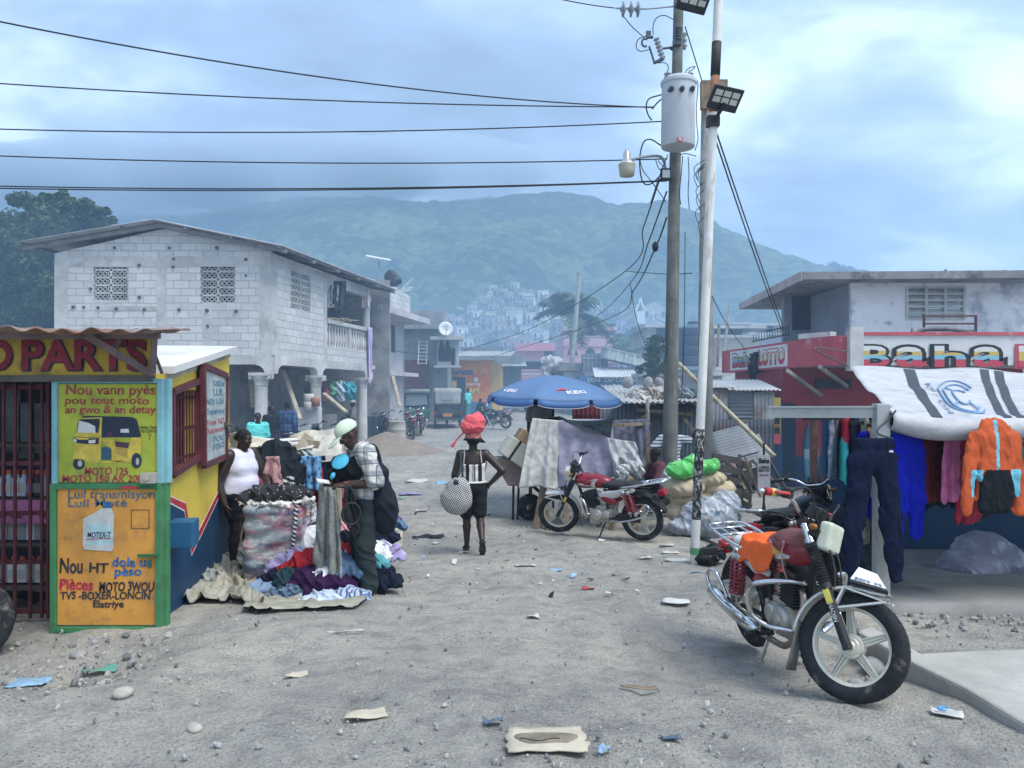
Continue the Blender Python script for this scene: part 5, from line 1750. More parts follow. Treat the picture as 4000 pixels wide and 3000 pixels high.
def body(s,root,skin,vox=.011,det=True,hy=0.0,hp=0.0,foot=True,hands=True,eyes=True,lips=None):
 H,f=s.H,s.fat;rm=s.rot()
 B=Blob(vox);g=(1+f)/2
 belly=s.o.get('belly',1.0);bust=s.o.get('bust',0)
 B.ell(s.p('chest'),np.array([.062*g,.098*g,.105])*H,rm,k=.05)
 B.ell(s.p('waist',(.004*belly,0,0)),np.array([.058*f*belly,.083*f,.085])*H,rm,k=.06)
 B.ell(s.p('pel'),np.array([.068*f,.094*f,.07])*H,rm,k=.05)
 B.cap(s.p('shL',(0,-.01,0)),s.p('shR',(0,.01,0)),.036*H,.036*H,k=.05)
 if bust:
  for l in (.042,-.042):B.ell(s.p('chest',(.045,l,-.012)),np.array([.036,.042,.04])*H*bust,rm,k=.04)
 B.cap(s.p('neck',(-.005,0,-.02)),s.p('head',(-.012,0,-.04)),.034*H*g,.031*H*g,k=.025)
 for q in 'LR':
  B.chain([s.p('sh'+q),s.p('el'+q)],[.034*H*f,.0275*H*f],k=.03)
  B.chain([s.p('el'+q),s.p('wr'+q)],[.0272*H*f,.0172*H*g],k=.015)
  sd_=1 if q=='L' else -1
  B.chain([s.p('hi'+q),s.p('kn'+q)],[.052*H*f,.034*H*g],k=.03)
  kn,an=s.p('kn'+q),s.p('an'+q)
  cal=kn*.68+an*.32-s.F*.006*H
  B.chain([kn,cal,an],[.031*H*g,.033*H*g,.0195*H],k=.015)
  if foot:
   B.cap(an-s.F*.0-UZ*.012*H,s.p('to'+q),.021*H,.0165*H,k=.012)
   B.cap(an-UZ*.012*H,an-UZ*.022*H-nrm(s.p('to'+q)-an)*.018*H,.018*H,.016*H,k=.01)
  if hands:
   hd=s.o.get('hd'+q);d_=s.p('wr'+q)-s.p('el'+q) if hd is None else s.F*hd[0]+s.L*hd[1]+UZ*hd[2]
   hu=s.o.get('hu'+q,(0,sd_,.1));up=s.F*hu[0]+s.L*hu[1]+UZ*hu[2]
   hand(B,s,s.p('wr'+q),d_,up,s.o.get('hs'+q,sd_*-1),curl=s.o.get('curl',.6),det=det)
 hr=rm@rotm(0,hp,0) if not hy else rm@rotm(0,0,hy)@rotm(0,hp,0)
 hc=s.p('head');k_=H*s.o.get('hs',1.0)
 X=lambda a,b,c:hc+hr@np.array([a,b,c])*k_
 B.ell(X(-.004,0,.012),np.array([.056,.0435,.052])*k_,hr,k=.02)
 B.ell(X(.008,0,-.022),np.array([.042,.034,.044])*k_,hr,k=.02)
 B.cap(X(.036,0,-.048),X(.026,0,-.05),.017*k_,.02*k_,k=.015)
 if det:
  B.cap(X(.046,.015,.018),X(.046,-.015,.018),.009*k_,k=.008)
  B.cap(X(.05,0,.008),X(.060,0,-.010),.0055*k_,.0085*k_,k=.006);B.cap(X(.052,.007,-.012),X(.052,-.007,-.012),.006*k_,k=.005)
  B.cap(X(.047,.012,-.027),X(.047,-.012,-.027),.0065*k_,k=.004);B.cap(X(.045,.010,-.034),X(.045,-.010,-.034),.0068*k_,k=.004)
  for q in (1,-1):
   B.ell(X(-.004,.044*q,-.002),np.array([.012,.006,.019])*k_,hr,k=.006)
   B.ell(X(.040,.024*q,-.012),np.array([.012,.012,.010])*k_,hr,k=.01)
   B.ell(X(.052,.0175*q,.006),np.array([.008,.009,.005])*k_,hr,k=.006,sub=True)
 s.X=X;s.hr=hr;s.k_=k_
 o=B.build('body',skin,root)
 if det and eyes:
  for q in (1,-1):
   e=MB();e.lathe([(.0001,-.005*k_),(.004*k_,-.004*k_),(.0055*k_,0),(.004*k_,.004*k_),(.0001,.005*k_)],X(.0435,.0175*q,.005),hr[:,0],10)
   e.build('eye',mat('eye',(.45,.42,.38),.3,.1),root,smooth=True)
 return o
def hair(s,root,kind='short',m=HAIR,vox=.011):
 B=Blob(vox);k_=s.k_
 B.ell(s.X(-.010,0,.020),np.array([.058,.048,.052])*k_,s.hr,k=.01)
 B.cut(s.X(.03,0,.022),s.hr@np.array([.9,0,-.35]));B.cut(s.X(-.02,0,-.022),s.hr@np.array([.25,0,-1]))
 if kind=='bun':B.ell(s.X(-.062,0,-.002),np.array([.024,.026,.024])*k_,s.hr,k=.02)
 return B.build('hair',m,root,noise=wrinkle(.004,70,3),pad=.01)
def torso_cloth(s,root,name,m,off=.012,sleeve=None,hem=-.02,neckz=.83,vox=.011,wr=(.005,16),strap=True,armhole=.09,dn=0.0):
 """shirt or vest fitted over the trunk"""
 H,f=s.H,s.fat;rm=s.rot();B=Blob(vox);g=(1+f)/2;o_=off/H
 belly=s.o.get('belly',1.0);bust=s.o.get('bust',0)
 B.ell(s.p('chest'),np.array([.062*g+o_,.098*g+o_,.105+o_])*H,rm,k=.05)
 B.ell(s.p('waist',(.004*belly,0,0)),np.array([.058*f*belly+o_,.083*f+o_,.085+o_])*H,rm,k=.06)
 B.ell(s.p('pel',(0,0,.02)),np.array([.066*f+o_*1.3,.092*f+o_*1.3,.08])*H,rm,k=.05)
 if bust:
  for l in (.042,-.042):B.ell(s.p('chest',(.045,l,-.012)),np.array([.036*bust+o_,.042*bust+o_,.04*bust+o_])*H,rm,k=.04)
 B.cap(s.p('shL',(0,-.01 if sleeve else -.035,0)),s.p('shR',(0,.01 if sleeve else .035,0)),(.036+o_)*H,k=.05)
 if sleeve:
  for q in 'LR':
   B.cap(s.p('sh'+q),s.mix('sh'+q,'el'+q,sleeve if sleeve<=1 else 1),(.036*f+o_)*H,(.030*f+o_*1.5)*H,k=.03)
   if sleeve>1:B.cap(s.p('el'+q),s.mix('el'+q,'wr'+q,sleeve-1),(.028+o_)*H,(.02+o_)*H,k=.02)
 B.cut(s.p((s.J['pel'][0],0,s.J['pel'][2]+hem)),-UZ)
 B.cut(s.p((s.J['neck'][0]+.03,0,neckz)),nrm(UZ+s.F*.55))
 return B.build(name,m,root,noise=wrinkle(wr[0],wr[1],1,(.2,.1,1)),pad=.02)
def leg_cloth(s,root,name,m,off=.012,to=1.0,top=.085,vox=.011,loose=1.0,wr=(.006,14)):
 """to: 1 = down to the knee, 2 = down to the ankle"""
 H,f=s.H,s.fat;rm=s.rot();B=Blob(vox);o_=off/H
 B.ell(s.p('pel'),np.array([.068*f+o_,.094*f+o_,.075])*H,rm,k=.04);B.ell(s.p('pel',(0,0,.05)),np.array([.06*f+o_,.084*f+o_,.06])*H,rm,k=.04)
 for q in 'LR':
  hi,kn,an=s.p('hi'+q),s.p('kn'+q),s.p('an'+q)
  t=min(to,1)
  B.cap(hi,hi*(1-t)+kn*t,(.053*f+o_)*H,(.036*loose+o_)*H,k=.03)
  if to>1:
   B.cap(kn,kn*(2-to)+an*(to-1),(.036*loose+o_)*H,(.030*loose+o_)*H,k=.02)
 B.cut(s.p((s.J['pel'][0],0,s.J['pel'][2]+top)),UZ)
 return B.build(name,m,root,noise=wrinkle(wr[0],wr[1],4,(.3,.2,1)),pad=.02)
def shoes(s,root,m,vox=.011,sole=None):
 for q in 'LR':
  B=Blob(vox);an,to=s.p('an'+q),s.p('to'+q);d_=nrm(to-an+UZ*0)
  B.cap(an-UZ*.015*s.H,to,.026*s.H,.021*s.H,k=.015);B.cap(an-UZ*.01*s.H,an+UZ*.008*s.H,.025*s.H,.024*s.H,k=.02);B.cap(an-UZ*.02*s.H,an-d_*.02*s.H-UZ*.02*s.H,.022*s.H,k=.015)
  B.build('shoe',m,root)
# vendor in the white vest
M_VEST=mat('lilac_white_vest',(.62,.62,.76),.85,.08,4)
vb=np.array(P(520,1238,8.2));vb[2]=GZ(vb[0],vb[1])+.02
vendor=thing('person','heavy set woman in a lilac white sleeveless top and black shorts beside the yellow kiosk','person',vb)
vs=Pose(vb,R(-28),1.53,1.42,belly=1.26,bust=1.3,curl=.55,head=(.035,0,.925),neck=(.01,0,.835),elR=(-.03,-.18,.635),wrR=(.04,-.175,.475),elL=(.06,.165,.66),wrL=(.15,.12,.60),hdR=(.25,.05,-1),knL=(.015,.06,.285),anL=(.0,.066,.042),toL=(.08,.09,.016),huL=(.2,.4,1))
body(vs,vendor,SKIN,.0105,hy=R(8),hp=R(12));hair(vs,vendor,'bun')
torso_cloth(vs,vendor,'sleeveless_top',M_VEST,.016,None,.005,.868,.0105,(.007,9))
leg_cloth(vs,vendor,'shorts',mat('black_cloth',(.007,.008,.011),.9,.2,5),.012,.86,.075,.0105)
B=MB()
for q in 'LR':
 B.box(vs.p('an'+q)+vs.F*.055-UZ*.058,(.27,.10,.025),rotm(0,0,R(-28)))
 B.tube(curve_pts([vs.p('an'+q)+vs.F*.07+vs.L*.055-UZ*.05,vs.p('to'+q)-vs.F*.03+UZ*.035,vs.p('an'+q)+vs.F*.07-vs.L*.055-UZ*.05],9),.012,6)
B.build('sandals',mat('dark_sandal',(.03,.028,.03),.7),vendor)
# man in the pale cap, looking down at what he holds
mb_=np.array(P(786,1286,7.1));mb_[2]=GZ(mb_[0],mb_[1])+.01
man=thing('person','man in pale green cap and checked shirt looking down at clothes in his hands','person',mb_)
ms=Pose(mb_,R(205),1.72,.94,curl=1.2,pel=(-.01,0,.535),waist=(.0,0,.615),chest=(.005,0,.72),neck=(.03,0,.815),head=(.085,0,.885),shL=(.015,.108,.795),shR=(.015,-.108,.795),elL=(-.03,.145,.63),wrL=(.115,.07,.615),elR=(.05,-.135,.65),wrR=(.155,-.04,.615),hdL=(1,-.35,.05),hdR=(1,.3,.02),huL=(.1,.3,1),huR=(.1,-.3,1),hiL=(-.01,.05,.505),hiR=(-.01,-.05,.505),anL=(-.02,.055,.042),anR=(-.03,-.065,.042),toL=(.08,.065,.016),toR=(.07,-.085,.016))
body(ms,man,SKIN2,.0095,hp=R(38))
M_PLAID=mat_bands('cream_grey_plaid',((.58,.57,.52),(.17,.20,.24),(.07,.09,.12)),11,(.1,.05,R(25)),width=.42,kind='plaid',scale2=9)
torso_cloth(ms,man,'shirt',M_PLAID,.022,.95,-.055,.835,.0095,(.010,13))
leg_cloth(ms,man,'trousers',mat('charcoal_trousers',(.02,.03,.034),.9,.15,4),.012,1.96,.05,.0095,1.28,(.010,11))
shoes(ms,man,mat('dark_shoe',(.02,.02,.024),.6,.2))
Bc=Blob(.0085);k_=ms.k_
M_CAP=mat('pale_green_cap',(.56,.66,.52),.85,.08,6)
Bc.ell(ms.X(-.006,0,.034),np.array([.068,.056,.052])*k_,ms.hr,k=.01);Bc.cut(ms.X(0,0,.022),ms.hr@np.array([.12,0,-1]))
cp_=Bc.build('cap',M_CAP,man)
Blob(.0085).ell(ms.X(.074,0,.018),np.array([.060,.043,.009])*k_,ms.hr@rotm(0,.18,0),k=.012).build('cap_brim',M_CAP,man)
Bc=Blob(.012);Bc.ell(ms.p((.075,-.115,.70)),np.array([.22,.13,.15])*.72,None,k=.05);Bc.ell(ms.p((.03,.03,.70)),(.12,.12,.13),None,k=.06);Bc.ell(ms.p((.11,-.02,.675)),(.15,.10,.09),k=.05)
o=Bc.build('black_cap_bundle',MATS['black_cloth'],noise=wrinkle(.02,14,5));tag(o,'black folded clothes tucked under the arm of the man in the cap','clothes')
b=MB();b.lathe([(.001,.01),(.075,.008),(.085,0),(.08,-.014),(.04,-.006),(.001,-.004)],ms.p((.135,.02,.742)),nrm(ms.F*.5+ms.L*.55+UZ*.6),22);b.lathe([(.001,.02),(.03,.012),(.036,0),(.02,-.01)],ms.p((.175,.02,.665)),nrm(ms.F+UZ*.5+ms.L*.3),14)
o=b.build('aqua_hat',mat('aqua_cloth',(.07,.42,.62),.8,.1,30),auto=50);tag(o,'small bright aqua cap against the chest of the man in the cap','cap')
Bc=Blob(.012)
Bc.chain([ms.p((-.03,.085,.80)),ms.p((-.075,.10,.68)),ms.p((-.09,.09,.52))],[.03,.05,.09],k=.05);Bc.ell(ms.p((-.10,.06,.47)),(.13,.14,.24),None,k=.08)
o=Bc.build('shoulder_bag',mat('navy_bag',(.007,.010,.02),.85,.2,5),noise=wrinkle(.012,10,2));tag(o,'dark navy cloth bag hanging behind the man in the cap','bag')
b=MB();b.tube(curve_pts([ms.p((.055,.085,.77)),ms.p((.035,.105,.825)),ms.p((-.035,.105,.82)),ms.p((-.075,.09,.7))],14),.022,8)
o=b.build('bag_strap',MATS['navy_bag'],smooth=True);o.parent=bpy.data.objects['shoulder_bag'];o.location=tuple(np.array(o.location)-MW[bpy.data.objects['shoulder_bag']])
b=MB()
for i in range(7):
 a=i*.016
 c_=ms.p((.10-a*.2,.105+.012*math.sin(i),.62-.02*i/7))
 ring=[c_+ms.F*(.055+.008*math.sin(i*2))*math.cos(t)+ms.L*.02*math.sin(t+i)-UZ*(.24-.24*math.cos(t-1.2+i*.2))*(.9+.08*math.sin(i)) for t in np.linspace(0,2*np.pi,30,endpoint=False)]
 b.tube(ring,.0095,6,closed=True)
ring=[ms.p((.10,.11,.47))+ms.F*.085*math.cos(t)+UZ*.10*math.sin(t)+ms.L*.035 for t in np.linspace(0,2*np.pi,24,endpoint=False)]
b.tube(ring,.011,6,closed=True)
tag(b.build('black_belts',mat('black_strap',(.018,.02,.024),.6,.2),smooth=True),'bundle of black looped belts hanging from the forearm of the man in the cap','belts')
pa,pb_=ms.p((.235,-.04,.615)),ms.p((.165,.06,.60))
hanging('grey_trousers','long grey herringbone garment hanging from the hands of the man in the cap','trousers',pa,pb_,.84,mat('herringbone_grey',(.235,.25,.235),.95,.25,45,.3,90),folds=2.2,amp=.05,seed=5,out=-UY,taper=1.75,thick=.02,bottom_var=.09)
b=MB();b.box(ms.p((.225,.01,.637)),(.12,.07,.012),rotm(.3,.2,.5));tag(b.build('folded_note',mat('paper_white',(.7,.7,.68),.8)),'small white slip held in the fingers of the man in the cap','paper')
# woman walking away with a bundle on her head
wb_=np.array(P(1022,1200,9.45));wb_[2]=GZ(wb_[0],wb_[1])
wk=thing('person','woman walking away in a black and white strap top with one hand on her hip','person',wb_)
ws=Pose(wb_,R(97),1.55,1.04,curl=.8,head=(.005,0,.915),elR=(-.055,-.235,.675),wrR=(-.015,-.135,.565),hdR=(.35,.6,-.35),huR=(-.6,-.5,.2),elL=(-.01,.15,.645),wrL=(.03,.155,.50),knL=(.045,.05,.285),anL=(.055,.048,.042),toL=(.15,.055,.016),knR=(-.005,-.055,.29),anR=(-.16,-.062,.115),toR=(-.115,-.066,.025))
body(ws,wk,SKIN,.0105,eyes=False);hair(ws,wk)
M_BW=mat_bands('black_white_print',((.62,.60,.57),(.02,.02,.025),(.3,.3,.3)),13,(0,0,.1),width=.58,kind='stripe')
B=Blob(.0105);H=ws.H;rm=ws.rot()
B.ell(ws.p('chest'),np.array([.075,.112,.115])*H,rm,k=.05);B.ell(ws.p('waist'),np.array([.074,.10,.1])*H,rm,k=.05)
B.cut(ws.p((0,0,.58)),-UZ);B.cut(ws.p((0,0,.745)),nrm(UZ-ws.F*.25))
B.build('strap_top',M_BW,wk,noise=wrinkle(.006,18,2),pad=.02)
b=MB()
for l in (.075,-.06):
 b.tube(curve_pts([ws.p((-.068,l*1.1,.735)),ws.p((-.05,l*1.0,.80)),ws.p((-.005,l*.95,.848)),ws.p((.05,l,.80))],12),.009,6)
b.build('shoulder_straps',mat('strap_bw',(.4,.4,.4),.8,.4,60),wk,smooth=True)
b=MB();rr=[ws.p((.078*math.cos(t),.104*math.sin(t),.584)) for t in np.linspace(0,2*np.pi,26,endpoint=False)];b.tube(rr,.014,6,closed=True);b.build('top_hem',mat('lace_white',(.66,.66,.66),.9),wk,smooth=True)
leg_cloth(ws,wk,'shorts',MATS['black_cloth'],.014,.80,.06,.0105,1.35)
b=MB()
for q,tilt in (('L',0),('R',R(62))):
 an,to=ws.p('an'+q),ws.p('to'+q);d_=nrm(to-an);dn_=nrm(np.cross(d_,ws.L));dn_=dn_ if dn_[2]<0 or q=='R' else -dn_
 if q=='R':dn_=nrm(-UZ*.5-ws.F*.85)
 c_=(an+to)/2+dn_*.035
 yv=np.cross(dn_,d_);b.add([c_+d_*.115*math.cos(t)+nrm(yv)*(.042-.006*math.cos(t))*math.sin(t)+dn_*z for z in (-.009,.009) for t in np.linspace(0,2*np.pi,14,endpoint=False)],[tuple(range(14))[::-1],tuple(range(14,28))]+[(i,(i+1)%14,(i+1)%14+14,i+14) for i in range(14)])
 b.tube(curve_pts([an+ws.L*.04+dn_*.01,an-d_*.045,an-ws.L*.04+dn_*.01],9),.010,6);b.tube(curve_pts([to+ws.L*.04-d_*.04+dn_*.02,to-d_*.04-dn_*.03,to-ws.L*.04-d_*.04+dn_*.02],9),.012,6)
b.build('sandals',MATS['dark_sandal'],wk)
B=Blob(.0105);hc=ws.p('head')
B.ell(hc+UZ*.055,np.array([.105,.105,.07]),None,k=.02);B.cut(hc+UZ*.035,-UZ);
B.build('patterned_headband',mat_spots('red_floral',(.34,.08,.07),(.52,.50,.46),55,.3),wk,noise=wrinkle(.008,25,3),pad=.01)
b=MB();b.lathe([(.085,.0),(.14,-.03),(.15,-.035),(.085,.02)],hc+UZ*.035+ws.L*-.02,UZ+ws.L*-.12,24);b.build('hat_brim',MATS['black_cloth'],wk,smooth=True)
M_CORAL=mat('coral_cloth',(.72,.12,.14),.9,.1,6)
B=Blob(.011);B.ell(hc+np.array([.01,0,.22]),(.14,.14,.13),None,k=.05);B.ell(hc+np.array([.05,0,.275]),(.085,.09,.08),None,k=.06);B.ell(hc+np.array([-.07,0,.17]),(.09,.11,.08),None,k=.05)
bd=B.build('head_bundle',M_CORAL,noise=wrinkle(.013,13,7,(.3,.2,1)));tag(bd,'coral pink cloth bundle carried on the head of the walking woman','bundle')
b=MB();b.tube(curve_pts([hc+np.array([-.12,0,.11]),hc+np.array([-.2,.0,.03]),hc+np.array([-.27,-.02,-.07])],9),[.012]*6+[.02,.024,.02],6)
o=b.build('loose_tie',M_CORAL,smooth=True);o.parent=bd;o.location=tuple(np.array(o.location)-MW[bd])
M_CHK=mat_bands('checked_bag',((.60,.60,.58),(.02,.02,.025)),32,(0,R(14),0),kind='check',scale2=32)
bc_=ws.p((-.09,.14,.46));B=Blob(.011)
B.ell(bc_,(.20,.10,.205),None,k=.05);B.ell(bc_+np.array([.03,0,.15]),(.13,.08,.12),None,k=.06)
bg=B.build('shoulder_bag',M_CHK,noise=wrinkle(.006,14,4));tag(bg,'black and white checked bag on the shoulder of the walking woman','bag')
b=MB();b.tube(curve_pts([bc_+np.array([-.02,-.06,.17]),ws.p((-.075,.11,.70)),ws.p((-.02,.105,.84)),ws.p((.05,.11,.74))],16),.017,8);b.box(bc_+np.array([.0,-.075,.215]),(.06,.02,.06))
o=b.build('bag_strap',mat('navy_strap',(.03,.045,.07),.6),smooth=True);o.parent=bg;o.location=tuple(np.array(o.location)-MW[bg])
# smaller figures in the background
def far_person(label,px,py,Y,yaw,H,top,bottom,skin=SKIN,sit=False,group=None,hat=None,dress=False,sleeve=.9,**kw):
 bp=np.array(P(px,py,Y));r=thing('person',label,'person',bp,group)
 if sit:
  base=dict(pel=(-.05,0,.30),waist=(-.05,0,.38),chest=(-.035,0,.49),neck=(-.02,0,.595),head=(.0,0,.685),shL=(-.03,.105,.57),shR=(-.03,-.105,.57),elL=(.02,.14,.42),elR=(.02,-.14,.42),wrL=(.13,.07,.36),wrR=(.13,-.07,.36),hiL=(-.03,.055,.28),hiR=(-.03,-.055,.28),knL=(.19,.075,.28),knR=(.19,-.075,.28),anL=(.2,.07,.042),anR=(.2,-.07,.042),toL=(.29,.08,.016),toR=(.29,-.08,.016))
  base.update(kw);kw=base
 s=Pose(bp,R(yaw),H,**kw)
 body(s,r,skin,.02,det=False,eyes=False)
 torso_cloth(s,r,'dress' if dress else 'shirt',top,.02,sleeve,-.03,s.J['neck'][2]+.0,.02,(.008,12))
 leg_cloth(s,r,'skirt' if dress else 'trousers',bottom,.02,1.8 if not dress else 1.2,.05,.02,1.3)
 if hat:Blob(.02).ell(s.X(-.005,0,.03),np.array([.064,.056,.045])*s.k_,s.hr).cut(s.X(0,0,.012),-UZ).build('headwear',hat,r)
 else:hair(s,r,vox=.018)
 return s
c_turq=mat('turquoise_shirt',(.12,.62,.58),.85,.08,4);c_navy=mat('navy_cloth',(.03,.04,.08),.9,.2);c_black=MATS['black_cloth'];c_blue=mat_bands('blue_plaid',((.05,.10,.22),(.02,.04,.10),(.10,.18,.30)),8,kind='plaid');c_dust=mat('dusty_cloth',(.20,.20,.20),.9,.2);c_pale=mat('pale_cloth',(.45,.46,.46),.9,.15)
c_green=mat('pale_green_cloth',(.40,.55,.40),.9,.15)
def ft(px,Y):return 847+(CAMZ-GZ((px-CX)/FPX*Y,Y))/Y*FPX
far_person('man in bright turquoise T-shirt standing before the arcade of the block house',557,ft(557,17.5),17.5,-60,1.62,c_turq,c_navy)
far_person('man in dark clothes leaning by the pillar behind the turquoise shirt',586,ft(586,19.6),19.6,-30,1.72,c_black,c_navy)
far_person('tall person in a blue checked shirt under the arcade',621,ft(621,20.5),20.5,80,1.78,c_blue,c_navy,sleeve=1.7)
far_person('person in dark blue clothes sitting nearest the kiosk under the arcade',516,ft(516,19.3),19.3,-20,1.6,c_navy,c_black,sit=True)
far_person('child in a pale green patterned top at the yellow kiosk corner',504,ft(504,17.8),17.8,-40,1.15,c_green,c_navy)
far_person('woman with head wrap and folded arms between the last two arcade pillars',763,ft(763,25),25,200,1.66,c_dust,c_navy,hat=c_pale,elL=(.04,.12,.64),wrL=(.12,-.02,.68),elR=(.04,-.12,.64),wrR=(.12,.02,.66))
far_person('person sitting low beside the parked motorcycles at the arcade',742,ft(742,22.5),22.5,-90,1.6,c_dust,c_navy,sit=True)
far_person('woman in a bright turquoise top standing in the doorway of the orange shop',1011,ft(1011,38),38,150,1.7,c_turq,mat('teal_skirt',(.06,.26,.26),.9))
far_person('woman in black sitting in front of the orange shop',1037,ft(1037,37),37,-140,1.65,c_black,c_navy,sit=True)
far_person('person in a red cap behind the dark market stall under the umbrella',1166,1020,14.5,-100,1.6,c_dust,c_navy,hat=mat('red_headwrap',(.50,.10,.10),.9))
far_person('person bending in dark clothes behind the trestle beside the parked motorcycle',1414,ft(1414,12.4),12.4,190,1.6,mat('wine_cloth',(.12,.04,.06),.9),c_black,sit=True)
far_person('small figure in dark clothes far down the street by the tricycles',985,ft(985,37.5),37.5,-90,1.6,c_black,c_navy)
sp0=np.array(P(1450,ft(1450,13.6),13.6))
far_person('person in a striped shirt and red headscarf reaching up behind the utility pole',1450,ft(1450,13.6),13.6,85,1.66,mat_bands('navy_white_stripes',((.50,.54,.60),(.06,.08,.16)),16,(0,R(90),0),width=.35),mat('teal_trousers',(.03,.16,.20),.9),hat=mat('orange_red_scarf',(.62,.09,.05),.9),elR=(.03,-.20,.80),wrR=(.06,-.30,.93),elL=(-.02,.20,.70),wrL=(.02,.28,.62))
# motorcycles
M_CHR=mat('chrome',(.62,.63,.64),.16,.06,6,metal=1.0,dirt=((.22,.19,.16),.22,14))
M_ALU=mat('cast_alloy',(.50,.49,.45),.42,.12,12,metal=.7,dirt=((.22,.19,.15),.28,16))
M_TYRE=mat('tyre_rubber',(.018,.020,.024),.82,.25,14,.25,60,dirt=((.16,.15,.13),.30,9))
M_BLK=mat('black_part',(.018,.019,.021),.55,.25,10,dirt=((.12,.11,.10),.2,12))
M_RED=mat('red_lacquer',(.22,.006,.016),.28,.1,5,spec=.6,dirt=((.14,.03,.04),.22,9))
M_SILV=mat('silver_lacquer',(.56,.57,.58),.35,.06,6,metal=.3,dirt=((.30,.28,.25),.2,12))
M_RIM=mat('pale_rim',(.58,.56,.47),.45,.08,14,metal=.25,dirt=((.28,.25,.2),.24,18))
M_GREY=mat('grey_rubber',(.13,.14,.14),.7,.2,8)
M_ENG=mat('engine_black',(.05,.05,.05),.5,.25,12,metal=.4)
def wheel(root,c,yaw_fn,Rw=.305,name='wheel'):
 """tyre, rim with five ribbed spokes, hub; yaw_fn carries it to its place"""
 w_=MB();r0=.046
 prof=[(Rw-.088,-.028),(Rw-.07,-.037),(Rw-.035,-.041),(Rw-.012,-.032),(Rw-.002,-.018),(Rw,0),(Rw-.002,.018),(Rw-.012,.032),(Rw-.035,.041),(Rw-.07,.037),(Rw-.088,.028)]
 w_.lathe(prof,c,UY,56)
 for i in range(48):
  t=i/48*2*np.pi
  for s_ in (-1,1):
   p_=c+np.array([math.cos(t),0,math.sin(t)])*(Rw-.0085)+UY*s_*.016
   w_.box(p_,(.010,.020,.012),rotm(0,-t+np.pi/2,0)@rotm(0,0,.5*s_))
 w_.xform(yaw_fn)
 wo=w_.build(name,M_TYRE,root,auto=35)
 b=MB()
 b.lathe([(Rw-.10,-.024),(Rw-.083,-.030),(Rw-.078,-.026),(Rw-.09,-.016),(Rw-.105,-.012),(Rw-.105,.012),(Rw-.09,.016),(Rw-.078,.026),(Rw-.083,.030),(Rw-.10,.024)],c,UY,56,closed=True)
 for i in range(5):
  t=i/5*2*np.pi+np.pi/2+.18
  dr_=np.array([math.cos(t),0,math.sin(t)]);tt=np.array([-math.sin(t),0,math.cos(t)])
  a_=c+dr_*.055;e_=c+dr_*(Rw-.098)
  b.add([a_-tt*.024+UY*y for y in (-.010,.010)]+[a_+tt*.024+UY*y for y in (-.012,.012)]+[e_-tt*.013+UY*y for y in (-.008,.008)]+[e_+tt*.013+UY*y for y in (-.009,.009)],[(0,1,3,2),(4,6,7,5),(0,4,5,1),(2,3,7,6),(0,2,6,4),(1,5,7,3)])
  for o_ in (-.9,0,.9):
   p0=c+dr_*.07+tt*o_*.022;p1=e_+tt*o_*.013
   b.beam(p0-UY*.016,p1-UY*.013,.007,.008,up=UY);b.beam(p0+UY*.016,p1+UY*.013,.007,.008,up=UY)
  for s_ in (-1,1):b.cyl(e_+tt*s_*.014+dr_*.0,c+dr_*(Rw-.094)+tt*s_*.042,.009,.006,6)
 b.xform(yaw_fn);b.build('rim',M_RIM,wo,auto=35)
 b=MB();b.lathe([(.001,-.05),(.022,-.05),(.03,-.042),(.045,-.04),(.05,-.034),(.066,-.032),(.07,-.024),(.07,.024),(.066,.032),(.045,.04),(.02,.05),(.001,.05)],c,UY,32)
 b.xform(yaw_fn);b.build('hub',M_RIM,wo,auto=35)
 return wo
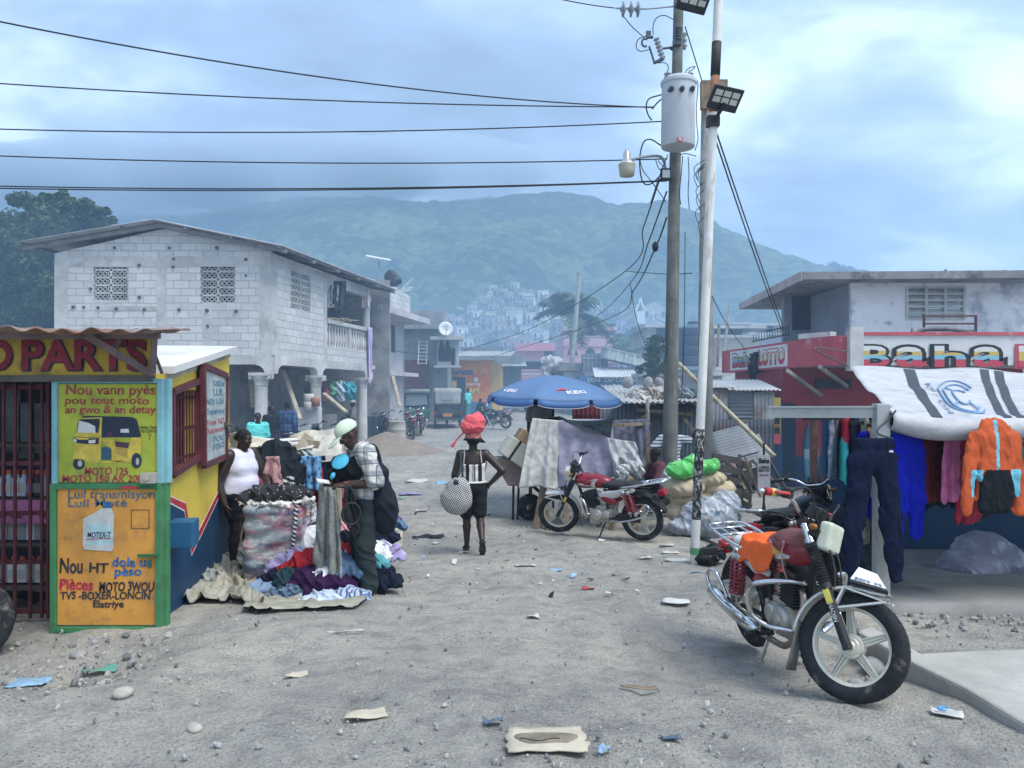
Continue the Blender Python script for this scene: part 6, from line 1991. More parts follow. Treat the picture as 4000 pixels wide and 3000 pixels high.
def motorcycle(label,steer,style):
 r=thing('motorcycle',label,'motorcycle',(0,0,0),None)
 RA=np.array([-.62,0,.305]);FA=np.array([.66,0,.305]);ST=np.array([.33,0,.955])
 ax=nrm(ST-FA);rot=np.array(Matrix.Rotation(steer,3,Vector(ax)))
 fx=lambda v:(v-ST)@rot.T+ST
 idn=lambda v:v
 body_m,side_m=style['tank'],style['side']
 wheel(r,RA,idn,name='rear_wheel');wheel(r,FA,fx,name='front_wheel')
 for s_ in (-1,1):
  b=MB();y=UY*.092*s_
  top=ST+y+ax*.03;bot=FA+y
  L_=np.linalg.norm(top-bot);q=lambda t:bot+(top-bot)*t
  b.cyl(q(-.03),q(.42),.027,.026,14,0);b.cyl(q(.42),q(.47),.034,n=14,mi=0)
  prof=[]
  pts=[q(.47+.30*k/24) for k in range(25)]
  b.tube(pts,[.040 if k%2 else .029 for k in range(25)],14,0)
  b.cyl(q(.77),q(1.0),.022,n=14,mi=1);b.cyl(q(.80),q(.84),.033,n=14,mi=1)
  b.cyl(bot-UY*.03*s_,bot+UY*.03*s_,.018,n=12,mi=0)
  b.xform(fx);fo=b.build('fork_leg',[M_BLK,M_CHR],r,auto=40)
  b=MB();b.box(q(.37)+UY*.027*s_,(.034,.008,.085),rotm(0,math.atan2((bot-top)[0],-(bot-top)[2])*-1,0));b.xform(fx);b.build('reflector',mat('amber_yellow',(.62,.55,.10),.3),fo)
  b=MB();dn_=nrm(bot-top);fw=nrm(np.cross(UY,dn_))*-1
  if s_<0:b.text('HAOJIN',q(.31)-UY*.0285+fw*-.012,dn_,-fw if False else nrm(np.cross(-UY,dn_)),.024,.105,fat=.012,ext=.001)
  else:b.text('HAOJIN',q(.12)+UY*.0285+fw*.012,-dn_,nrm(np.cross(UY,-dn_)),.024,.105,fat=.012,ext=.001)
  b.xform(fx);b.build('lettering',mat('letter_light',(.6,.6,.6),.6),fo)
 b=MB()
 for t in (.0,-.16):b.box(ST+ax*(.02+t),(.07,.24,.03),rotm(0,-.47,0))
 b.cyl(ST-ax*.18,ST+ax*.04,.03,n=12);b.xform(fx);b.build('triple_clamp',M_BLK,r,bevel=.006)
 b=MB();n_=22;rows=[]
 for k in range(n_):
  t=math.radians(50+128*k/(n_-1));rr=.338+.02*max(0,(18-k)/18-.6)
  if k<4:rr+=.012*(4-k)
  cdir=np.array([math.cos(t),0,math.sin(t)]);hw=.066-.012*max(0,(3-k)/3)
  rows.append([FA+cdir*(rr-.022)-UY*hw,FA+cdir*(rr-.004)-UY*hw*.92,FA+cdir*rr,FA+cdir*(rr-.004)+UY*hw*.92,FA+cdir*(rr-.022)+UY*hw])
 rows=[row for row in rows]
 b.grid(rows[2:]);b.xform(fx);b.build('front_mudguard',style['guard'],r,smooth=True,solid=.004)
 b=MB()
 for s_ in (-1,1):
  for tx in (58,100):
   t=math.radians(tx);e_=FA+np.array([math.cos(t),0,math.sin(t)])*.325+UY*.066*s_
   m_=FA+ax*.215+UY*.075*s_
   b.beam(e_,m_,.012,.034,up=UY)
  b.beam(FA+np.array([math.cos(R(62)),0,math.sin(R(62))])*.32+UY*.068*s_,FA+np.array([math.cos(R(98)),0,math.sin(R(98))])*.32+UY*.068*s_,.010,.03,up=UY)
 b.xform(fx);b.build('mudguard_brace',style['guard'],r)
 b=MB();fl=FA+np.array([math.cos(R(176)),0,math.sin(R(176))])*.335
 b.grid([[fl+np.array([.02-.00*k,y,.05-.072*k])-UX*.006*k for y in np.array([-.055,-.02,0.006,.02,.055])*(1+.05*k)] for k in range(5)]);b.xform(fx);b.build('mudflap',M_GREY,r,smooth=True,solid=.006)
 hb=MB();H0=ST+ax*.055
 pts=[]
 for s_ in (-1,1):
  pp=curve_pts([H0,H0+np.array([-.0,.09*s_,.01]),H0+np.array([-.02,.19*s_,.075]),H0+np.array([-.05,.30*s_,.095]),H0+np.array([-.09,.43*s_,.075])],16)
  hb.tube(pp,.0115,8)
 hb.xform(fx);ho=hb.build('handlebar',M_CHR,r,smooth=True)
 for s_ in (-1,1):
  e0=H0+np.array([-.052,.31*s_,.095]);e1=H0+np.array([-.09,.43*s_,.075]);dd=e1-e0
  b=MB();b.cyl(e0,e1,.019,n=12,mi=0)
  if style['grip']:
   for k,(t0,t1) in enumerate(((.10,.36),(.36,.66),(.66,.98))):b.cyl(e0+dd*t0,e0+dd*t1,.0245,n=12,mi=1+k)
   b.cyl(e1,e1+dd*.35,.019,.013,12,mi=4)
  b.xform(fx);b.build('grip',[M_BLK,mat('band_blue',(.03,.16,.24),.7),mat('band_yellow',(.60,.42,.12),.7),mat('band_red',(.42,.03,.03),.7),M_CHR],ho,smooth=True)
  b=MB();b.cyl(e0-dd*.1,e0-dd*.4,.024,n=10);b.box(e0-dd*.25+UX*.02,(.06,.06,.05));b.xform(fx);b.build('switch_box',M_BLK,ho)
  b=MB();b.tube(curve_pts([e0+UX*.03,e0+dd*.1+UX*.065,e0+dd*.9+UX*.06],8),[.008]*3+[.011]*5,7);b.xform(fx);b.build('lever',style['lever'],ho,smooth=True)
  b=MB();b.tube(curve_pts([e0+UX*.03,e0-dd*.6+UX*.12+UZ*.04,H0+UX*.10+UY*.08*s_+UZ*-.02,ST-ax*.2+UX*.09+UY*.05*s_,ST-ax*.42+UX*.03+UY*.06*s_],18),.006,6);b.xform(fx);b.build('cable',M_BLK,ho,smooth=True)
 b=MB();b.cyl(H0+UX*.04+UZ*.01+UY*.055,H0+UX*.075+UZ*.075+UY*.055,.038,n=18);b.cyl(H0+UX*.04+UZ*.01-UY*.055,H0+UX*.075+UZ*.075-UY*.055,.038,n=18);b.xform(fx);b.build('gauges',M_BLK,ho,auto=40)
 B=Blob(.010);hc=ST+UX*.15-UZ*.05
 B.box(hc-UX*.02,(.04,.10,.088),.02,rotm(0,.1,0),k=.02);B.build('headlight',style['lamp'],r,post=lambda v:fx(v))
 b=MB();b.cyl(hc-UX*.14,hc-UX*.03,.05,.085,16);b.beam(hc-UX*.05+UY*.095,ST+UY*.09,.02,.05);b.beam(hc-UX*.05-UY*.095,ST-UY*.09,.02,.05);b.xform(fx);b.build('headlight_shell',M_BLK,r)
 b=MB()
 for s_ in (-1,1):b.cyl(hc+np.array([-.08,.10*s_,.03]),hc+np.array([-.07,.16*s_,.035]),.014,n=8);b.lathe([(.001,-.025),(.016,-.02),(.019,0),(.014,.02),(.001,.025)],hc+np.array([-.06,.165*s_,.035]),UX,14)
 b.xform(fx);b.build('indicator',mat('indicator_amber',(.28,.10,.02),.3),r,smooth=True)
 b=MB();T=lambda p,q_,rr=.017:b.cyl(np.array(p),np.array(q_),rr,n=10)
 T((.34,0,.80),(.22,0,.42),.022);T((.34,0,.84),(-.10,0,.72),.022);T((-.10,.09,.70),(-.72,.10,.72));T((-.10,-.09,.70),(-.72,-.10,.72));T((-.12,.07,.70),(-.16,.07,.28));T((-.12,-.07,.70),(-.16,-.07,.28));T((.22,0,.42),(.05,0,.20),.02)
 T((-.14,.075,.30),(-.62,.075,.305),.018);T((-.14,-.075,.30),(-.62,-.075,.305),.018);b.build('frame',M_BLK,r,auto=40)
 b=MB()
 for s_ in (-1,1):
  b.lathe([(.001,0),(.07,0),(.085,-.01),(.095,-.03),(.10,-.07)],(.02,.125*s_,.335),(0,s_,0),24);b.lathe([(.001,0),(.05,0),(.065,-.01),(.075,-.04)],(-.12,.12*s_,.35),(0,s_,0),20)
  b.lathe([(.001,.012),(.03,.01),(.035,0)],(.02,.125*s_,.335),(0,s_,0),16)
 b.box((-.04,0,.335),(.34,.17,.19));b.box((.0,0,.235),(.26,.15,.05));b.box((-.06,0,.44),(.2,.14,.06));b.build('crankcase',M_ALU,r,auto=40)
 b=MB();cr=rotm(0,.22,0)
 for k in range(9):b.box(np.array([.10+.0045*k*1.0,0,.45+.021*k]),(.19,.19,.009),cr)
 b.box((.115,0,.53),(.13,.13,.2),cr);b.box((.145,0,.645),(.15,.15,.05),cr);b.build('cylinder',M_ENG,r,bevel=.003)
 b=MB();b.box((-.08,0,.55),(.10,.10,.1));b.cyl((-.02,0,.55),(.06,0,.56),.028,n=10);b.build('carburettor',M_ALU,r)
 b=MB();b.tube(curve_pts([(.19,-.03,.57),(.27,-.06,.53),(.29,-.09,.42),(.25,-.13,.28),(.14,-.15,.20),(-.05,-.15,.20),(-.22,-.16,.22)],26),.021,12,0)
 pts=curve_pts([(-.2,-.165,.225),(-.32,-.175,.25),(-.55,-.185,.30),(-.88,-.19,.38)],12);b.tube(pts,[.022,.035,.045,.05,.05,.05,.05,.05,.05,.05,.05,.046],16,1);b.cyl(pts[-1],pts[-1]+(pts[-1]-pts[-2])*.3,.022,n=12,mi=2)
 b.beam((-.30,-.225,.285),(-.55,-.235,.335),.012,.05,mi=1);b.build('exhaust',[mat('burnt_pipe',(.30,.24,.20),.3,.2,8,metal=.9),M_CHR,M_BLK],r,smooth=True)
 for s_ in (-1,1):
  b=MB();b.tube(curve_pts([(.27,.03*s_,.60),(.24,.12*s_,.62),(.18,.27*s_,.62),(.12,.325*s_,.59),(.07,.335*s_,.50),(.07,.315*s_,.40),(.12,.24*s_,.33),(.2,.14*s_,.31),(.24,.05*s_,.28)],32),.0165,12)
  b.build('crash_bar',M_CHR,r,smooth=True)
  b=MB();b.tube(curve_pts([(-.05,.12*s_,.235),(-.08,.2*s_,.235),(-.08,.30*s_,.24)],8),.014,8);b.cyl((-.08,.22*s_,.24),(-.08,.31*s_,.24),.022,n=10);b.build('footpeg',M_BLK,r,smooth=True)
  b=MB();b.tube(curve_pts([(-.18,.12*s_,.28),(-.40,.22*s_,.30),(-.72,.25*s_,.40),(-.80,.25*s_,.52),(-.74,.22*s_,.56),(-.66,.2*s_,.47),(-.58,.2*s_,.38)],26),.013,9);b.build('side_guard',M_CHR,r,smooth=True)
  for dx in (0,.085):
   b=MB();t0=np.array([-.47+dx*.9,.145*s_,.715]);t1=np.array([-.60+dx,.145*s_,.36]);b.cyl(t0,t1,.014,n=8,mi=1);dd=t1-t0
   hx=[t0+dd*(.12+.72*k/88)+.034*(math.cos(k*.62)*UY+math.sin(k*.62)*nrm(np.cross(dd,UY))) for k in range(89)];b.tube(hx,.0085,5,0);b.cyl(t0+dd*.0,t0+dd*.12,.034,n=14,mi=1)
   b.cyl(t0+dd*.82,t0+dd*.88,.036,n=14,mi=1);b.build('shock_absorber',[style['spring'],M_ALU],r,smooth=True)
 b=MB();b.beam((-.30,.085,.33),(-.62,.085,.325),.03,.11);b.build('chain_guard',M_BLK,r)
 b=MB()
 if style['stand']=='side':b.cyl((-.12,.12,.25),(-.06,.30,.01),.012,n=8);b.box((-.05,.31,.008),(.07,.045,.012))
 else:
  for s_ in (-1,1):b.cyl((-.14,.10*s_,.22),(-.22,.16*s_,.0),.014,n=8);b.box((-.24,.16*s_,.006),(.08,.04,.012))
 b.build('stand',M_BLK if style['stand']=='side' else M_CHR,r)
 B=Blob(.0115);B.ell((.13,0,.815),(.235,.125,.105),None,k=.05);B.ell((.22,0,.80),(.13,.14,.10),None,k=.05);B.ell((-.05,0,.80),(.14,.095,.085),None,k=.05);B.cut((0,0,.715),-UZ)
 def mf(c):return np.where((np.abs(c[:,1])>.075)&(c[:,2]<.79+.25*(c[:,0]-.05))&(c[:,0]>-.03)&(c[:,2]>.745),1,0)
 tk_=B.build('fuel_tank',[body_m,body_m],r)
 for s_ in (-1,1):
  def graphic(pts,m_,nm,out):
   yy=lambda x,z:.135*math.sqrt(max(.02,1-((x-.15)/.27)**2-((z-.81)/.15)**2))+out
   b=MB();P3=np.array([(x,s_*yy(x,z),z) for x,z in pts]);k=len(P3);cen=P3.mean(0);P4=np.concatenate([P3,[cen+UY*s_*.006]])
   f_=[(i,(i+1)%k,k) for i in range(k)]
   b.add(P4,f_ if s_<0 else [q_[::-1] for q_ in f_]);b.build(nm,m_,tk_,smooth=True)
  graphic([(.02,.74),(.13,.745),(.25,.755),(.30,.79),(.20,.80),(.10,.83),(.03,.86),(-.03,.86),(.02,.80)],style['g1'],'tank_graphic',.008)
  graphic([(.08,.77),(.16,.775),(.21,.80),(.12,.815),(.06,.835)],style['g2'],'tank_graphic',.013)
  graphic([(.17,.755),(.27,.765),(.285,.785),(.22,.795),(.17,.785)],M_SILV,'tank_badge',.015)
 b=MB();b.cyl((.12,0,.905),(.12,0,.93),.035,n=16);b.build('tank_cap',M_CHR,r,auto=40)
 B=Blob(.0115);B.ell((-.30,0,.775),(.26,.125,.055),None,k=.04);B.ell((-.53,0,.79),(.13,.12,.05),None,k=.04);B.ell((-.12,0,.77),(.1,.1,.05),k=.04)
 B.build('seat',style['seat'],r)
 for s_ in (-1,1):
  B=Blob(.011);B.ell((-.20,.115*s_,.645),(.17,.022,.06),rotm(0,.12,0),k=.03);B.ell((-.42,.12*s_,.70),(.16,.02,.045),rotm(0,.18,0),k=.03)
  sp_o=B.build('side_panel',side_m,r)
  B=Blob(.011);B.ell((-.18,.112*s_,.57),(.13,.03,.055),rotm(0,-.3,0),k=.02);B.build('side_cover',body_m,r)
 b=MB()
 for s_ in (-1,1):b.tube(curve_pts([(-.36,.15*s_,.76),(-.60,.16*s_,.80),(-.82,.155*s_,.845),(-.97,.12*s_,.87),(-1.0,0,.875)],16),.012,9);b.tube([(-.42,.14*s_,.72),(-.70,.15*s_,.82)],.010,8)
 for y in (-.08,0,.08):b.cyl((-.68,y,.815),(-.985,y*.9,.872),.007,n=7)
 for x,z in ((-.70,.82),(-.86,.85)):b.cyl((x,-.155,z),(x,.155,z),.009,n=8)
 b.build('luggage_rack',M_CHR,r,smooth=True)
 b=MB();n_=14;rows=[]
 for k in range(n_):
  t=math.radians(55+105*k/(n_-1));cdir=np.array([math.cos(t),0,math.sin(t)])
  rows.append([RA+cdir*.35-UY*.085,RA+cdir*.375-UY*.06,RA+cdir*.38,RA+cdir*.375+UY*.06,RA+cdir*.35+UY*.085])
 b.grid(rows);b.build('rear_mudguard',M_BLK,r,smooth=True,solid=.005)
 B=Blob(.011);B.box((-.93,0,.70),(.05,.075,.045),.02,rotm(0,.3,0));B.build('tail_lamp',mat('lamp_red',(.30,.01,.02),.25,.1),r)
 for s_ in (-1,1):MB().cyl((-.88,.06*s_,.68),(-.88,.14*s_,.68),.012,n=8).box((-.88,.185*s_,.68),(.06,.11,.055)).build('rear_indicator',M_BLK,r,bevel=.012)
 return r
st1=dict(tank=M_RED,side=M_SILV,guard=mat('pale_guard',(.60,.60,.56),.3,.08,8,metal=.4,dirt=((.3,.27,.22),.2,10)),grip=True,lever=mat('lever_red',(.45,.05,.05),.6),lamp=mat('cream_plastic',(.52,.55,.44),.35,.06,10,dirt=((.70,.72,.64),.3,20)),spring=mat('spring_red',(.26,.015,.03),.35),stand='centre',g1=mat('white_decal',(.60,.60,.60),.35,.1,9),g2=mat('yellow_decal',(.55,.30,.04),.35,.1,9),seat=mat('white_seat',(.60,.60,.58),.6,.06,8,dirt=((.4,.38,.34),.2,10)))
hero=motorcycle('red and silver motorcycle with orange cloth on its seat in front of the clothes stall',R(42),st1)
fp=P(1842,1506,4.10);rp=P(1634,1398,5.24)
fp[2]=fp[2];hd_=fp-rp
hyaw=math.atan2(hd_[1],hd_[0])
def place_moto(o,rear,yaw,lean,pitch=None,front=None):
 c_=(np.array(rear)+np.array(front))/2 if front is not None else np.array(rear)
 o.rotation_mode='XYZ'
 pt=0 if front is None else -math.asin(max(-1,min(1,(front[2]-rear[2])/1.28)))
 o.rotation_euler=(lean,pt,yaw)
 o.location=tuple(c_)
place_moto(hero,rp,hyaw,R(3.5),front=fp)
hero.scale=(.955,)*3
bpy.context.view_layer.update()
HM=np.array(hero.matrix_world)
def HW(x,y,z):return (HM@np.array([x,y,z,1]))[:3]
rotS=np.array(Matrix.Rotation(R(42),3,Vector(nrm(np.array([.33,0,.955])-np.array([.66,0,.305])))))
fxh=lambda v:(v-np.array([.33,0,.955]))@rotS.T+np.array([.33,0,.955])
MW[hero]=np.zeros(3)
B=Blob(.011);B.ell((.13,0,.82),(.242,.131,.111),None,k=.05);B.ell((.22,0,.805),(.136,.146,.106),None,k=.05);B.cut((0,0,.872),nrm((-.10,0,-1)));B.build('tank_cover',mat('brown_leather',(.17,.045,.04),.5,.15,8,.15,40),hero)
b=MB();b.tube(curve_pts([(.24,-.135,.86),(.23,-.155,.80),(.225,-.15,.70),(.22,-.13,.63)],10),.005,6);b.cyl((.24,-.137,.862),(.24,-.146,.862),.014,n=12);b.build('cover_cord',mat('pink_cord',(.42,.22,.20),.8),hero)
FA_=np.array([.66,0,.305]);cTL,cTR,cBR,cBL=[FA_+np.array(q_) for q_ in ((-.04,.07,.455),(.07,.06,.43),(.17,-.05,.34),(-.03,-.075,.362))]
pq_=lambda s_,t_:(cTL*(1-s_)+cTR*s_)*(1-t_)+(cBL*(1-s_)+cBR*s_)*t_
b=MB();b.grid([[pq_(s_,t_) for s_ in (0,.5,1)] for t_ in (0,.5,1)]);b.xform(fxh);vp=b.build('wind_plate',mat('white_plate',(.72,.73,.74),.4,.04,5),hero,solid=.006)
nn_=nrm(np.cross(cBR-cBL,cTL-cBL));vv,fs=text_mesh('豪进好车   好车',.01,.001);xx_=(vv[:,0]-vv[:,0].min())/np.ptp(vv[:,0])
b=MB();b.add([pq_(.1+.8*x_,.90-.16*y_/.8)+nn_*(.010+z_) for x_,y_,z_ in zip(xx_,vv[:,1],vv[:,2])],fs);b.xform(fxh);b.build('lettering',mat('letter_steel',(.10,.18,.26),.6),vp)
b=MB();b.grid([[pq_(s_,t_)-UZ*.012 for s_ in (0,1)] for t_ in (.93,1.1)]);b.xform(fxh);b.build('plate_bracket',M_BLK,hero,solid=.02)
n_=26;pts=[]
for i in range(n_):
 row=[]
 for j in range(n_):
  s_,t_=i/(n_-1),j/(n_-1)
  x=-.38+.47*s_+.03*math.sin(5*t_);y=.09-.335*t_+.02*math.sin(7*s_)
  z=.842-.03*s_
  if y<-.11:z=z-(abs(y)-.11)*1.25;y=-.11-(abs(y)-.11)*.35-.02
  z+=.012*math.sin(9*s_+4*t_)+.010*math.sin(17*t_+5*s_)+.012*abs(math.sin(6*s_-7*t_))*min(1,t_*2)
  row.append(HW(x,y,z))
 pts.append(row)
b=MB();b.grid(pts);tag(b.build('orange_cloth',mat('orange_rag',(.80,.13,.025),.9,.08,10,.2,60),smooth=True,solid=.008),'bright orange cloth thrown over the seat of the nearest motorcycle','cloth')
MW[hero]=np.array(hero.location)
st2=dict(st1,grip=False,lever=M_BLK,seat=mat('black_seat',(.02,.021,.024),.6,.15,8),guard=M_SILV,stand='side',g1=mat('flame_decal',(.55,.50,.50),.3,.1,6),g2=M_RED)
moto2=motorcycle('red motorcycle with black seat leaning on its side stand before the fabric draped stall',R(20),st2)
MW[moto2]=np.zeros(3)
for s_ in (-1,1):
 b=MB();b.text('HAOJIN',(.20 if s_>0 else .02,.152*s_,.735),(-s_,0,0),UZ,.028,.14,fat=.02,ext=.002);b.build('lettering',mat('letter_dark',(.03,.03,.03),.6),moto2)
f2,r2=P(1206,1156,11.0),P(1398,1168,10.35)
f2[2]=GZ(f2[0],f2[1])+.01;r2[2]=GZ(r2[0],r2[1])+.01
place_moto(moto2,r2,math.atan2(f2[1]-r2[1],f2[0]-r2[0]),R(-5),front=f2)
st3=dict(st2,tank=mat('black_lacquer',(.02,.022,.026),.3,.1,5),side=M_BLK,g1=M_SILV,guard=M_BLK)
moto3=motorcycle('dark motorcycle at the left edge of the photo, only its front wheel in view',R(10),st3)
def put(o,px,py,Y,yaw,lean=-5,z=None):
 p=np.array(P(px,py,Y));p[2]=GZ(p[0],p[1])+.01 if z is None else z
 o.location=tuple(p);o.rotation_euler=(R(lean),0,R(yaw));MW[o]=p
put(moto3,-298,1400,5.25,8)
def moto_copy(src,label,px,Y,yaw,lean=-5):
 o=dup(src,label=label);put(o,px,0,Y,yaw,lean);return o
moto_copy(moto3,'dark motorcycle parked behind the red and silver one, before the lottery door',1745,7.6,40)
moto_copy(moto3,'black motorcycle left of the pale barrel by the arcade',838,27.5,118)
moto_copy(moto2,'red motorcycle just right of the pale barrel, tail towards the street',888,29,105)
moto_copy(moto2,'second red motorcycle right of the barrel, nearest the green tricycle',908,31,100)
moto_copy(moto2,'red motorcycle parked among clutter before the second arcade pillar',735,21.5,60)
moto_copy(moto3,'dark motorcycle under the arcade left of the second pillar',672,21.0,70)
moto_copy(moto3,'distant dark motorcycle in front of the green van beyond the umbrella',1068,33.5,150,-14)
# three wheelers, van, car
def tricycle(label,body_m,roof_m,px,Y,yaw):
 r=thing('motor_tricycle',label,'motor tricycle',(0,0,0))
 b=MB()
 b.prism([(-1.2,.35),(1.0,.35),(1.05,.75),(.75,.98),(-.3,.98),(-.3,.60),(-1.25,.62)],(0,.60,0),UX,UZ,1.2)
 o=b.build('body',body_m,r,bevel=.03)
 B=Blob(.03);B.box((-.05,0,1.63),(1.05,.62,.10),.09,None);B.box((-.95,0,1.3),(.16,.60,.32),.1,None,k=.1);B.build('roof',roof_m,r)
 b=MB()
 for x,y in ((.88,.55),(.88,-.55),(-.2,.58),(-.2,-.58),(-1.05,.58),(-1.05,-.58)):b.cyl((x*(1 if x<0 else 1.02),y,.9),(x*(.8 if x>0 else 1),y,1.6),.025,n=8)
 b.build('roof_post',M_BLK,r)
 b=MB();b.prism([(-.52,0),(.52,0),(.46,.6),(-.46,.6)],(.98,0,.98),UY,nrm((-.3,0,1)),.015);b.build('windscreen',mat('tinted_glass',(.10,.13,.16),.15,.1,2,spec=.6),r)
 b=MB();b.box((-1.12,0,1.34),(.06,.55,.26));b.build('rear_window',mat('clear_plastic',(.35,.38,.38),.3,.1),r)
 b=MB();b.box((-.55,0,.78),(.5,1.05,.34));b.box((-.85,0,1.1),(.14,1.05,.5));b.build('bench',M_BLK,r)
 b=MB();b.box((-1.27,0,.72),(.04,.9,.34));b.box((-1.29,0,.35),(.10,1.25,.12));b.box((-1.30,0,.95),(.04,1.0,.04));b.build('rear_panel',mat('dark_panel',(.05,.06,.07),.6,.2),r)
 b=MB();b.box((-1.31,.0,.53),(.02,.42,.15));b.build('number_plate',mat('plate_orange',(.50,.22,.06),.6),r)
 for s_ in (-1,1):MB().box((-1.27,.54*s_,.62),(.05,.10,.12)).build('tail_lamp',MATS['lamp_red'],r)
 for x,y in ((-.75,.56),(-.75,-.56),(1.02,0)):
  b=MB();b.lathe([(.001,-.05),(.12,-.05),(.13,-.055),(.24,-.055),(.26,-.03),(.26,.03),(.24,.055),(.13,.055),(.12,.05),(.001,.05)],(x,y,.26),UY,24);b.build('wheel',M_TYRE,r,auto=35)
 for s_ in (-.3,.3):MB().lathe([(.001,.02),(.07,.01),(.075,0)],(1.04,s_,.82),UX,16).build('headlamp',M_CHR,r,smooth=True)
 put(r,px,0,Y,yaw,0)
 return r
M_TRG=mat('tricycle_green',(.03,.19,.13),.5,.15,2);M_TRD=mat('tricycle_dark',(.012,.014,.02),.5,.2,2)
M_TRR=mat('dusty_canvas',(.40,.42,.40),.8,.15,2)
tricycle('dark motor tricycle seen from behind with an orange number plate',M_TRD,M_TRR,966,34.5,96)
tricycle('green motor tricycle facing the street beside the dark one',M_TRG,mat('green_canvas',(.24,.30,.27),.8,.15,2),894,34.5,-75)
vn=thing('van','green van with pale lower edge half hidden behind the blue umbrella','van',(0,0,0))
B=Blob(.05);B.box((0,0,.95),(1.9,.85,.62),.16);B.build('body',mat('van_green',(.04,.26,.10),.45,.12,1),vn)
b=MB();b.box((0,-.86,1.18),(2.4,.02,.36));b.box((-1.91,0,1.2),(.02,1.2,.4));b.build('window',MATS['tinted_glass'],vn)
b=MB();b.box((0,-.87,.62),(3.7,.02,.10));b.build('trim_strip',M_SILV,vn)
for x in (-1.2,1.2):MB().lathe([(.001,-.12),(.2,-.12),(.31,-.1),(.33,0),(.31,.1),(.001,.12)],(x,-.78,.33),UY,22).build('wheel',M_TYRE,vn,auto=35)
put(vn,1098,0,47,4,0)
car=thing('parked_car','red car with dusty cream roof parked behind the market table','car',(0,0,0))
B=Blob(.03);B.box((0,0,.62),(1.75,.78,.30),.12);B.box((-.25,0,.95),(1.05,.70,.30),.16,k=.12);B.build('body',mat('car_red',(.36,.02,.04),.4,.12,2,dirt=((.25,.12,.10),.3,3)),car)
B=Blob(.03);B.ell((-.2,0,1.26),(1.25,.78,.10),None);B.build('roof',mat('cream_roof',(.50,.49,.43),.6,.08,2),car)
b=MB();b.box((-1.30,0,1.02),(.03,1.1,.30),rotm(0,.3,0));b.box((-.2,-.71,1.05),(1.7,.03,.28));b.box((-.2,.71,1.05),(1.7,.03,.28));b.box((.82,0,1.02),(.03,1.1,.32),rotm(0,-.5,0));b.build('window',MATS['tinted_glass'],car)
b=MB();b.box((-1.79,0,.42),(.12,1.56,.16));b.box((1.79,0,.42),(.12,1.56,.16));b.build('bumper',M_BLK,car,bevel=.02)
MB().box((-1.765,-.1,.70),(.02,.34,.17)).build('number_plate',mat('plate_white',(.6,.6,.58),.6,.2,30),car)
for s_ in (-1,1):MB().box((-1.75,.62*s_,.72),(.06,.2,.16)).build('tail_lamp',mat('lamp_pale',(.42,.14,.14),.3),car)
for x in (-1.1,1.1):
 for s_ in (-1,1):MB().lathe([(.001,-.09),(.16,-.09),(.28,-.08),(.3,0),(.28,.08),(.001,.09)],(x,.72*s_,.3),UY,22).build('wheel',M_TYRE,car,auto=35)
put(car,618,0,11.9,112,0)
# vendor's goods: bale, heaps, table
def cloth_mat(nm,c,**k):return mat(nm,c,.92,k.pop('var',.2),k.pop('vs',7),.55,15,spec=.15,**k)
def heap(name,label,cat,parts,m,wr=(.022,13),seed=1,vox=.012,group=None,dirv=(1,.3,.6),limbs=0):
 B=Blob(vox)
 for c_,r_,*k in parts:B.ell(np.asarray(c_,float),np.asarray(r_,float),None,k=k[0] if k else .04)
 rl_=np.random.default_rng(seed+50)
 for _ in range(limbs):
  c_,r_=parts[0][0],parts[0][1];a_=rl_.uniform(-2.9,-.2);e_=np.array([math.cos(a_)*1.25*r_[0],math.sin(a_)*1.1*r_[1],-.5*r_[2]]);m_=np.asarray(c_)+e_*.6+UZ*r_[2]*.55;B.chain([np.asarray(c_)+UZ*r_[2]*.5,m_,np.asarray(c_)+e_+np.array([rl_.uniform(-.06,.06),0,0])],[.05,.045,.035],k=.025)
 o=B.build(name,m,noise=wrinkle(wr[0]*1.35,wr[1],seed,dirv),pad=wr[0]*2)
 return tag(o,label,cat,group)
def at(px,py,Y,r=None):
 return P(px,py,Y)
bx=np.array(P(597,1245,7.75));zb_=GZ(bx[0],bx[1])
bale=thing('cloth_bale','big plastic wrapped bale of used clothes in front of the vendor','bale',(bx[0],bx[1],zb_))
B=Blob(.014);B.box((bx[0],bx[1],zb_+.40),(.295,.27,.40),.09,rotm(0,0,.12),k=.05)
def bale_noise(X,Y,Z):return .010*np.sin(Z*34+2.2*np.sin(X*9)+np.sin(Y*7))+.012*np.sin(X*11+Z*5)*np.sin(Z*8)
B.build('wrapped_body',mat('bale_plastic',(.28,.33,.36),.35,.25,9,.3,30,spec=.5,dirt=[((.50,.08,.11),.56,3.2,(.5,.5,1.6)),((.62,.64,.66),.48,3.4,(.6,.6,1.8)),((.05,.08,.15),.48,4.4,(.6,.6,1.9))]),bale,noise=bale_noise,pad=.02)
b=MB()
c_=P(640,1100,7.47)
b.tube(curve_pts([P(640,1092,7.5),P(637,1140,7.46),P(632,1185,7.46),P(628,1230,7.5)],30),[.016+.010*(i%3==0) for i in range(30)],7);b.build('twisted_cord',mat_bands('bw_cord',((.6,.6,.6),(.03,.03,.04)),26,(0,R(60),0)),bale,smooth=True)
B=Blob(.014);B.ell((bx[0],bx[1],zb_+.80),(.34,.28,.03),None);B.ell((bx[0]+.33,bx[1]-.05,zb_+.83),(.09,.06,.03),None,k=.05);B.build('torn_edge',mat('torn_plastic',(.62,.62,.60),.6,.1),bale,noise=wrinkle(.02,20,3),pad=.02)
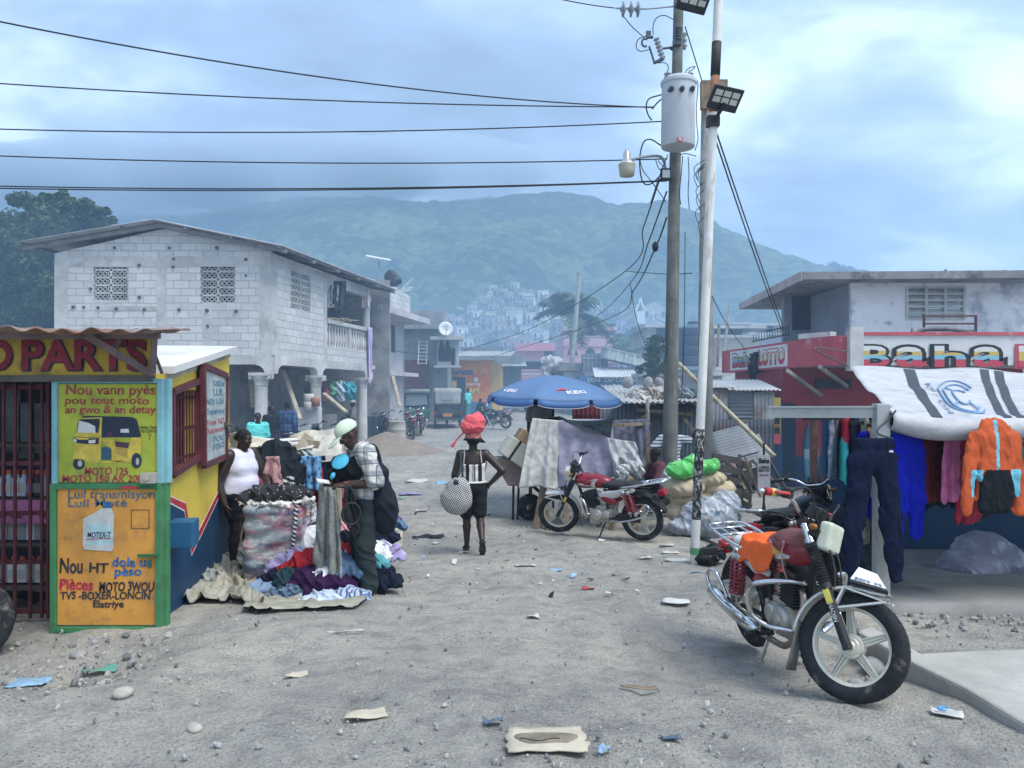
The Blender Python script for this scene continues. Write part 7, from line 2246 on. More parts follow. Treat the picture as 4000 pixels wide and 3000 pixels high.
heap('spotted_cloth','black cloth with white spots lying on top of the wrapped bale','cloth',[((bx[0]-.02,bx[1],zb_+.86),(.30,.22,.10)),((bx[0]-.25,bx[1],zb_+.84),(.16,.16,.06)),((bx[0]+.22,bx[1],zb_+.87),(.18,.16,.07))],mat_spots('black_spotted',(.012,.013,.016),(.55,.55,.55),26,.16),seed=4)
def gnd(px,py,dz=0.0):
 p=G(px,py);p[2]+=dz;return p
def sheet_ground(name,label,cat,corners,m,amp=.04,fr=6,seed=0,n=34,edge=.06,group=None,lift=.004,th=.005):
 c=[G(*q) for q in corners];rg=np.random.default_rng(seed);pts=np.zeros((n,n,3));ph=rg.uniform(0,6,6)
 for i in range(n):
  for j in range(n):
   s,t=i/(n-1),j/(n-1)
   p=(c[0]*(1-s)+c[1]*s)*(1-t)+(c[3]*(1-s)+c[2]*s)*t
   e_=edge*(math.sin(9*s+ph[0])+math.sin(13*t+ph[1]))*.5
   p=p+np.array([e_*(1-abs(2*t-1))*0+edge*math.sin(7*t+ph[2]+3*s)*.7,edge*math.sin(8*s+ph[3]+2*t)*.7,0])
   f_=1.5-1.6*math.sqrt(abs(2*vnoise(s*fr*.5+ph[4],t*fr*.35+.8*s,seed)-1))-.9*math.sqrt(abs(2*vnoise(s*fr*.8-t*3,t*fr+ph[5],seed+3)-1))+.3*vnoise(s*17,t*17,seed);f_=max(0,f_)
   p[2]=GZ(p[0],p[1])+lift+.02+amp*f_
   pts[i,j]=p
 b=MB();b.grid(pts);return tag(b.build(name,m,smooth=True,solid=th),label,cat,group)
M_TARP=cloth_mat('dirty_canvas',(.34,.33,.27),dirt=((.20,.19,.16),.35,4))
sheet_ground('ground_tarp','crumpled beige canvas tarp on the dirt at the foot of the kiosk wall','tarp',[(395,1305),(560,1310),(600,1235),(450,1215)],M_TARP,.085,15,3,60,.07)
sheet_ground('ground_tarp','flat dirty canvas spread under the heap of clothes','tarp',[(520,1325),(775,1318),(850,1180),(600,1200)],M_TARP,.03,13,5,50,.06)
sheet_ground('ground_tarp','pale canvas sheet on the dirt behind the man in the cap','tarp',[(775,1250),(850,1215),(880,1135),(790,1130)],cloth_mat('pale_canvas',(.42,.40,.33),dirt=((.24,.22,.18),.35,4)),.035,7,6,28,.04)
heap('crumpled_sheet','grey crumpled plastic sheeting piled beside the vendor','sheet',[(gnd(470,1228,.06),(.26,.22,.10)),(gnd(428,1262,.05),(.24,.16,.08)),(gnd(500,1205,.06),(.2,.2,.1))],cloth_mat('grey_sheeting',(.30,.33,.33),dirt=((.18,.19,.19),.3,5)),(.03,13),8)
GAR='clothes heaped on the canvas'
def garment(label,px,py,Y,parts,m,seed,name='garment',wr=(.020,15)):
 """parts: offsets in pixels from the centre and half sizes in metres"""
 c0=P(px,py,Y)
 heap(name,label,'garment',[(P(px+a,py+b_,Y+d_),(r_[0]*1.12,r_[1]*1.1,r_[2]*.85)) for a,b_,d_,r_ in parts],m,wr,seed,.0105,GAR,limbs=3)
c_red=cloth_mat('crimson_cloth',(.30,.018,.025));c_pur=cloth_mat('purple_cloth',(.032,.010,.048));c_lbl=cloth_mat('ice_blue_cloth',(.50,.60,.74));c_den=cloth_mat('denim_cloth',(.10,.17,.28));c_wht=cloth_mat('white_cloth',(.66,.68,.72));c_pnk=cloth_mat('pink_cloth',(.56,.28,.30));c_lil=cloth_mat('lilac_cloth',(.30,.26,.46));c_dnv=cloth_mat('dark_navy_cloth',(.009,.013,.03));c_dgr=cloth_mat('dark_green_cloth',(.02,.05,.06));c_gry=cloth_mat('slate_cloth',(.17,.20,.24))
m_tart=mat_bands('navy_tartan',((.03,.05,.09),(.09,.16,.24),(.20,.24,.27)),22,(.4,.3,.5),kind='plaid')
garment('bright white shirt at the front of the clothes heap',700,1292,6.85,[(0,0,0,(.22,.2,.10)),(-30,8,0,(.14,.12,.06)),(45,10,0,(.2,.12,.05)),(80,12,0,(.10,.06,.03))],c_lbl,1)
garment('navy tartan shirt at the front of the clothes heap',612,1288,6.9,[(0,0,0,(.20,.18,.09)),(-35,14,0,(.14,.12,.05)),(20,-15,.05,(.12,.12,.08))],m_tart,2)
garment('purple buttoned shirt in the middle of the clothes heap',700,1252,7.0,[(0,0,0,(.26,.2,.12)),(35,12,0,(.14,.12,.08)),(-35,-6,0,(.14,.14,.09))],c_pur,3)
garment('crimson sweater on top of the clothes heap',680,1210,7.25,[(0,0,0,(.22,.2,.10)),(-25,12,0,(.14,.12,.10)),(28,6,0,(.14,.1,.08))],c_red,4)
garment('denim blue shirt to the right of the crimson sweater',735,1222,7.1,[(0,0,0,(.16,.15,.10)),(14,22,0,(.12,.1,.1))],c_den,5)
garment('faded blue jeans bunched at the left end of the clothes heap',560,1280,6.95,[(0,0,0,(.12,.14,.11)),(-8,18,0,(.12,.12,.06))],cloth_mat('faded_denim',(.19,.26,.38)),6)
garment('black garment tucked between tartan shirt and bale',590,1262,7.15,[(0,0,0,(.15,.14,.11)),(10,-16,0,(.12,.1,.08))],c_dnv,7)
garment('dark green garment below the crimson sweater',628,1252,7.05,[(0,0,0,(.14,.12,.11))],c_dgr,8)
garment('lilac top beside the bale on the clothes heap',632,1215,7.3,[(0,0,0,(.14,.13,.10)),(10,-14,0,(.1,.1,.08))],c_lil,9)
garment('violet blue cloth at the very front edge of the clothes heap',682,1312,6.75,[(0,0,0,(.13,.10,.04))],cloth_mat('violet_blue_cloth',(.14,.10,.42)),10)
garment('pale blue and white blouse under the crimson sweater',722,1205,7.3,[(0,0,0,(.13,.12,.08))],cloth_mat('ice_cloth',(.40,.46,.56)),11)
garment('dark jacket behind the legs of the man in the cap',742,1175,7.6,[(0,0,0,(.16,.14,.14)),(10,18,0,(.14,.12,.10))],c_dnv,12)
garment('red cloth strip behind the grey garment',757,1190,7.5,[(0,0,0,(.12,.10,.12)),(14,14,0,(.12,.10,.05))],c_red,13)
garment('pale pink cloth at the back of the clothes heap',712,1160,8.0,[(0,0,0,(.20,.16,.10)),(30,-10,0,(.14,.12,.12))],c_pnk,14)
garment('white sheet bunched between bale and table legs',672,1165,7.9,[(0,0,0,(.18,.14,.14)),(-12,26,0,(.14,.12,.10))],c_wht,15)
garment('dark blue jeans on the canvas behind the man in the cap',822,1130,8.3,[(0,0,0,(.20,.16,.09)),(-18,-12,0,(.14,.12,.10))],c_den,16)
garment('black trousers on the canvas behind the man in the cap',812,1160,8.0,[(0,0,0,(.22,.16,.08))],c_dnv,17)
garment('white blouse on the canvas behind the man in the cap',820,1190,7.8,[(0,0,0,(.16,.14,.10)),(-4,18,0,(.12,.1,.07))],c_wht,18)
garment('mauve top on the canvas behind the man in the cap',841,1192,7.8,[(0,0,0,(.10,.1,.08))],c_lil,19)
garment('black cloth on the dirt right of the shoes of the man in the cap',838,1255,7.3,[(0,0,0,(.12,.12,.06)),(-20,-22,.2,(.14,.12,.08))],c_dnv,20)
garment('striped blue blouse at the right front of the clothes heap',762,1285,6.85,[(0,0,0,(.13,.12,.06))],mat_bands('blue_blouse_stripes',((.45,.50,.58),(.10,.16,.34)),30,(.3,0,.6)),21)
garment('wine red scrap of cloth at the front edge of the clothes heap',652,1308,6.78,[(0,0,0,(.12,.09,.04))],cloth_mat('wine_scrap',(.09,.012,.025)),22)
garment('white vest lying on the purple shirt',712,1236,7.0,[(0,0,0,(.12,.10,.06))],c_wht,23)
garment('teal blouse between the white blouse and the shoes of the man in the cap',800,1215,7.5,[(0,0,0,(.13,.11,.06))],cloth_mat('teal_blouse',(.10,.32,.36)),24)
garment('floral pink skirt at the back right of the clothes heap',735,1150,8.1,[(0,0,0,(.17,.13,.07))],mat_spots('pink_floral',(.50,.20,.26),(.56,.50,.48),30,.3),25)
garment('grey jersey beside the faded blue jeans',582,1300,6.82,[(0,0,0,(.12,.10,.05))],cloth_mat('grey_jersey',(.22,.23,.25)),26)
tb=thing('market_table','rough wooden market table covered in cardboard sheets behind the vendor','table',(*P(640,0,9.2)[:2],GZ(*P(640,0,9.2)[:2])))
tz=P(0,962,9.2)[2]
b=MB();a,c_=P(505,0,9.1)[0],P(735,0,9.1)[0]
b.box(((a+c_)/2,9.5,tz),(c_-a,1.0,.04));b.build('table_top',M_WOODP,tb)
for px,Y in ((515,9.1),(728,9.1),(715,9.9),(690,9.05)):
 q=P(px,0,Y);b=MB();b.beam((q[0],Y,tz-.02),(q[0]+.05,Y,GZ(q[0],Y)-.02),.07,.05);b.build('leg',M_WOODP,tb)
for (x0,y0),(x1,y1),w_ in (((640,985),(668,940),.12),((690,960),(655,955),.08),((505,935),(520,975),.16),((665,990),(680,960),.10),((512,970),(522,990),.14)):MB().beam(P(x0,y0,8.95),P(x1,y1,9.0),w_,.04,up=UY).build('loose_board',M_WOODP,tb)
M_CARD=mat('worn_cardboard',(.46,.40,.31),.9,.15,5,.2,30,dirt=((.62,.58,.50),.4,4));M_CARDW=mat('pale_cardboard',(.62,.60,.54),.9,.15,4,.2,30,dirt=((.36,.31,.25),.3,6))
rg=np.random.default_rng(12)
def card(label,px,py,Y,w_,h_,rx,rz,m,curl=.06,name='cardboard_sheet'):
 c_=P(px,py,Y);rt=rotm(rx,rg.uniform(-.1,.1),rz);b=MB()
 b.grid([[c_+rt@np.array([w_*(s-.5),h_*(t-.5),curl*(math.sin(3*s+px)+.6*math.sin(4*t+py))+.012*rg.random()]) for s in np.linspace(0,1,8)] for t in np.linspace(0,1,7)])
 tag(b.build(name,m,smooth=False,solid=.012),label,'cardboard','cardboard on the market table')
card('large pale cardboard sheet on the left of the market table',600,950,9.4,1.0,.8,.22,.1,M_CARDW,.07)
card('second pale cardboard sheet overlapping in the middle of the market table',645,955,9.3,.7,.7,.2,-.2,M_CARDW)
card('flattened box hanging over the right corner of the market table',702,962,8.95,.42,.42,1.2,.1,M_CARDW,.05)
card('torn brown cardboard at the far right end of the market table',726,955,9.2,.3,.5,.9,-.3,M_CARD)
card('brown cardboard flap behind the vendor',560,962,9.2,.5,.5,.3,.5,M_CARD)
card('small torn cardboard piece on top of the market table',672,948,9.5,.4,.4,.2,.8,M_CARD)
heap('plastic_bag','clear grey plastic bag hanging under the right end of the market table','bag',[(P(748,985,9.3),(.12,.12,.17)),(P(668,985,9.0),(.12,.1,.12))],mat('clear_plastic_bag',(.36,.40,.42),.3,.2,6,spec=.5),(.02,12),3)
def hung(label,x0,x1,y0,y1,Y,m,seed,folds=3,amp=.05,taper=1.0,name='hung_garment',grp='clothes hung from the market table',dr=0.0):
 a,c_=P(x0,y0,Y),P(x1,y0,Y);ln=(y1-y0)/FPX*Y
 hanging(name,label,'garment',a,c_,ln,m,.022,folds,amp,grp,taper,seed,-UY,bottom_var=.07,drape=dr)
heap('hung_garment','big black jacket heaped over the table edge beside the vendor','garment',[(P(606,1000,8.75),(.20,.16,.22)),(P(590,975,8.8),(.14,.12,.12)),(P(628,1020,8.7),(.15,.13,.24)),(P(612,1055,8.7),(.14,.11,.2))],cloth_mat('faded_black_cloth',(.016,.022,.03)),(.03,9),6,group='clothes hung from the market table',dirv=(1,.2,.2))
hung('dusty pink towel hanging beside the vendor',574,604,986,1068,8.35,cloth_mat('dusty_pink',(.42,.24,.24)),2,1.5,.04,1.25)
hung('blue flower print blouse hanging from the market table',650,690,985,1062,8.7,mat_spots('blue_floral',(.12,.28,.46),(.03,.09,.22),17,.38),3,2.5,.04,1.1)
hung('red trousers hanging below the blue flower blouse',668,702,1010,1100,8.85,c_red,4,2,.05,1.1)
hung('black and white striped top hanging in front of the black jacket',606,636,1030,1062,8.45,mat_bands('bw_thin',((.03,.03,.03),(.5,.5,.5)),18,(0,R(70),0)),5,2,.03)
hung('black sleeve hanging at the right end of the market table',692,712,985,1052,8.9,c_dnv,6,1.5,.04,1.2)
hung('white cloth hanging by the table leg',660,682,1085,1128,8.8,c_wht,7,2,.04,.8)
hung('peach cloth hanging beside the bale',655,666,1085,1118,8.3,cloth_mat('peach_cloth',(.55,.36,.27)),8,1,.03)
# blue umbrella
uc=P(1195,811,13.5);uz1=P(0,858,13.5)[2]
um=thing('market_umbrella','big blue market umbrella with white lettering','umbrella',(uc[0],uc[1],GZ(uc[0],uc[1])))
M_UB=mat('umbrella_blue',(.10,.185,.34),.6,.08,1.5);M_UL=mat('umbrella_valance',(.055,.13,.30),.6,.08,2)
n8=8;Ru=1.23;pts=[];ph0=R(22.5+6)
tilt=rotm(.03,.02,0)
def upt(rho,th):
 seg=(th-ph0)/(2*np.pi/n8);fr_=seg-math.floor(seg)
 k=math.cos(np.pi/n8)/math.cos((fr_-.5)*2*np.pi/n8)
 sagk=.06*rho*rho*(1-(2*fr_-1)**2)
 return uc+tilt@np.array([Ru*rho*k*math.cos(th),Ru*rho*k*math.sin(th),-(uc[2]-uz1)*rho**1.75-sagk*.5])
ths=np.linspace(ph0,ph0+2*np.pi,n8*8+1)
b=MB();b.grid([[upt(r_,t) for t in ths] for r_ in np.linspace(.0,1,14)]);b.build('canopy',M_UB,um,smooth=True,solid=.006)
b=MB();
for k in range(n8):
 t0=ph0+k*2*np.pi/n8;tt=np.linspace(t0+.03,t0+2*np.pi/n8-.03,9)
 dn=[.0,.06,.12]
 b.grid([[upt(1.0,t)*1.0-UZ*(q*(1-.25*abs(2*(i/8)-1)**6))+np.array([math.cos(t),math.sin(t),0])*.03*q/.12 for i,t in enumerate(tt)] for q in dn])
b.build('valance',M_UL,um,smooth=True,solid=.005)
b=MB()
for k in range(n8):
 t0=ph0+k*2*np.pi/n8;tt=np.linspace(t0+.03,t0+2*np.pi/n8-.03,9)
 b.tube([upt(1.0,t)-UZ*.12*(1-.25*abs(2*(i/8)-1)**6)+np.array([math.cos(t),math.sin(t),0])*.03 for i,t in enumerate(tt)],.007,5)
b.build('piping',mat('white_piping',(.6,.64,.7),.7),um)
b=MB();b.cyl((uc[0],uc[1],GZ(uc[0],uc[1])),uc+UZ*.03,.022,n=10);b.build('pole',M_BLK,um,smooth=True)
b=MB();hub=uc-UZ*.45
for k in range(n8):
 t=ph0+k*2*np.pi/n8;b.tube([upt(r_,t)-UZ*.015 for r_ in np.linspace(0.02,1,8)],.008,5);b.cyl(hub,upt(.5,t)-UZ*.02,.006,n=5)
b.build('rib',M_BLK,um)
def canopy_text(s_,th_c,rho0,h_,w_,mi_m,nm):
 vv,fs=text_mesh(s_,.03,.002);vv=vv.copy();x=(vv[:,0]-vv[:,0].min());x=(x/x.max()-.5)*w_;y=vv[:,1]/.73*h_
 P3=[]
 for xx,yy,z_ in zip(x,y,vv[:,2]):
  rho=rho0-yy/(Ru*1.05);th=th_c+xx/(Ru*rho)
  P3.append(upt(rho,th)+UZ*(.010+z_)-UY*.012)
 b=MB();b.add(P3,fs);b.build(nm,mi_m,um)
M_UW=mat('umbrella_white',(.70,.72,.76),.7)
canopy_text('KEG',R(-90+22),.84,.10,.36,M_UW,'lettering');canopy_text('KEG',R(-90-55),.84,.09,.30,M_UW,'lettering')
b=MB();th=R(-90+7);b.tube([upt(.78-.05*math.sin(a),th+.10*math.cos(a))+UZ*.012-UY*.01 for a in np.linspace(.2,3.1,9)],[.006,.014,.02,.022,.022,.02,.018,.012,.006],6);b.build('swoosh_emblem',mat('emblem_red',(.55,.08,.10),.7),um)
# fabric draped stall
stl=thing('trestle_stall','rough wooden trestle stall hung with old sheets beside the parked motorcycle','stall',(*P(1270,0,11.6)[:2],GZ(*P(1270,0,11.6)[:2])))
def gp(px,Y):q=P(px,0,Y);return np.array([q[0],Y,GZ(q[0],Y)])
for px,dx,Y in ((1178,-22,11.5),(1170,14,11.6),(1215,10,11.5),(1340,-20,11.6),(1352,22,11.6),(1400,0,12.6),(1150,-6,12.6)):
 t_=P(px,1030 if Y<12 else 930,Y);f_=gp(px+dx,Y-(.15 if Y<12 else 0));b=MB();b.beam(t_,f_-UZ*.03,.085,.06);b.build('leg',M_WOOD,stl)
b=MB();b.beam(P(1148,920,11.65),P(1345,918,11.65),.05,.05);b.beam(P(1345,918,11.65),P(1402,915,12.6),.05,.05);b.beam(P(1148,920,11.65),P(1150,925,12.8),.05,.05);b.beam(P(1172,1135,11.4),P(1180,1100,11.4),.06,.04);b.box((*P(1260,0,12.1)[:2],P(0,1038,11.6)[2]),(1.5,.9,.05))
b.build('rail',M_WOOD,stl)
def drape(label,quad,Y,m,seed,folds=3.0,amp=.05,grp='old sheets hung on the trestle stall',name='draped_sheet',n=40,diag=.0,sag=0.0):
 """sheet with measured corners: top left, top right, bottom right, bottom left (each pixel x, y, and metres nearer)"""
 c=[P(x,y,Y-dn) for x,y,dn in quad];rg=np.random.default_rng(seed);ph=rg.uniform(0,6,5);pts=np.zeros((n,n,3))
 for i in range(n):
  for j in range(n):
   s,t=i/(n-1),j/(n-1)
   p=(c[0]*(1-s)+c[1]*s)*(1-t)+(c[3]*(1-s)+c[2]*s)*t
   f_=math.sin(2*math.pi*folds*(s+diag*t)+ph[0]+1.2*math.sin(2*t+ph[1]))+.5*math.sin(2*math.pi*folds*2.1*(s-diag*.6*t)+ph[2])+.35*math.sin(9*t+5*s+ph[3])
   f_=f_*(.25+1.3*vnoise(s*3+seed,t*2.2,seed))+.9*(.5-math.sqrt(abs(2*vnoise(s*5+t*2+seed,t*4-s*3,seed+2)-1)))
   p=p-UY*amp*.75*f_*(.35+.65*t)-UZ*sag*4*s*(1-s)*(1-t)-UZ*.02*math.sin(6*s+ph[4])*t
   pts[i,j]=p
 b=MB();b.grid(pts);return tag(b.build(name,m,smooth=True,solid=.008),label,'sheet',grp)
m_g1=cloth_mat('grey_white_sheet',(.46,.47,.45),dirt=((.30,.30,.27),.3,3));m_lv=cloth_mat('lavender_sheet',(.30,.29,.38),dirt=((.22,.21,.26),.25,3));m_dg=cloth_mat('dark_slate_sheet',(.03,.045,.055));m_lg=cloth_mat('pale_grey_sheet',(.44,.46,.46),dirt=((.30,.31,.30),.25,4));m_dl=cloth_mat('dim_violet_sheet',(.14,.145,.19))
drape('grey white sheet at the left end of the trestle stall',[(1150,903,0),(1206,908,0),(1208,1056,.12),(1120,1052,.25)],11.5,m_g1,1,2.2,.05)
drape('lavender grey sheet in the middle of the trestle stall',[(1204,908,0),(1322,905,0),(1330,1028,.1),(1206,1056,.14)],11.52,m_lv,2,1.6,.04,diag=.5)
drape('dark slate cloth strip along the top of the trestle stall',[(1204,902,.06),(1326,902,.06),(1318,946,.1),(1262,928,.1)],11.5,m_dg,3,1.2,.02,sag=.05)
drape('dim violet sheet at the back right of the trestle stall',[(1322,908,0),(1404,905,0),(1394,1010,.0),(1318,1000,.05)],12.3,m_dl,4,2.4,.05,diag=.4)
drape('pale grey sheet knotted on the right trestle',[(1312,946,.1),(1372,955,.1),(1388,1004,.15),(1332,1050,.15)],11.45,m_lg,5,1.4,.06,diag=.6)
heap('knotted_cloth','knot of pale grey cloth tied round the right trestle legs','cloth',[(P(1345,1020,11.2),(.10,.09,.10)),(P(1368,1008,11.2),(.12,.08,.08)),(P(1340,1044,11.2),(.06,.05,.13)),(P(1382,1020,11.25),(.07,.06,.07))],m_lg,(.018,22),3)
drape('dark tarpaulin flap on top of the trestle stall',[(1142,905,0),(1210,900,0),(1240,915,-.3),(1165,918,-.3)],11.7,m_dg,6,1.5,.02)
wbq=gp(1130,12.4)
wbr=thing('wheelbarrow','old wheelbarrow with a single tyre left of the trestle stall','wheelbarrow',wbq)
c_=P(1150,1052,12.3)
b=MB();b.lathe([(.06,-.05),(.12,-.05),(.17,-.06),(.21,-.03),(.22,0),(.21,.03),(.17,.06),(.12,.05),(.06,.05)],np.array([c_[0]-.05,12.2,GZ(c_[0],12.2)+.21]),nrm((.3,-1,0)),26);b.build('wheel',M_TYRE,wbr,auto=35)
b=MB();q=P(1130,1020,12.3);b.prism([(-.5,.25),(.5,.25),(.3,-.2),(-.25,-.2)],q+UY*.25,UX,UZ,.5);b.build('tray',M_RUST,wbr,bevel=.02)
b=MB();b.beam(P(1098,1000,12.3),P(1165,1062,12.2),.05,.05);b.cyl(P(1110,1000,12.2),gp(1108,12.1),.02,n=8);b.cyl(P(1122,1000,12.2),gp(1118,12.2),.02,n=8);b.build('frame',M_BLK,wbr)
bxx=thing('strapped_box','pale battered box tied with dark straps leaning on the wheelbarrow','box',P(1125,1010,12.2))
c_=P(1128,985,12.2);rt=rotm(0,R(35),.15);b=MB();b.box(c_,(.72,.55,.34),rt);b.build('box_body',mat('box_cream',(.50,.49,.43),.8,.15,3,dirt=((.3,.27,.22),.3,4)),bxx,bevel=.02)
b=MB()
for o_ in (-.2,.12):b.box(c_+rt@np.array([o_,0,0]),(.04,.565,.355),rt)
b.build('strap',M_BLK,bxx)
c2_=P(1142,958,12.5);b=MB();b.box(c2_,(.5,.4,.3),rt);tag(b.build('brown_box',mat('box_brown',(.27,.19,.12),.85,.2,4),bevel=.02),'brown box resting on the strapped pale box by the wheelbarrow','box')
# corrugated shed with stones on its roof
shd=thing('tin_shed','low shed of grey corrugated sheets with rocks and rags on its roof','shed',(*P(1440,0,16)[:2],-.15))
b=MB();x0,x1=P(1285,0,16.2)[0],P(1512,0,16.2)[0]
corrugated(b,(x0,16.2,-.4),UX,UZ,x1-x0,2.15,.09,.014);b.build('wall',mat('dark_zinc',(.11,.13,.15),.6,.2,1,metal=.3,dirt=((.10,.07,.05),.3,2)),shd,smooth=True,solid=.01)
b=MB()
corrugated(b,P(1340,868,15.6),UX,nrm((0,3.4,.36)),P(1520,0,15.6)[0]-P(1340,0,15.6)[0],3.6,.11,.02,wob=.12,seed=5)
b.build('roof',mat('pale_zinc',(.46,.46,.44),.6,.2,1,metal=.25,dirt=((.30,.20,.14),.36,1.5)),shd,smooth=True,solid=.01)
b=MB();b.beam(P(1375,885,15.9),P(1515,897,15.9),.09,.07);b.beam(P(1478,905,15.8),P(1515,950,15.7),.07,.06);b.beam(P(1385,905,15.85),P(1404,890,15.85),.08,.06);b.beam(P(1508,880,15.8),P(1510,1000,15.8),.08,.08);b.build('beam',M_WOOD,shd)
b=MB();corrugated(b,P(1236,905,14.8),UX,UZ,.55,.5,.09,.014);tag(b.build('red_tin_panel',mat('red_tin',(.22,.05,.06),.6,.2,2),smooth=True,solid=.01),'dark red corrugated panel below the umbrella','panel')
rg=np.random.default_rng(8)
for k,(px,py,r_,nm) in enumerate([(1355,826,.20,'leftmost grey rock on the shed roof'),(1400,828,.17,'second grey rock from the left on the shed roof'),(1424,828,.18,'pale pointed rock in the middle of the shed roof'),(1458,829,.20,'rock beside the utility pole on the shed roof'),(1388,843,.12,'low grey rock near the front of the shed roof'),(1436,842,.12,'small rock in front of the pointed rock on the shed roof'),(1372,846,.10,'smallest rock on the shed roof')]):
 b=MB();stone_mesh(b,P(px,py,17.2),r_,rg.random(3)*6,(1.2,1,.75),0,rg);tag(b.build('roof_rock',m_st[0],smooth=True,subsurf=1),nm,'rock','rocks weighing down the shed roof')
for k,(px,py,c__,nm) in enumerate([(1410,852,(.34,.30,.26),'brown rags on the shed roof'),(1440,850,(.42,.40,.36),'pale rags on the shed roof left of the utility pole'),(1475,853,(.20,.26,.28),'bluish rags on the shed roof right of the utility pole'),(1385,858,(.55,.54,.50),'white sack at the roof edge beside the umbrella'),(1498,858,(.3,.34,.36),'grey rags at the right end of the shed roof')]):
 heap('roof_rags',nm,'rags',[(P(px,py,16.3),(.28,.25,.10)),(P(px+12,py+3,16.2),(.22,.2,.08))],cloth_mat('rag_tone_%s'%'abcde'[k],c__,dirt=((.2,.18,.15),.3,6)),(.05,10),k)
hanging('hung_rag','pale knotted rag hanging from the shed roof edge','rag',P(1396,862,15.5),P(1402,862,15.5),.45,cloth_mat('rag_pale',(.42,.40,.36)),folds=1,amp=.03,out=-UY)
# sacks and bags by the pole
heap('grain_sack','lower tan woven sack in the stack beside the white pole','sack',[(P(1500,1080,11.3),(.36,.26,.15)),(P(1550,1055,11.3),(.26,.24,.14)),(P(1462,1105,11.3),(.20,.22,.13))],mat('woven_sack',(.50,.42,.29),.85,.1,6,.2,80,dirt=((.30,.24,.16),.22,4)),(.014,8),2)
heap('grain_sack','upper tan woven sack under the green bag','sack',[(P(1480,1052,11.2),(.32,.25,.15)),(P(1530,1034,11.25),(.26,.23,.13))],MATS['woven_sack'],(.014,8),5)
heap('green_bag','bright green plastic bag on top of the tan sacks','bag',[(P(1470,1016,11.1),(.22,.19,.13)),(P(1515,1008,11.15),(.28,.18,.10)),(P(1494,1000,11.1),(.10,.08,.12)),(P(1545,1002,11.15),(.08,.1,.07))],mat('green_plastic',(.10,.50,.11),.3,.15,5,spec=.5,dirt=((.30,.62,.26),.3,6)),(.013,12),3)
heap('rag_bag','clear plastic bag stuffed with coloured rags at the foot of the tan sacks','bag',[(P(1530,1118,11.0),(.42,.30,.30)),(P(1565,1100,11.1),(.25,.26,.30)),(P(1480,1138,11.0),(.24,.22,.14))],mat('stuffed_plastic',(.36,.40,.46),.3,.3,7,.3,30,spec=.5,dirt=[((.62,.64,.64),.32,7),((.34,.06,.12),.18,5),((.10,.22,.34),.28,6),((.05,.06,.09),.2,8)]),(.013,12),4)
heap('clear_bag','greyish clear plastic bag behind the green bag','bag',[(P(1452,1040,11.6),(.16,.18,.26))],MATS['clear_plastic_bag'],(.02,12),6)
heap('black_bag','black rubbish bag at the foot of the white pole','bag',[(P(1528,1205,8.7),(.15,.14,.11)),(P(1545,1195,8.8),(.12,.12,.10))],mat('bin_bag',(.014,.016,.02),.35,.2,6),(.018,16),7)
# utility pole with its gear
def Z3(x,y,Y):return P(1271.9+.2666*x,.2666*y,Y)
PY=12.8
M_POLE=mat('treated_wood',(.155,.16,.15),.9,.25,3,.3,30,dirt=[((.08,.105,.08),.3,3,(1,1,.2)),((.27,.26,.24),.25,6,(3,3,.2))])
pl=thing('utility_pole','tall wooden utility pole carrying a grey transformer and yard light','utility pole',gp(1447,PY))
b=MB();g0=gp(1447,PY);b.tube([g0-UZ*.2,P(1447,1000,PY),P(1455,500,PY),P(1466,0,PY),P(1468,-80,PY)],[.14,.132,.105,.085,.08],16);b.build('pole',M_POLE,pl,smooth=True)
M_TR=mat('transformer_grey',(.46,.50,.53),.5,.08,2,dirt=((.28,.30,.30),.2,3,(3,3,.4)))
ty=12.38;t0,t1=Z3(722,1195,ty),Z3(728,690,ty);tr_=ty/FPX*36
b=MB();H_=t1[2]-t0[2];b.lathe([(.001,0),(tr_*.96,0),(tr_,.02),(tr_,H_-.02),(tr_*1.07,H_),(tr_*1.07,H_+.05),(tr_*.9,H_+.10),(tr_*.4,H_+.14),(.001,H_+.15)],t0,t1-t0,36)
tr=b.build('transformer',M_TR,pl,auto=40)
M_PORC=mat('grey_porcelain',(.28,.32,.36),.3,.1);M_BUSH=mat('bushing_dark',(.06,.08,.10),.4,.1)
def ribbed(b,a,c_,r,n,mi=0):
 a=np.asarray(a);c_=np.asarray(c_);pts=[a+(c_-a)*k/(4*n) for k in range(4*n+1)]
 b.tube(pts,[r if k%4 in (1,2) else r*.55 for k in range(4*n+1)],12,mi)
for x in (640,818):
 b=MB();ribbed(b,Z3(x,660,ty-.1),Z3(x,585,ty-.1),.062,3);b.cyl(Z3(x,585,ty-.1),Z3(x,565,ty-.1),.015,n=8);b.build('bushing',M_PORC,tr,smooth=True)
for x in (668,755,838):
 q=Z3(x,720,ty-.29+abs(x-755)*.0006);b=MB();b.cyl(q+UY*.06,q-UY*.04,.05,.04,12);b.cyl(q-UY*.04,q-UY*.09,.02,n=8);b.build('terminal',M_BUSH,tr,smooth=True)
b=MB();q=Z3(738,1130,ty-tr_-.01);b.box(q,(.085,.012,.07));npl=b.build('number_plate',mat('plate_red',(.45,.03,.05),.6),tr)
b=MB();b.text('75',q+np.array([-.03,-.009,-.022]),UX,UZ,.045,.058,fat=.03);b.build('lettering',M_UW,npl)
b=MB()
for z_ in (300,1010):b.box(Z3(735,z_+480 if z_<400 else z_,ty+.3),(.16,.25,.07))
b.build('bracket',M_BLK,tr)
def ins(name,label_pts,r,n,m,Y=PY):
 b=MB();ribbed(b,Z3(*label_pts[0],Y),Z3(*label_pts[1],Y),r,n);return b.build(name,m,pl,smooth=True)
b=MB()
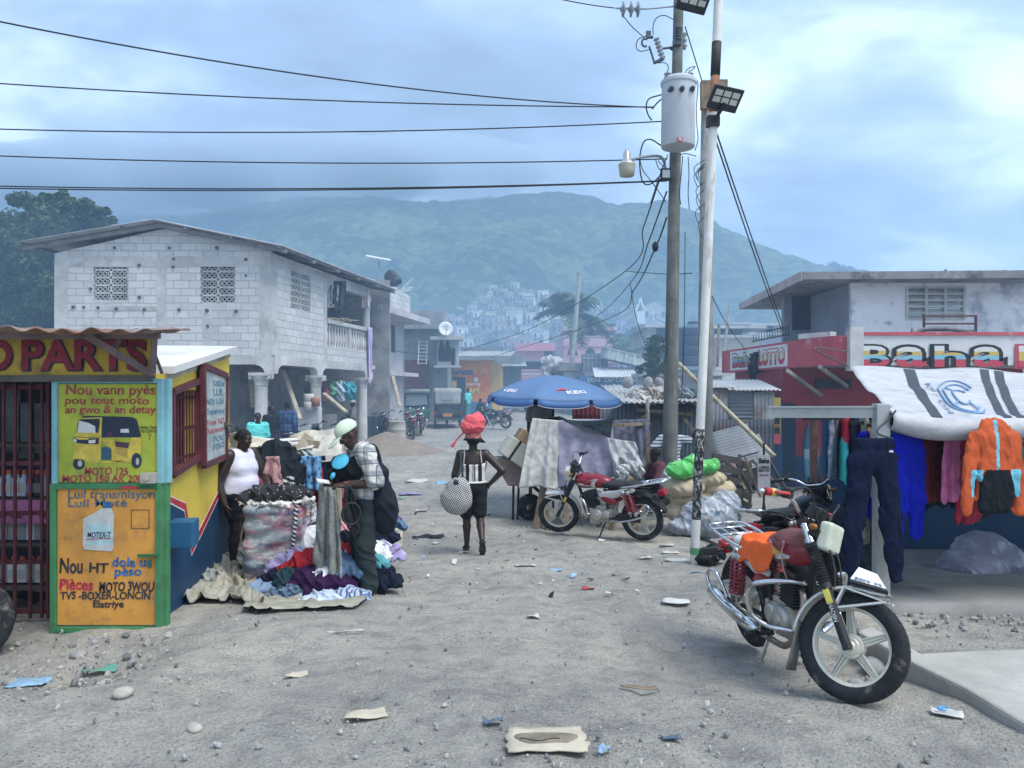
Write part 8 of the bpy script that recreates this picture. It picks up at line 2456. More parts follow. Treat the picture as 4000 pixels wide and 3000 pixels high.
for x in (278,342,398):q=Z3(x,75,PY);b.lathe([(.03,.05),(.06,.03),(.125,.01),(.13,-.01),(.06,-.015),(.03,-.05)],q,nrm((1,0,.03)),20)
b.tube([Z3(215,66,PY),Z3(470,72,PY),Z3(690,52,PY)],.014,7);b.build('insulator_string',M_PORC,pl,smooth=True)
ins('cutout_insulator',((545,308),(602,486)),.055,6,M_PORC);ins('surge_arrester',((728,222),(722,330)),.06,5,M_BUSH,PY-.15);ins('pin_insulator',((772,265),(775,400)),.05,3,M_PORC,PY+.1)
b=MB();b.cyl(Z3(490,375,PY),Z3(532,510,PY),.018,n=8);b.cyl(Z3(470,300,PY),Z3(520,300,PY),.03,n=8);b.cyl(Z3(525,510,PY),Z3(600,480,PY),.03,n=8);b.box(Z3(483,275,PY),(.08,.05,.09));b.tube([Z3(455+25*math.cos(t),345+32*math.sin(t),PY) for t in np.linspace(1,5.5,12)],.018,6);b.box(Z3(715,345,PY-.12),(.14,.1,.1));b.cyl(Z3(585,395,PY),Z3(700,380,PY),.02,n=8);b.cyl(Z3(655,390,PY),Z3(700,420,PY),.018,n=8);b.build('fuse_cutout',M_BUSH,pl)
b=MB();lq=Z3(309,1335,PY-.3);k_=.2666*(PY-.3)/FPX
b.lathe([(17*k_,120*k_),(17*k_,105*k_),(30*k_,95*k_),(33*k_,40*k_),(45*k_,30*k_),(68*k_,5*k_),(70*k_,0)],lq,UZ,26);yl=b.build('yard_light',mat('lamp_aluminium',(.45,.47,.47),.4,.1,6,metal=.4),pl,smooth=True)
b=MB();b.lathe([(70*k_,0),(64*k_,-45*k_),(57*k_,-90*k_),(.001,-93*k_)],lq,UZ,26);b.build('lamp_shade',mat('old_diffuser',(.42,.40,.30),.4,.1),yl,smooth=True)
b=MB();b.tube(curve_pts([Z3(345,1298,PY-.3),Z3(420,1275,PY-.28),Z3(560,1265,PY-.2),Z3(605,1300,PY-.12),Z3(622,1370,PY-.1)],16),.024,8);b.build('lamp_arm',mat('arm_grey',(.30,.33,.34),.5,.1,metal=.4),yl,smooth=True)
b=MB();q=Z3(622,1415,PY-.25);b.box(q,(.17,.09,.2));fl=b.build('floodlight',M_BLK,pl,bevel=.01);b=MB();b.box(q-UY*.05,(.125,.012,.13));b.build('lens',mat('flood_lens',(.45,.52,.52),.25,.05),fl)
# wires
M_WIRE=mat('wire_black',(.012,.015,.02),.6,.1)
def wire(label,pts,r=.011,sag=None,name='power_line',group=None,n=28):
 b=MB();pts=[np.asarray(p) for p in pts]
 c_=catenary(pts[0],pts[1],sag,n) if sag is not None else curve_pts(pts,n)
 b.tube(c_,r,5);return tag(b.build(name,M_WIRE,smooth=True),label,'wire',group)
GW='power lines crossing the sky'
wire('topmost black power line slanting down to the transformer',[P(-120,22,9.0),P(1410,232,12.7)],.011,.22,group=GW)
wire('second power line from the top, nearly level, meeting the topmost one at the pole',[P(-120,172,11.5),P(1412,231,12.7)],.011,.10,group=GW)
wire('third power line from the top',[P(-120,275,12.0),P(1432,262,12.7)],.011,.13,group=GW)
wire('fourth power line from the top, reaching the yard light arm',[P(-120,332,12.0),P(1442,343,12.7)],.011,.11,group=GW)
wire('lowest power line, upper strand of the pair',[P(-120,399,12.2),P(1440,390,12.7)],.011,.10,group=GW)
wire('lowest power line, lower strand of the pair',[P(-120,404,12.0),P(1440,391,12.65)],.011,.10,group=GW)
wire('thin line entering at the top of the photo towards the disc insulators',[P(1180,-9,12.0),Z3(205,64,PY)],.009,.02,group=GW)
GS='loose cables around the utility pole'
cb=[('cable loop from the upper crossarm to the fuse',[(690,160),(610,125),(545,150),(520,220),(522,280)]),('wire from insulator string down to the fuse',[(265,110),(350,215),(450,305)]),('wire loop left of the fuse cutout',[(470,290),(400,320),(385,385),(420,415),(500,400)]),('short wire from the fuse to the left bushing',[(560,510),(620,510),(645,545),(638,590)]),('wire curl above the right bushing',[(760,640),(800,560),(860,540),(830,575)]),('thick cable looping left of the transformer top',[(645,740),(580,770),(490,800),(465,860),(480,930),(510,975)]),('second thick cable from the terminals to the upper lines',[(740,740),(700,790),(600,800),(540,850),(515,885)]),('cable draped down the right side of the transformer',[(850,660),(870,645),(885,690),(875,830),(875,1000),(885,1130),(860,1220)]),('large cable loop beside the yard light',[(585,1180),(500,1130),(440,1160),(412,1290),(425,1440),(460,1495),(520,1480),(600,1400)]),('cable crossing below the yard light',[(410,1280),(440,1380),(500,1460),(580,1570),(625,1640)]),('cable hanging right of the pole below the transformer',[(760,1265),(750,1400),(735,1560),(745,1659)]),('second cable hanging right of the pole below the transformer',[(805,1270),(812,1420),(805,1560),(815,1700)]),('cable from floodlight to pole',[(640,1250),(600,1360),(560,1460),(500,1650)]),('cable tie below the transformer',[(735,1255),(790,1245),(870,1265)]),('fine loop beside the floodlight',[(540,1290),(570,1370),(600,1350),(560,1300)])]
for nm,pts in cb:wire(nm,[Z3(x,y,PY-.22) for x,y in pts],.012 if 'thick' in nm or 'large' in nm else .008,name='loose_cable',group=GS,n=36)
GD='service drops running from the pole to the houses'
wire('leftmost service drop bending down to the grey houses on the left',[P(1425,387,12.7),P(1390,490,16),P(1352,585,20),P(1150,708,30),P(1000,758,35)],.014,name='service_drop',group=GD,n=40)
wire('second service drop bending towards the palm',[P(1440,414,12.7),P(1400,525,16),P(1370,600,20),P(1300,675,28),P(1215,735,36)],.014,name='service_drop',group=GD,n=40)
wire('third service drop passing the black splice',[P(1440,470,12.8),P(1418,530,14),P(1370,625,18),P(1310,690,26),P(1060,772,38)],.014,name='service_drop',group=GD,n=40)
wire('steep thin drop left of the utility pole',[P(1362,615,20),P(1375,690,22),P(1400,760,25)],.012,name='service_drop',group=GD)
wire('level wire across behind the utility pole',[P(1350,586,20),P(1440,592,17),P(1495,590,14)],.010,name='service_drop',group=GD)
wire('long wire strung between the houses on the left and the orange shop',[P(800,745,27),P(880,762,33),P(965,765,38),P(1010,758,40)],.014,name='service_drop',group=GD)
wire('upper guy wire from the white pole to the balcony',[P(1549,290,8.8),P(1694,712,16.8)],.010,.04,'guy_wire','guy wires right of the white pole');wire('lower guy wire from the white pole to the balcony',[P(1545,300,8.8),P(1690,716,16.8)],.010,.06,'guy_wire','guy wires right of the white pole')
wire('straight guy wire from the utility pole top to the concrete pole',[Z3(780,215,PY),Z3(916,655,13.4)],.010,.0,'guy_wire');wire('thin wire right of the white pole running to the leaning posts',[P(1538,640,13),P(1570,700,18),P(1620,770,22)],.009,name='service_drop',group=GD)
wire('thin wire hanging down between utility pole and concrete pole',[P(1480,500,13),P(1478,700,13),P(1472,850,14),P(1462,900,15)],.007,name='service_drop',group=GD)
b=Blob(.02);b.ell(P(1415.6,533,13.6),(.06,.06,.10));tag(b.build('cable_splice',M_BLK),'black splice box hanging on the third service drop','splice box')
# concrete pole, white pole, lamps
cpo=thing('concrete_pole','stained concrete pole with wooden blocks on top behind the white pole','pole',gp(1522,13.6))
b=MB();q0,q1=gp(1521,13.6),P(1528,182,13.6);b.tube([q0-UZ*.2,q0*.5+q1*.5,q1],[.15,.13,.105],14);b.build('pole',mat('pole_concrete',(.28,.28,.27),.9,.2,4,.3,40,dirt=((.16,.16,.16),.35,3,(1,1,.2))),cpo,smooth=True)
b=MB();b.box(P(1524,206,13.4),(.17,.12,.50));b.box(P(1560,186,13.5),(.17,.12,.2));b.box(P(1540,192,13.6),(.42,.1,.12));b.build('wooden_block',M_WOOD,cpo)
b=MB();rgw=np.random.default_rng(3)
for k in range(9):x=1516+rgw.uniform(-10,4);y=345+55*rgw.random()*k/3;b.tube(curve_pts([P(1522,y,13.45),P(x-8,y+18,13.4),P(x,y+45,13.45)],8),.007,4)
b.build('wire_scraps',M_WIRE,cpo)
wpo=thing('steel_pole','leaning rusty white steel pole with a solar floodlight','pole',gp(1500,8.7))
b=MB();q0=gp(1500,8.7);q=lambda t:q0+(P(1552,0,8.7)-q0)*t
b.tube([q(t) for t in np.linspace(-.02,1.08,30)],.052,16)
b.build('pole',mat('flaked_white',(.68,.68,.65),.6,.08,4,.15,30,dirt=[((.26,.11,.05),.20,3.2,(1,1,.25)),((.03,.035,.04),.15,14,(1,1,.5))]),wpo,smooth=True)
b=MB();b.tube([q(t) for t in (.865,.925)],.056,16);b.tube([q(t) for t in (.80,.865)],.0535,16,1);b.build('dark_sleeve',[mat('black_tape',(.03,.03,.03),.7,.4,12),mat('rust_patch',(.28,.14,.08),.85,.4,12)],wpo,smooth=True)
b=MB();tl=[q(t) for t in np.linspace(.08,.24,12)];b.tube(tl,[.0535]*12,16);b.build('black_paint',mat('flaked_black',(.025,.028,.03),.7,.3,8,dirt=((.55,.55,.52),.46,26,(1,1,.6))),wpo,smooth=True)
b=MB();b.tube([q(t) for t in (.018,.03)],.057,14);b.build('green_tie',mat('tie_green',(.10,.30,.16),.7),wpo)
def solar_lamp(cx,cy,Y,nm,par):
 c_=Z3(cx,cy,Y);rt=rotm(-.85,.12,.22);s_=Y/FPX*.2666
 b=MB();b.box(c_,(262*s_,190*s_,22*s_),rt);h=b.build('floodlight',mat('lamp_black',(.02,.024,.03),.45,.1),par,bevel=.008)
 b=MB()
 for i in range(3):
  for j in range(2):b.box(c_+rt@np.array([(-75+75*i)*s_,(-42+55*j)*s_,-12*s_]),(62*s_,44*s_,4*s_),rt)
 b.build('led_lens',mat('led_pale',(.50,.52,.48),.3,.1),h);return c_
c_=solar_lamp(1105,800,8.5,'a',wpo);b=MB();b.cyl(c_-UZ*.05,Z3(1012,985,8.62),.022,n=8);b.box(Z3(1005,985,8.66),(.14,.1,.12));b.build('lamp_arm',M_BLK,wpo)
solar_lamp(850,-5,8.6,'b',wpo);b=MB();b.cyl(Z3(870,-20,8.6),q(1.03),.02,n=8);b.build('lamp_arm',M_BLK,wpo)
# bamboo, fences, scrap between shed and lottery building
b=MB();a,c_=P(1466,785,15.0),P(1672,985,13.2)
for k in range(9):b.cyl(a+(c_-a)*k/9,a+(c_-a)*(k+1)/9,.044,.04,10);b.cyl(a+(c_-a)*(k+.97)/9,a+(c_-a)*(k+1)/9,.05,n=10)
tag(b.build('bamboo_pole',mat('bamboo',(.42,.38,.27),.6,.15,4),smooth=True),'long pale bamboo pole leaning down past the white pole','pole')
fz=[('rusty roof sheet','grey corrugated roof of the shack left of the lottery building',(1600,850),17.5,1.9,1.6,'roof'),]
sk=thing('tin_shack','shack of mismatched corrugated sheets left of the lottery building','shack',gp(1610,17.5))
for k,(px0,px1,py0,py1,m_,ver) in enumerate([(1538,1572,838,940,M_ZINC,1),(1572,1628,842,920,mat('dull_zinc',(.20,.22,.24),.6,.2,1,metal=.3),0),(1628,1672,846,930,M_ZINC,1),(1545,1672,915,1000,mat('dark_tin',(.08,.09,.11),.6,.2,1,dirt=((.16,.10,.07),.3,2)),1)]):
 q0,q1=P(px0,py1,17.5-.1*(k==3)),P(px1,py0,17.5-.1*(k==3));b=MB()
 if ver:corrugated(b,(q0[0],q0[1],q0[2]),UX,UZ,q1[0]-q0[0],q1[2]-q0[2]+(.0 if k<3 else .1),.09,.014)
 else:corrugated(b,(q0[0],q0[1],q1[2]),-UZ,UX,q1[2]-q0[2],q1[0]-q0[0],.09,.014)
 b.build('wall_sheet',m_,sk,smooth=True,solid=.01)
b=MB();corrugated(b,P(1585,842,17.2),UX,nrm((.2,2,.25)),1.1,2.2,.1,.016);corrugated(b,P(1535,836,17.3),UX,nrm((.1,2,.2)),.6,2.0,.1,.016);b.build('roof',mat('sun_zinc',(.5,.5,.5),.5,.15,1,metal=.3),sk,smooth=True,solid=.01)
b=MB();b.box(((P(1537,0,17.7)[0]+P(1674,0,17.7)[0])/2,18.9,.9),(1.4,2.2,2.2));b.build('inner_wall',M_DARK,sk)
rg=np.random.default_rng(6)
for k,(x0,y0,x1,y1,Y,w_,nm) in enumerate([(1545,1000,1640,975,14.5,.5,'tilted corrugated sheet lying on the scrap'),(1560,1030,1668,1000,14.2,.4,'lower corrugated sheet lying on the scrap')]):
 b=MB();a,c_=P(x0,y0,Y),P(x1,y1,Y);corrugated(b,a,nrm((0,.8,.55)),nrm(c_-a),.9,np.linalg.norm(c_-a),.09,.016);tag(b.build('loose_sheet',MATS['dull_zinc'],smooth=True,solid=.008),nm,'metal sheet')
for k,(x0,y0,x1,y1,nm) in enumerate([(1540,985,1600,1075,'dark slatted pallet leaning on the scrap behind the sacks'),(1600,1000,1622,1085,'old frame of dark boards beside the slatted pallet')]):
 r=thing('wooden_pallet',nm,'pallet',gp((x0+x1)/2,13.2));Y=13.2+k*.3
 for j in range(5):b=MB();t=j/4;b.beam(P(x0,y0+(y1-y0)*t,Y+.3-.3*t),P(x1,y0+12+(y1-y0)*t,Y+.3-.3*t),.03,.12,up=UZ);b.build('board',mat('dark_plank',(.09,.085,.08),.85,.25,4),r)
 for x in (x0+2,x1-2):b=MB();b.beam(P(x,y0-3,Y+.36),P(x,y1+12,Y+.06),.06,.05);b.build('batten',MATS['dark_plank'],r)
for k in range(7):
 x=1560+16*k;b=MB();a,c_=P(x,985+9*(k%3),14-.2*k),P(x+rg.uniform(20,60),1050+8*(k%4),13.3);b.beam(a,c_,.05,.035);tag(b.build('scrap_board',M_WOOD if k%2 else MATS['dark_plank']),'loose board in the scrap heap left of the blue lottery door','board','loose boards in the scrap heap')
# lottery building on the right
lb=thing('lottery_building','two storey lottery building with lettered red and white balcony','building',(9,19,-.4))
zb_,zt_=2.60,3.27
Tt,C1=np.array([6.53,22.9,0]),np.array([7.02,17.4,0]);pR=7.62
arc=[Tt,C1]+[C1+(np.array([pR,16.6,0])-C1)*t+np.array([-.06,-.22,0])*math.sin(math.pi*t) for t in (.25,.5,.75)]+[np.array([pR,16.6,0])]
M_RB=mat('balcony_red',(.50,.085,.105),.75,.12,1.2,dirt=[((.55,.40,.38),.18,2.2),((.34,.30,.29),.12,3)])
b=MB();
for i in range(len(arc)-1):
 a,c_=arc[i],arc[i+1];u=c_-a;L_=np.linalg.norm(u);b.prism([(0,zb_),(L_+.01,zb_),(L_+.01,zt_),(0,zt_)],a,u/L_,UZ,.001) if False else b.prism([(0,zb_),(L_,zb_),(L_,zt_),(0,zt_)],a-np.cross(u/L_,UZ)*.16,u/L_,UZ,.16)
b.prism([(0,zb_),(2.0,zb_),(2.0,zt_),(0,zt_)],Tt+UX*2.0+UY*.1,-UX,UZ,.1)
b.build('balcony_band',M_RB,lb)
XR_=13.2
b=MB();b.box(((pR+XR_)/2+.12,16.68,(zb_+zt_)/2),(XR_-pR-.2,.16,zt_-zb_));wb_o=b.build('white_band',mat('sign_white',(.66,.66,.65),.75,.07,1,dirt=((.42,.42,.42),.2,2.5)),lb)
b=MB();b.box(((pR+XR_)/2+.12,16.66,zt_+.035),(XR_-pR-.2,.22,.07));b.build('red_coping',M_RB,lb)
b=MB();b.box((pR+.03,16.58,zb_+.36),(.3,.24,zt_-zb_+.30));b.build('concrete_post',M_CONC,lb)
b=MB();b.prism([(Tt[0]+.15,22.8),(C1[0]+.2,17.5),(pR+.1,16.8),(13,16.8),(13,22.8)],(0,0,zb_+.01),UX,UY,.1);b.build('balcony_slab',M_CONC2,lb)
b=MB();b.prism([(0,0),(.9,0),(.9,.12),(0,.12)],C1+UZ*zt_+UX*.02+UY*.5,nrm(np.array([.55,-1,0])),UZ,.2);b.build('worn_coping',mat('white_cement',(.58,.57,.54),.9,.15,3),lb)
def mat_z(name,stops):
 m=bpy.data.materials.new(name);m.use_nodes=True;t=m.node_tree;c=t.nodes.new('ShaderNodeTexCoord');s=t.nodes.new('ShaderNodeSeparateXYZ');t.links.new(c.outputs['Generated'],s.inputs[0])
 r=t.nodes.new('ShaderNodeValToRGB');r.color_ramp.interpolation='CONSTANT';r.color_ramp.elements[0].color=(*stops[0][1],1);r.color_ramp.elements[1].position=stops[-1][0];r.color_ramp.elements[1].color=(*stops[-1][1],1)
 for p,col in stops[1:-1]:e=r.color_ramp.elements.new(p);e.color=(*col,1)
 t.links.new(s.outputs[2],r.inputs[0]);t.links.new(r.outputs[0],t.nodes['Principled BSDF'].inputs['Base Color']);t.nodes['Principled BSDF'].inputs['Roughness'].default_value=.7;return m
cw,cy_,cb_,crd=(.64,.64,.62),(.58,.40,.10),(.20,.47,.60),(.48,.05,.08)
M_TRI=mat_z('lettering_stripes',[(0,crd),(.36,cb_),(.56,cy_),(.76,cw)]);M_TRI2=mat_z('lettering_stripes_warm',[(0,crd),(.3,cy_),(.72,cw)])
k_=16.58/FPX
for chs,x0,x1,capital,ti in (('B',1858,1925,1,0),('a',1931,2005,0,0),('h',2014,2090,2,0),('a',2098,2171,0,0),('L',2196,2262,1,1)):
 hh=52 if capital else 50;base=text_mesh(chs,.022,.001)[0];bx0,by0=base[:,:2].min(0);bw,bh=np.ptp(base[:,0]),np.ptp(base[:,1])
 for lay,ft_ in ((0,.085),(1,.022)):
  vv,fs=text_mesh(chs,ft_,.001);x=(vv[:,0]-bx0)/bw;y=(vv[:,1]-by0)/bh
  o_=P(x0+4,793,16.58);w_=(x1-x0-8)*k_;h_=(hh-6)*k_
  b=MB();b.add(o_+x[:,None]*UX*w_+y[:,None]*UZ*h_-UY*(.006+.006*lay+vv[:,2:3]*.5),fs);b.build('lettering',(mat('outline_red',crd,.7) if ti else mat('outline_black',(.02,.02,.022),.7)) if lay==0 else (M_TRI2 if ti else M_TRI),wb_o)
du=nrm(C1-Tt);nu=nrm(np.cross(du,UZ));Ls=np.linalg.norm(C1-Tt)
b=MB();b.prism([(.55,zb_+.05),(4.3,zb_+.05),(4.3,zt_-.06),(.55,zt_-.06)],Tt+nu*.001,du,UZ,.008);b.build('sign_panel',MATS['sign_white'],lb)
for s_,a0_,a1_,ti in (('Baha',.75,2.3,0),('LOTTO',2.6,4.15,1)):
 base=text_mesh(s_,.02,.001)[0];bx0,by0=base[:,:2].min(0);bw,bh=np.ptp(base[:,0]),np.ptp(base[:,1])
 for lay,ft_ in ((0,.07),(1,.02)):
  vv,fs=text_mesh(s_,ft_,.001);b=MB();b.add([Tt+du*(a0_+(q_[0]-bx0)/bw*(a1_-a0_))+UZ*(zb_+.13+(q_[1]-by0)/bh*.40)+nu*(.011+.006*lay+q_[2]) for q_ in vv],fs);b.build('lettering',(MATS['outline_red'] if ti else MATS['outline_black']) if lay==0 else (M_TRI2 if ti else M_TRI),lb)
hanging('black_rag','torn black rag hanging over the lettered balcony corner','rag',Tt+du*2.2+nu*.05+UZ*(zt_-.2),Tt+du*2.65+nu*.05+UZ*(zt_-.16),.75,cloth_mat('rag_black',(.03,.03,.035)),folds=3,amp=.12,seed=3,out=nu,taper=.45,bottom_var=.5)
M_UW2=mat('white_limewash',(.74,.75,.77),.9,.08,.8,.1,20,dirt=[((.34,.37,.42),.38,1.1),((.22,.24,.26),.2,4)])
b=MB();xw=P(1838,0,18.5)[0];vx0,vx1=P(1958,0,18.5)[0],P(2082,0,18.5)[0];vz0,vz1=P(0,690,18.5)[2],P(0,621,18.5)[2]
b.wall((0,6.5,2.6,4.72),[(vx0-xw,vx1-xw,vz0,vz1)],(xw,18.6,0),UX,UZ,.12);b.build('upper_wall',M_UW2,lb)
b=MB()
for i in range(4):b.box((vx0+(vx1-vx0)*i/3,18.52,(vz0+vz1)/2),(.07,.14,vz1-vz0))
for j in range(6):b.box(((vx0+vx1)/2,18.53,vz0+(vz1-vz0)*j/5),(vx1-vx0,.13,.05));b.box(((vx0+vx1)/2,18.56,vz0+(vz1-vz0)*(j+.35)/5),(vx1-vx0,.10,.05),rotm(.7,0,0)) if j<5 else None
b.build('louvre_vent',mat('vent_cement',(.46,.47,.45),.9,.15,3),lb)
M_GB=mat('grey_blue_wall',(.27,.30,.34),.9,.12,1)
b=MB();xp=P(1683,0,21.5)[0];b.box(((xp+xw)/2+.6,21.2,3.66),(xw-xp+1.2,.2,2.1));b.box((xw+.06,19.9,3.66),(.12,2.6,2.1));b.box((9.6,20.2,3.7),(.1,3,2.2));b.build('porch_wall',M_GB,lb)
b=MB();b.box(P(1793,682,21.05),(.9,.1,1.75));b.build('door',mat('dark_doorway',(.035,.045,.06),.8,.2),lb)
b=MB();b.box(P(1731,676,21.05),(.5,.1,.95));wdo=b.build('window',m_dk,lb)
b=MB()
for i in range(5):b.cyl(P(1723+4*i,694,20.98),P(1723+4*i,658,20.98),.012,n=5)
b.build('window_grille',M_BLK,wdo)
b=MB();b.prism([(7.02,17.9),(13.5,17.6),(13.5,24.6),(7.5,24.4)],(0,0,4.72),UX,UY,.18);b.build('roof_slab',mat('mossy_slab',(.26,.26,.25),.9,.2,1.2,.2,20,dirt=((.09,.09,.09),.4,2)),lb)
b=MB();b.box((7.62,21.2,4.83),(.06,6.3,.30),rotm(0,0,-.075)) if False else b.prism([(0,4.70),(6.5,4.70),(6.5,4.92),(0,4.92)],np.array([7.495,24.4,0]),nrm((7.015-7.495,17.9-24.4,0)),UZ,.03);b.build('fascia',mat('worn_fascia',(.44,.38,.36),.9,.15,2,dirt=((.2,.2,.2),.3,3)),lb)
b=MB()
for px0,py0,px1,py1 in ((1655,715,1705,705),(1625,738,1705,722)):b.cyl(P(px0,py0,21),P(px1,py1,19),.016,n=5)
for i in range(14):t=i/13;b.cyl(P(1628+75*t,737-15*t,21-2*t),P(1628+75*t,722-16*t,21-2*t),.01,n=5)
b.build('railing',M_BLK,lb)
M_RW=mat('red_wall',(.30,.035,.05),.8,.15,1,dirt=((.20,.06,.06),.3,2));M_BLD=mat('deep_blue_paint',(.006,.045,.12),.6,.15,1.2,dirt=((.03,.06,.10),.3,2))
GY=18.9;zs=P(0,985,GY)[2]
b=MB();gx0,gx1=P(1690,0,GY)[0],13.;b.box(((gx0+gx1)/2,GY+2,(zs+2.6)/2),(gx1-gx0,4,2.6-zs));b.build('ground_wall',M_RW,lb)
b=MB();b.box(((gx0+gx1)/2,GY+1.98,(zs-.8)/2),(gx1-gx0,4,zs+.8));b.build('blue_dado',M_BLD,lb)
b=MB();q0,q1=P(1655,1085,17.8),P(1686,860,17.8);b.box(((q0[0]+q1[0])/2,18.2,(q0[2]+q1[2])/2-.15),(q1[0]-q0[0]+.06,.9,q1[2]-q0[2]+.3));b.build('booth_panel',M_BLD,lb)
b=MB();b.box(P(1671,905,17.72),(.33,.03,1.02));bd_=b.build('draw_board',mat('board_yellow',(.55,.40,.10),.7),lb)
b=MB()
for i in range(2):
 for j in range(3):b.box(P(1664.5+14.5*i,888+21*j,17.695),(.125,.012,.155))
b.build('slate_square',M_BLK,bd_)
b=MB();b.text('FL MIDI FL SOIR',P(1657,901,17.695),UX,UZ,.055,.30,fat=.01);b.text('NY MIDI NY SOIR',P(1657,922,17.695),UX,UZ,.055,.30,mi=1,fat=.01);b.build('lettering',[M_BLK,M_REDP],bd_)
b=MB();b.box(P(1671,948,17.69),(.33,.02,.24));b.build('red_square',M_RB,bd_)
b=MB();b.box(P(1703,965,18.8),(.33,.1,2.2));b.build('door',mat('door_navy',(.006,.025,.06),.6,.15),lb)
b=MB();b.lathe([(.001,.03),(.16,.03),(.18,.01),(.19,0)],P(1752,985,18.86),-UY,30);b.xform(lambda v:np.stack([v[:,0],v[:,1],(v[:,2]-P(0,985,18.86)[2])*4.6+P(0,985,18.86)[2]],1));b.build('oval_emblem',mat_z('oval_paint',[(0,(.10,.28,.40)),(.45,(.34,.45,.50)),(.6,(.05,.16,.28))]),lb)
b=MB();b.beam(P(1700,800,17.4),P(1775,855,18.8),.06,.08);b.beam(P(1770,792,16.9),P(1830,835,18.8),.06,.08);b.build('bracket',M_CONC2,lb)
b=MB()
for px in (1775,1800,1825):b.box(P(px,830,18.87),(.3,.08,.22))
b.build('vent_opening',m_dk,lb)
rkk=thing('metal_rack','rusty metal frame standing on the balcony above the lettering','rack',P(2050,735,17.4));b=MB()
for py in (682,699,714):b.cyl(P(1996,py,17.4),P(2110,py,17.4),.025,n=6)
for px in (1996,2108):b.cyl(P(px,682,17.4),P(px,738,17.4),.03,n=6)
b.build('frame',M_MAR,rkk)
b=MB();b.tube(curve_pts([P(1965,728,17),P(1995,712,17),(P(2060,712,17)),P(2160,733,17)],20),.05,7);b.tube(curve_pts([P(1965,735,17),P(1972,708,17)],4),.03,6);tag(b.build('pipe_coil',mat('grey_hose',(.16,.16,.16),.8,.3,6),smooth=True),'grey hose lying along the balcony behind the lettering','hose')
b=MB();b.cyl(P(2168,585,19),P(2196,590,19),.03,n=6);b.cyl(P(2182,588,19),P(2168,605,19),.03,n=6);b.cyl(P(2160,600,19),P(2175,608,19),.03,n=6);tag(b.build('bent_pipe',M_BLK),'bent black pipe on the roof edge at the far right','pipe')
b=MB();ribbed(b,P(2042,605,19),P(2043,582,19),.06,3);tag(b.build('roof_insulator',M_BUSH,smooth=True),'small dark insulator standing on the roof above the vent','insulator')
# clothes stall on the right
rs=thing('clothes_stall','clothes stall of galvanised posts with blue back wall at the right','stall',(4.6,7.8,-.1))
M_GALV=mat('galvanised',(.40,.43,.42),.5,.12,4,metal=.45,dirt=((.26,.27,.26),.25,8))
px_=P(1903,0,6.4)[0]
b=MB();b.box((px_,6.4,.9),(.115,.10,2.0));b.box((px_-.01,6.42,-.02),(.2,.2,.16));b.build('post',M_GALV,rs,bevel=.006)
b=MB();a,c_=P(1659,889,6.75),P(1922,889,6.4)
b.beam(a-UZ*.005,c_-UZ*.005,.06,.10);b.beam(a+UZ*.042-UY*.03,c_+UZ*.042-UY*.03,.06,.012);b.build('beam',M_GALV,rs)
b=MB();b.box((6.75,9.65,.75),(5.4,.12,2.0));b.build('back_wall',M_BLU,rs)
b=MB();b.beam((px_-.1,6.75,1.72),(6.4,6.55,1.74),.03,.03);b.beam((px_-.35,7.2,1.74),(6.4,7.5,1.76),.03,.03);b.beam(P(1762,890,8.8),(px_,6.5,1.7),.03,.03);b.beam(P(1758,900,8.8),gp(1757,8.8),.07,.07,1);b.build('hanging_rail',[M_BLK,mat('rust_post',(.14,.08,.07),.85,.3,6)],rs)
B_l,B_r,F_l,F_r=P(1833,792,10.6),P(2700,818,10.9),P(1924,886,6.34),P(2760,912,6.15)
def tarp(s,t):
 p=(B_l*(1-s)+B_r*s)*(1-t)+(F_l*(1-s)+F_r*s)*t
 z=-.085*math.sin(math.pi*min(t,1))*(.5+.5*math.sin(math.pi*s))-.07*math.sin(math.pi*min(1,s*1.7))*t+.018*math.sin(26*s+5*t)*(1-t)+.015*math.sin(11*t+9*s)+.012*math.sin(19*t-14*s)
 return p+UZ*z
b=MB();rows=[[tarp(s,t) for s in np.linspace(0,1,84)] for t in np.linspace(0,1,34)]
for k,(dy,dz) in enumerate([(-.03,-.02),(-.05,-.06),(-.04,-.10),(-.0,-.13),(.05,-.14),(.10,-.12)]):rows.append([tarp(s,1)+UY*dy*(1+.3*math.sin(9*s))+UZ*dz*(1.05+.25*math.sin(5*s)+.12*math.sin(17*s)) for s in np.linspace(0,1,84)])
b.grid(rows);tpo=b.build('tarp_roof',mat('relief_tarp',(.46,.47,.485),.6,.1,3,.8,11,dirt=((.33,.33,.33),.36,4)),smooth=True,solid=.006);tag(tpo,'white relief tarpaulin with dark stripes and blue stamp roofing the clothes stall','tarp')
MW[tpo]=np.array(tpo.location)
b=MB()
for s0,s1 in ((.112,.140),(.30,.322),(.335,.358),(.55,.58),(.80,.83)):b.grid([[tarp(s,t)+UZ*.012-UY*.004 for s in np.linspace(s0+.02*(1-t),s1+.02*(1-t),4)] for t in np.linspace(.02,.99,30)])
b.build('stripe',mat('tarp_stripe',(.035,.045,.055),.6,.1),tpo,smooth=True)
b=MB();tp=lambda s,t:tarp(s,t)+UZ*.018-UY*.006
for r_ in (.155,.20,.075):b.tube([tp(.236+r_*.26*math.cos(a),.58+r_*1.55*math.sin(a)) for a in np.linspace(.6,5.6,26)],.010,5)
for a in (.8,2.4,4.0,5.4):b.tube([tp(.236+r_*.26*math.cos(a),.58+r_*1.55*math.sin(a)) for r_ in (.075,.155)],.008,5)
b.build('stamp_emblem',mat('stamp_blue',(.16,.30,.50),.7),tpo)
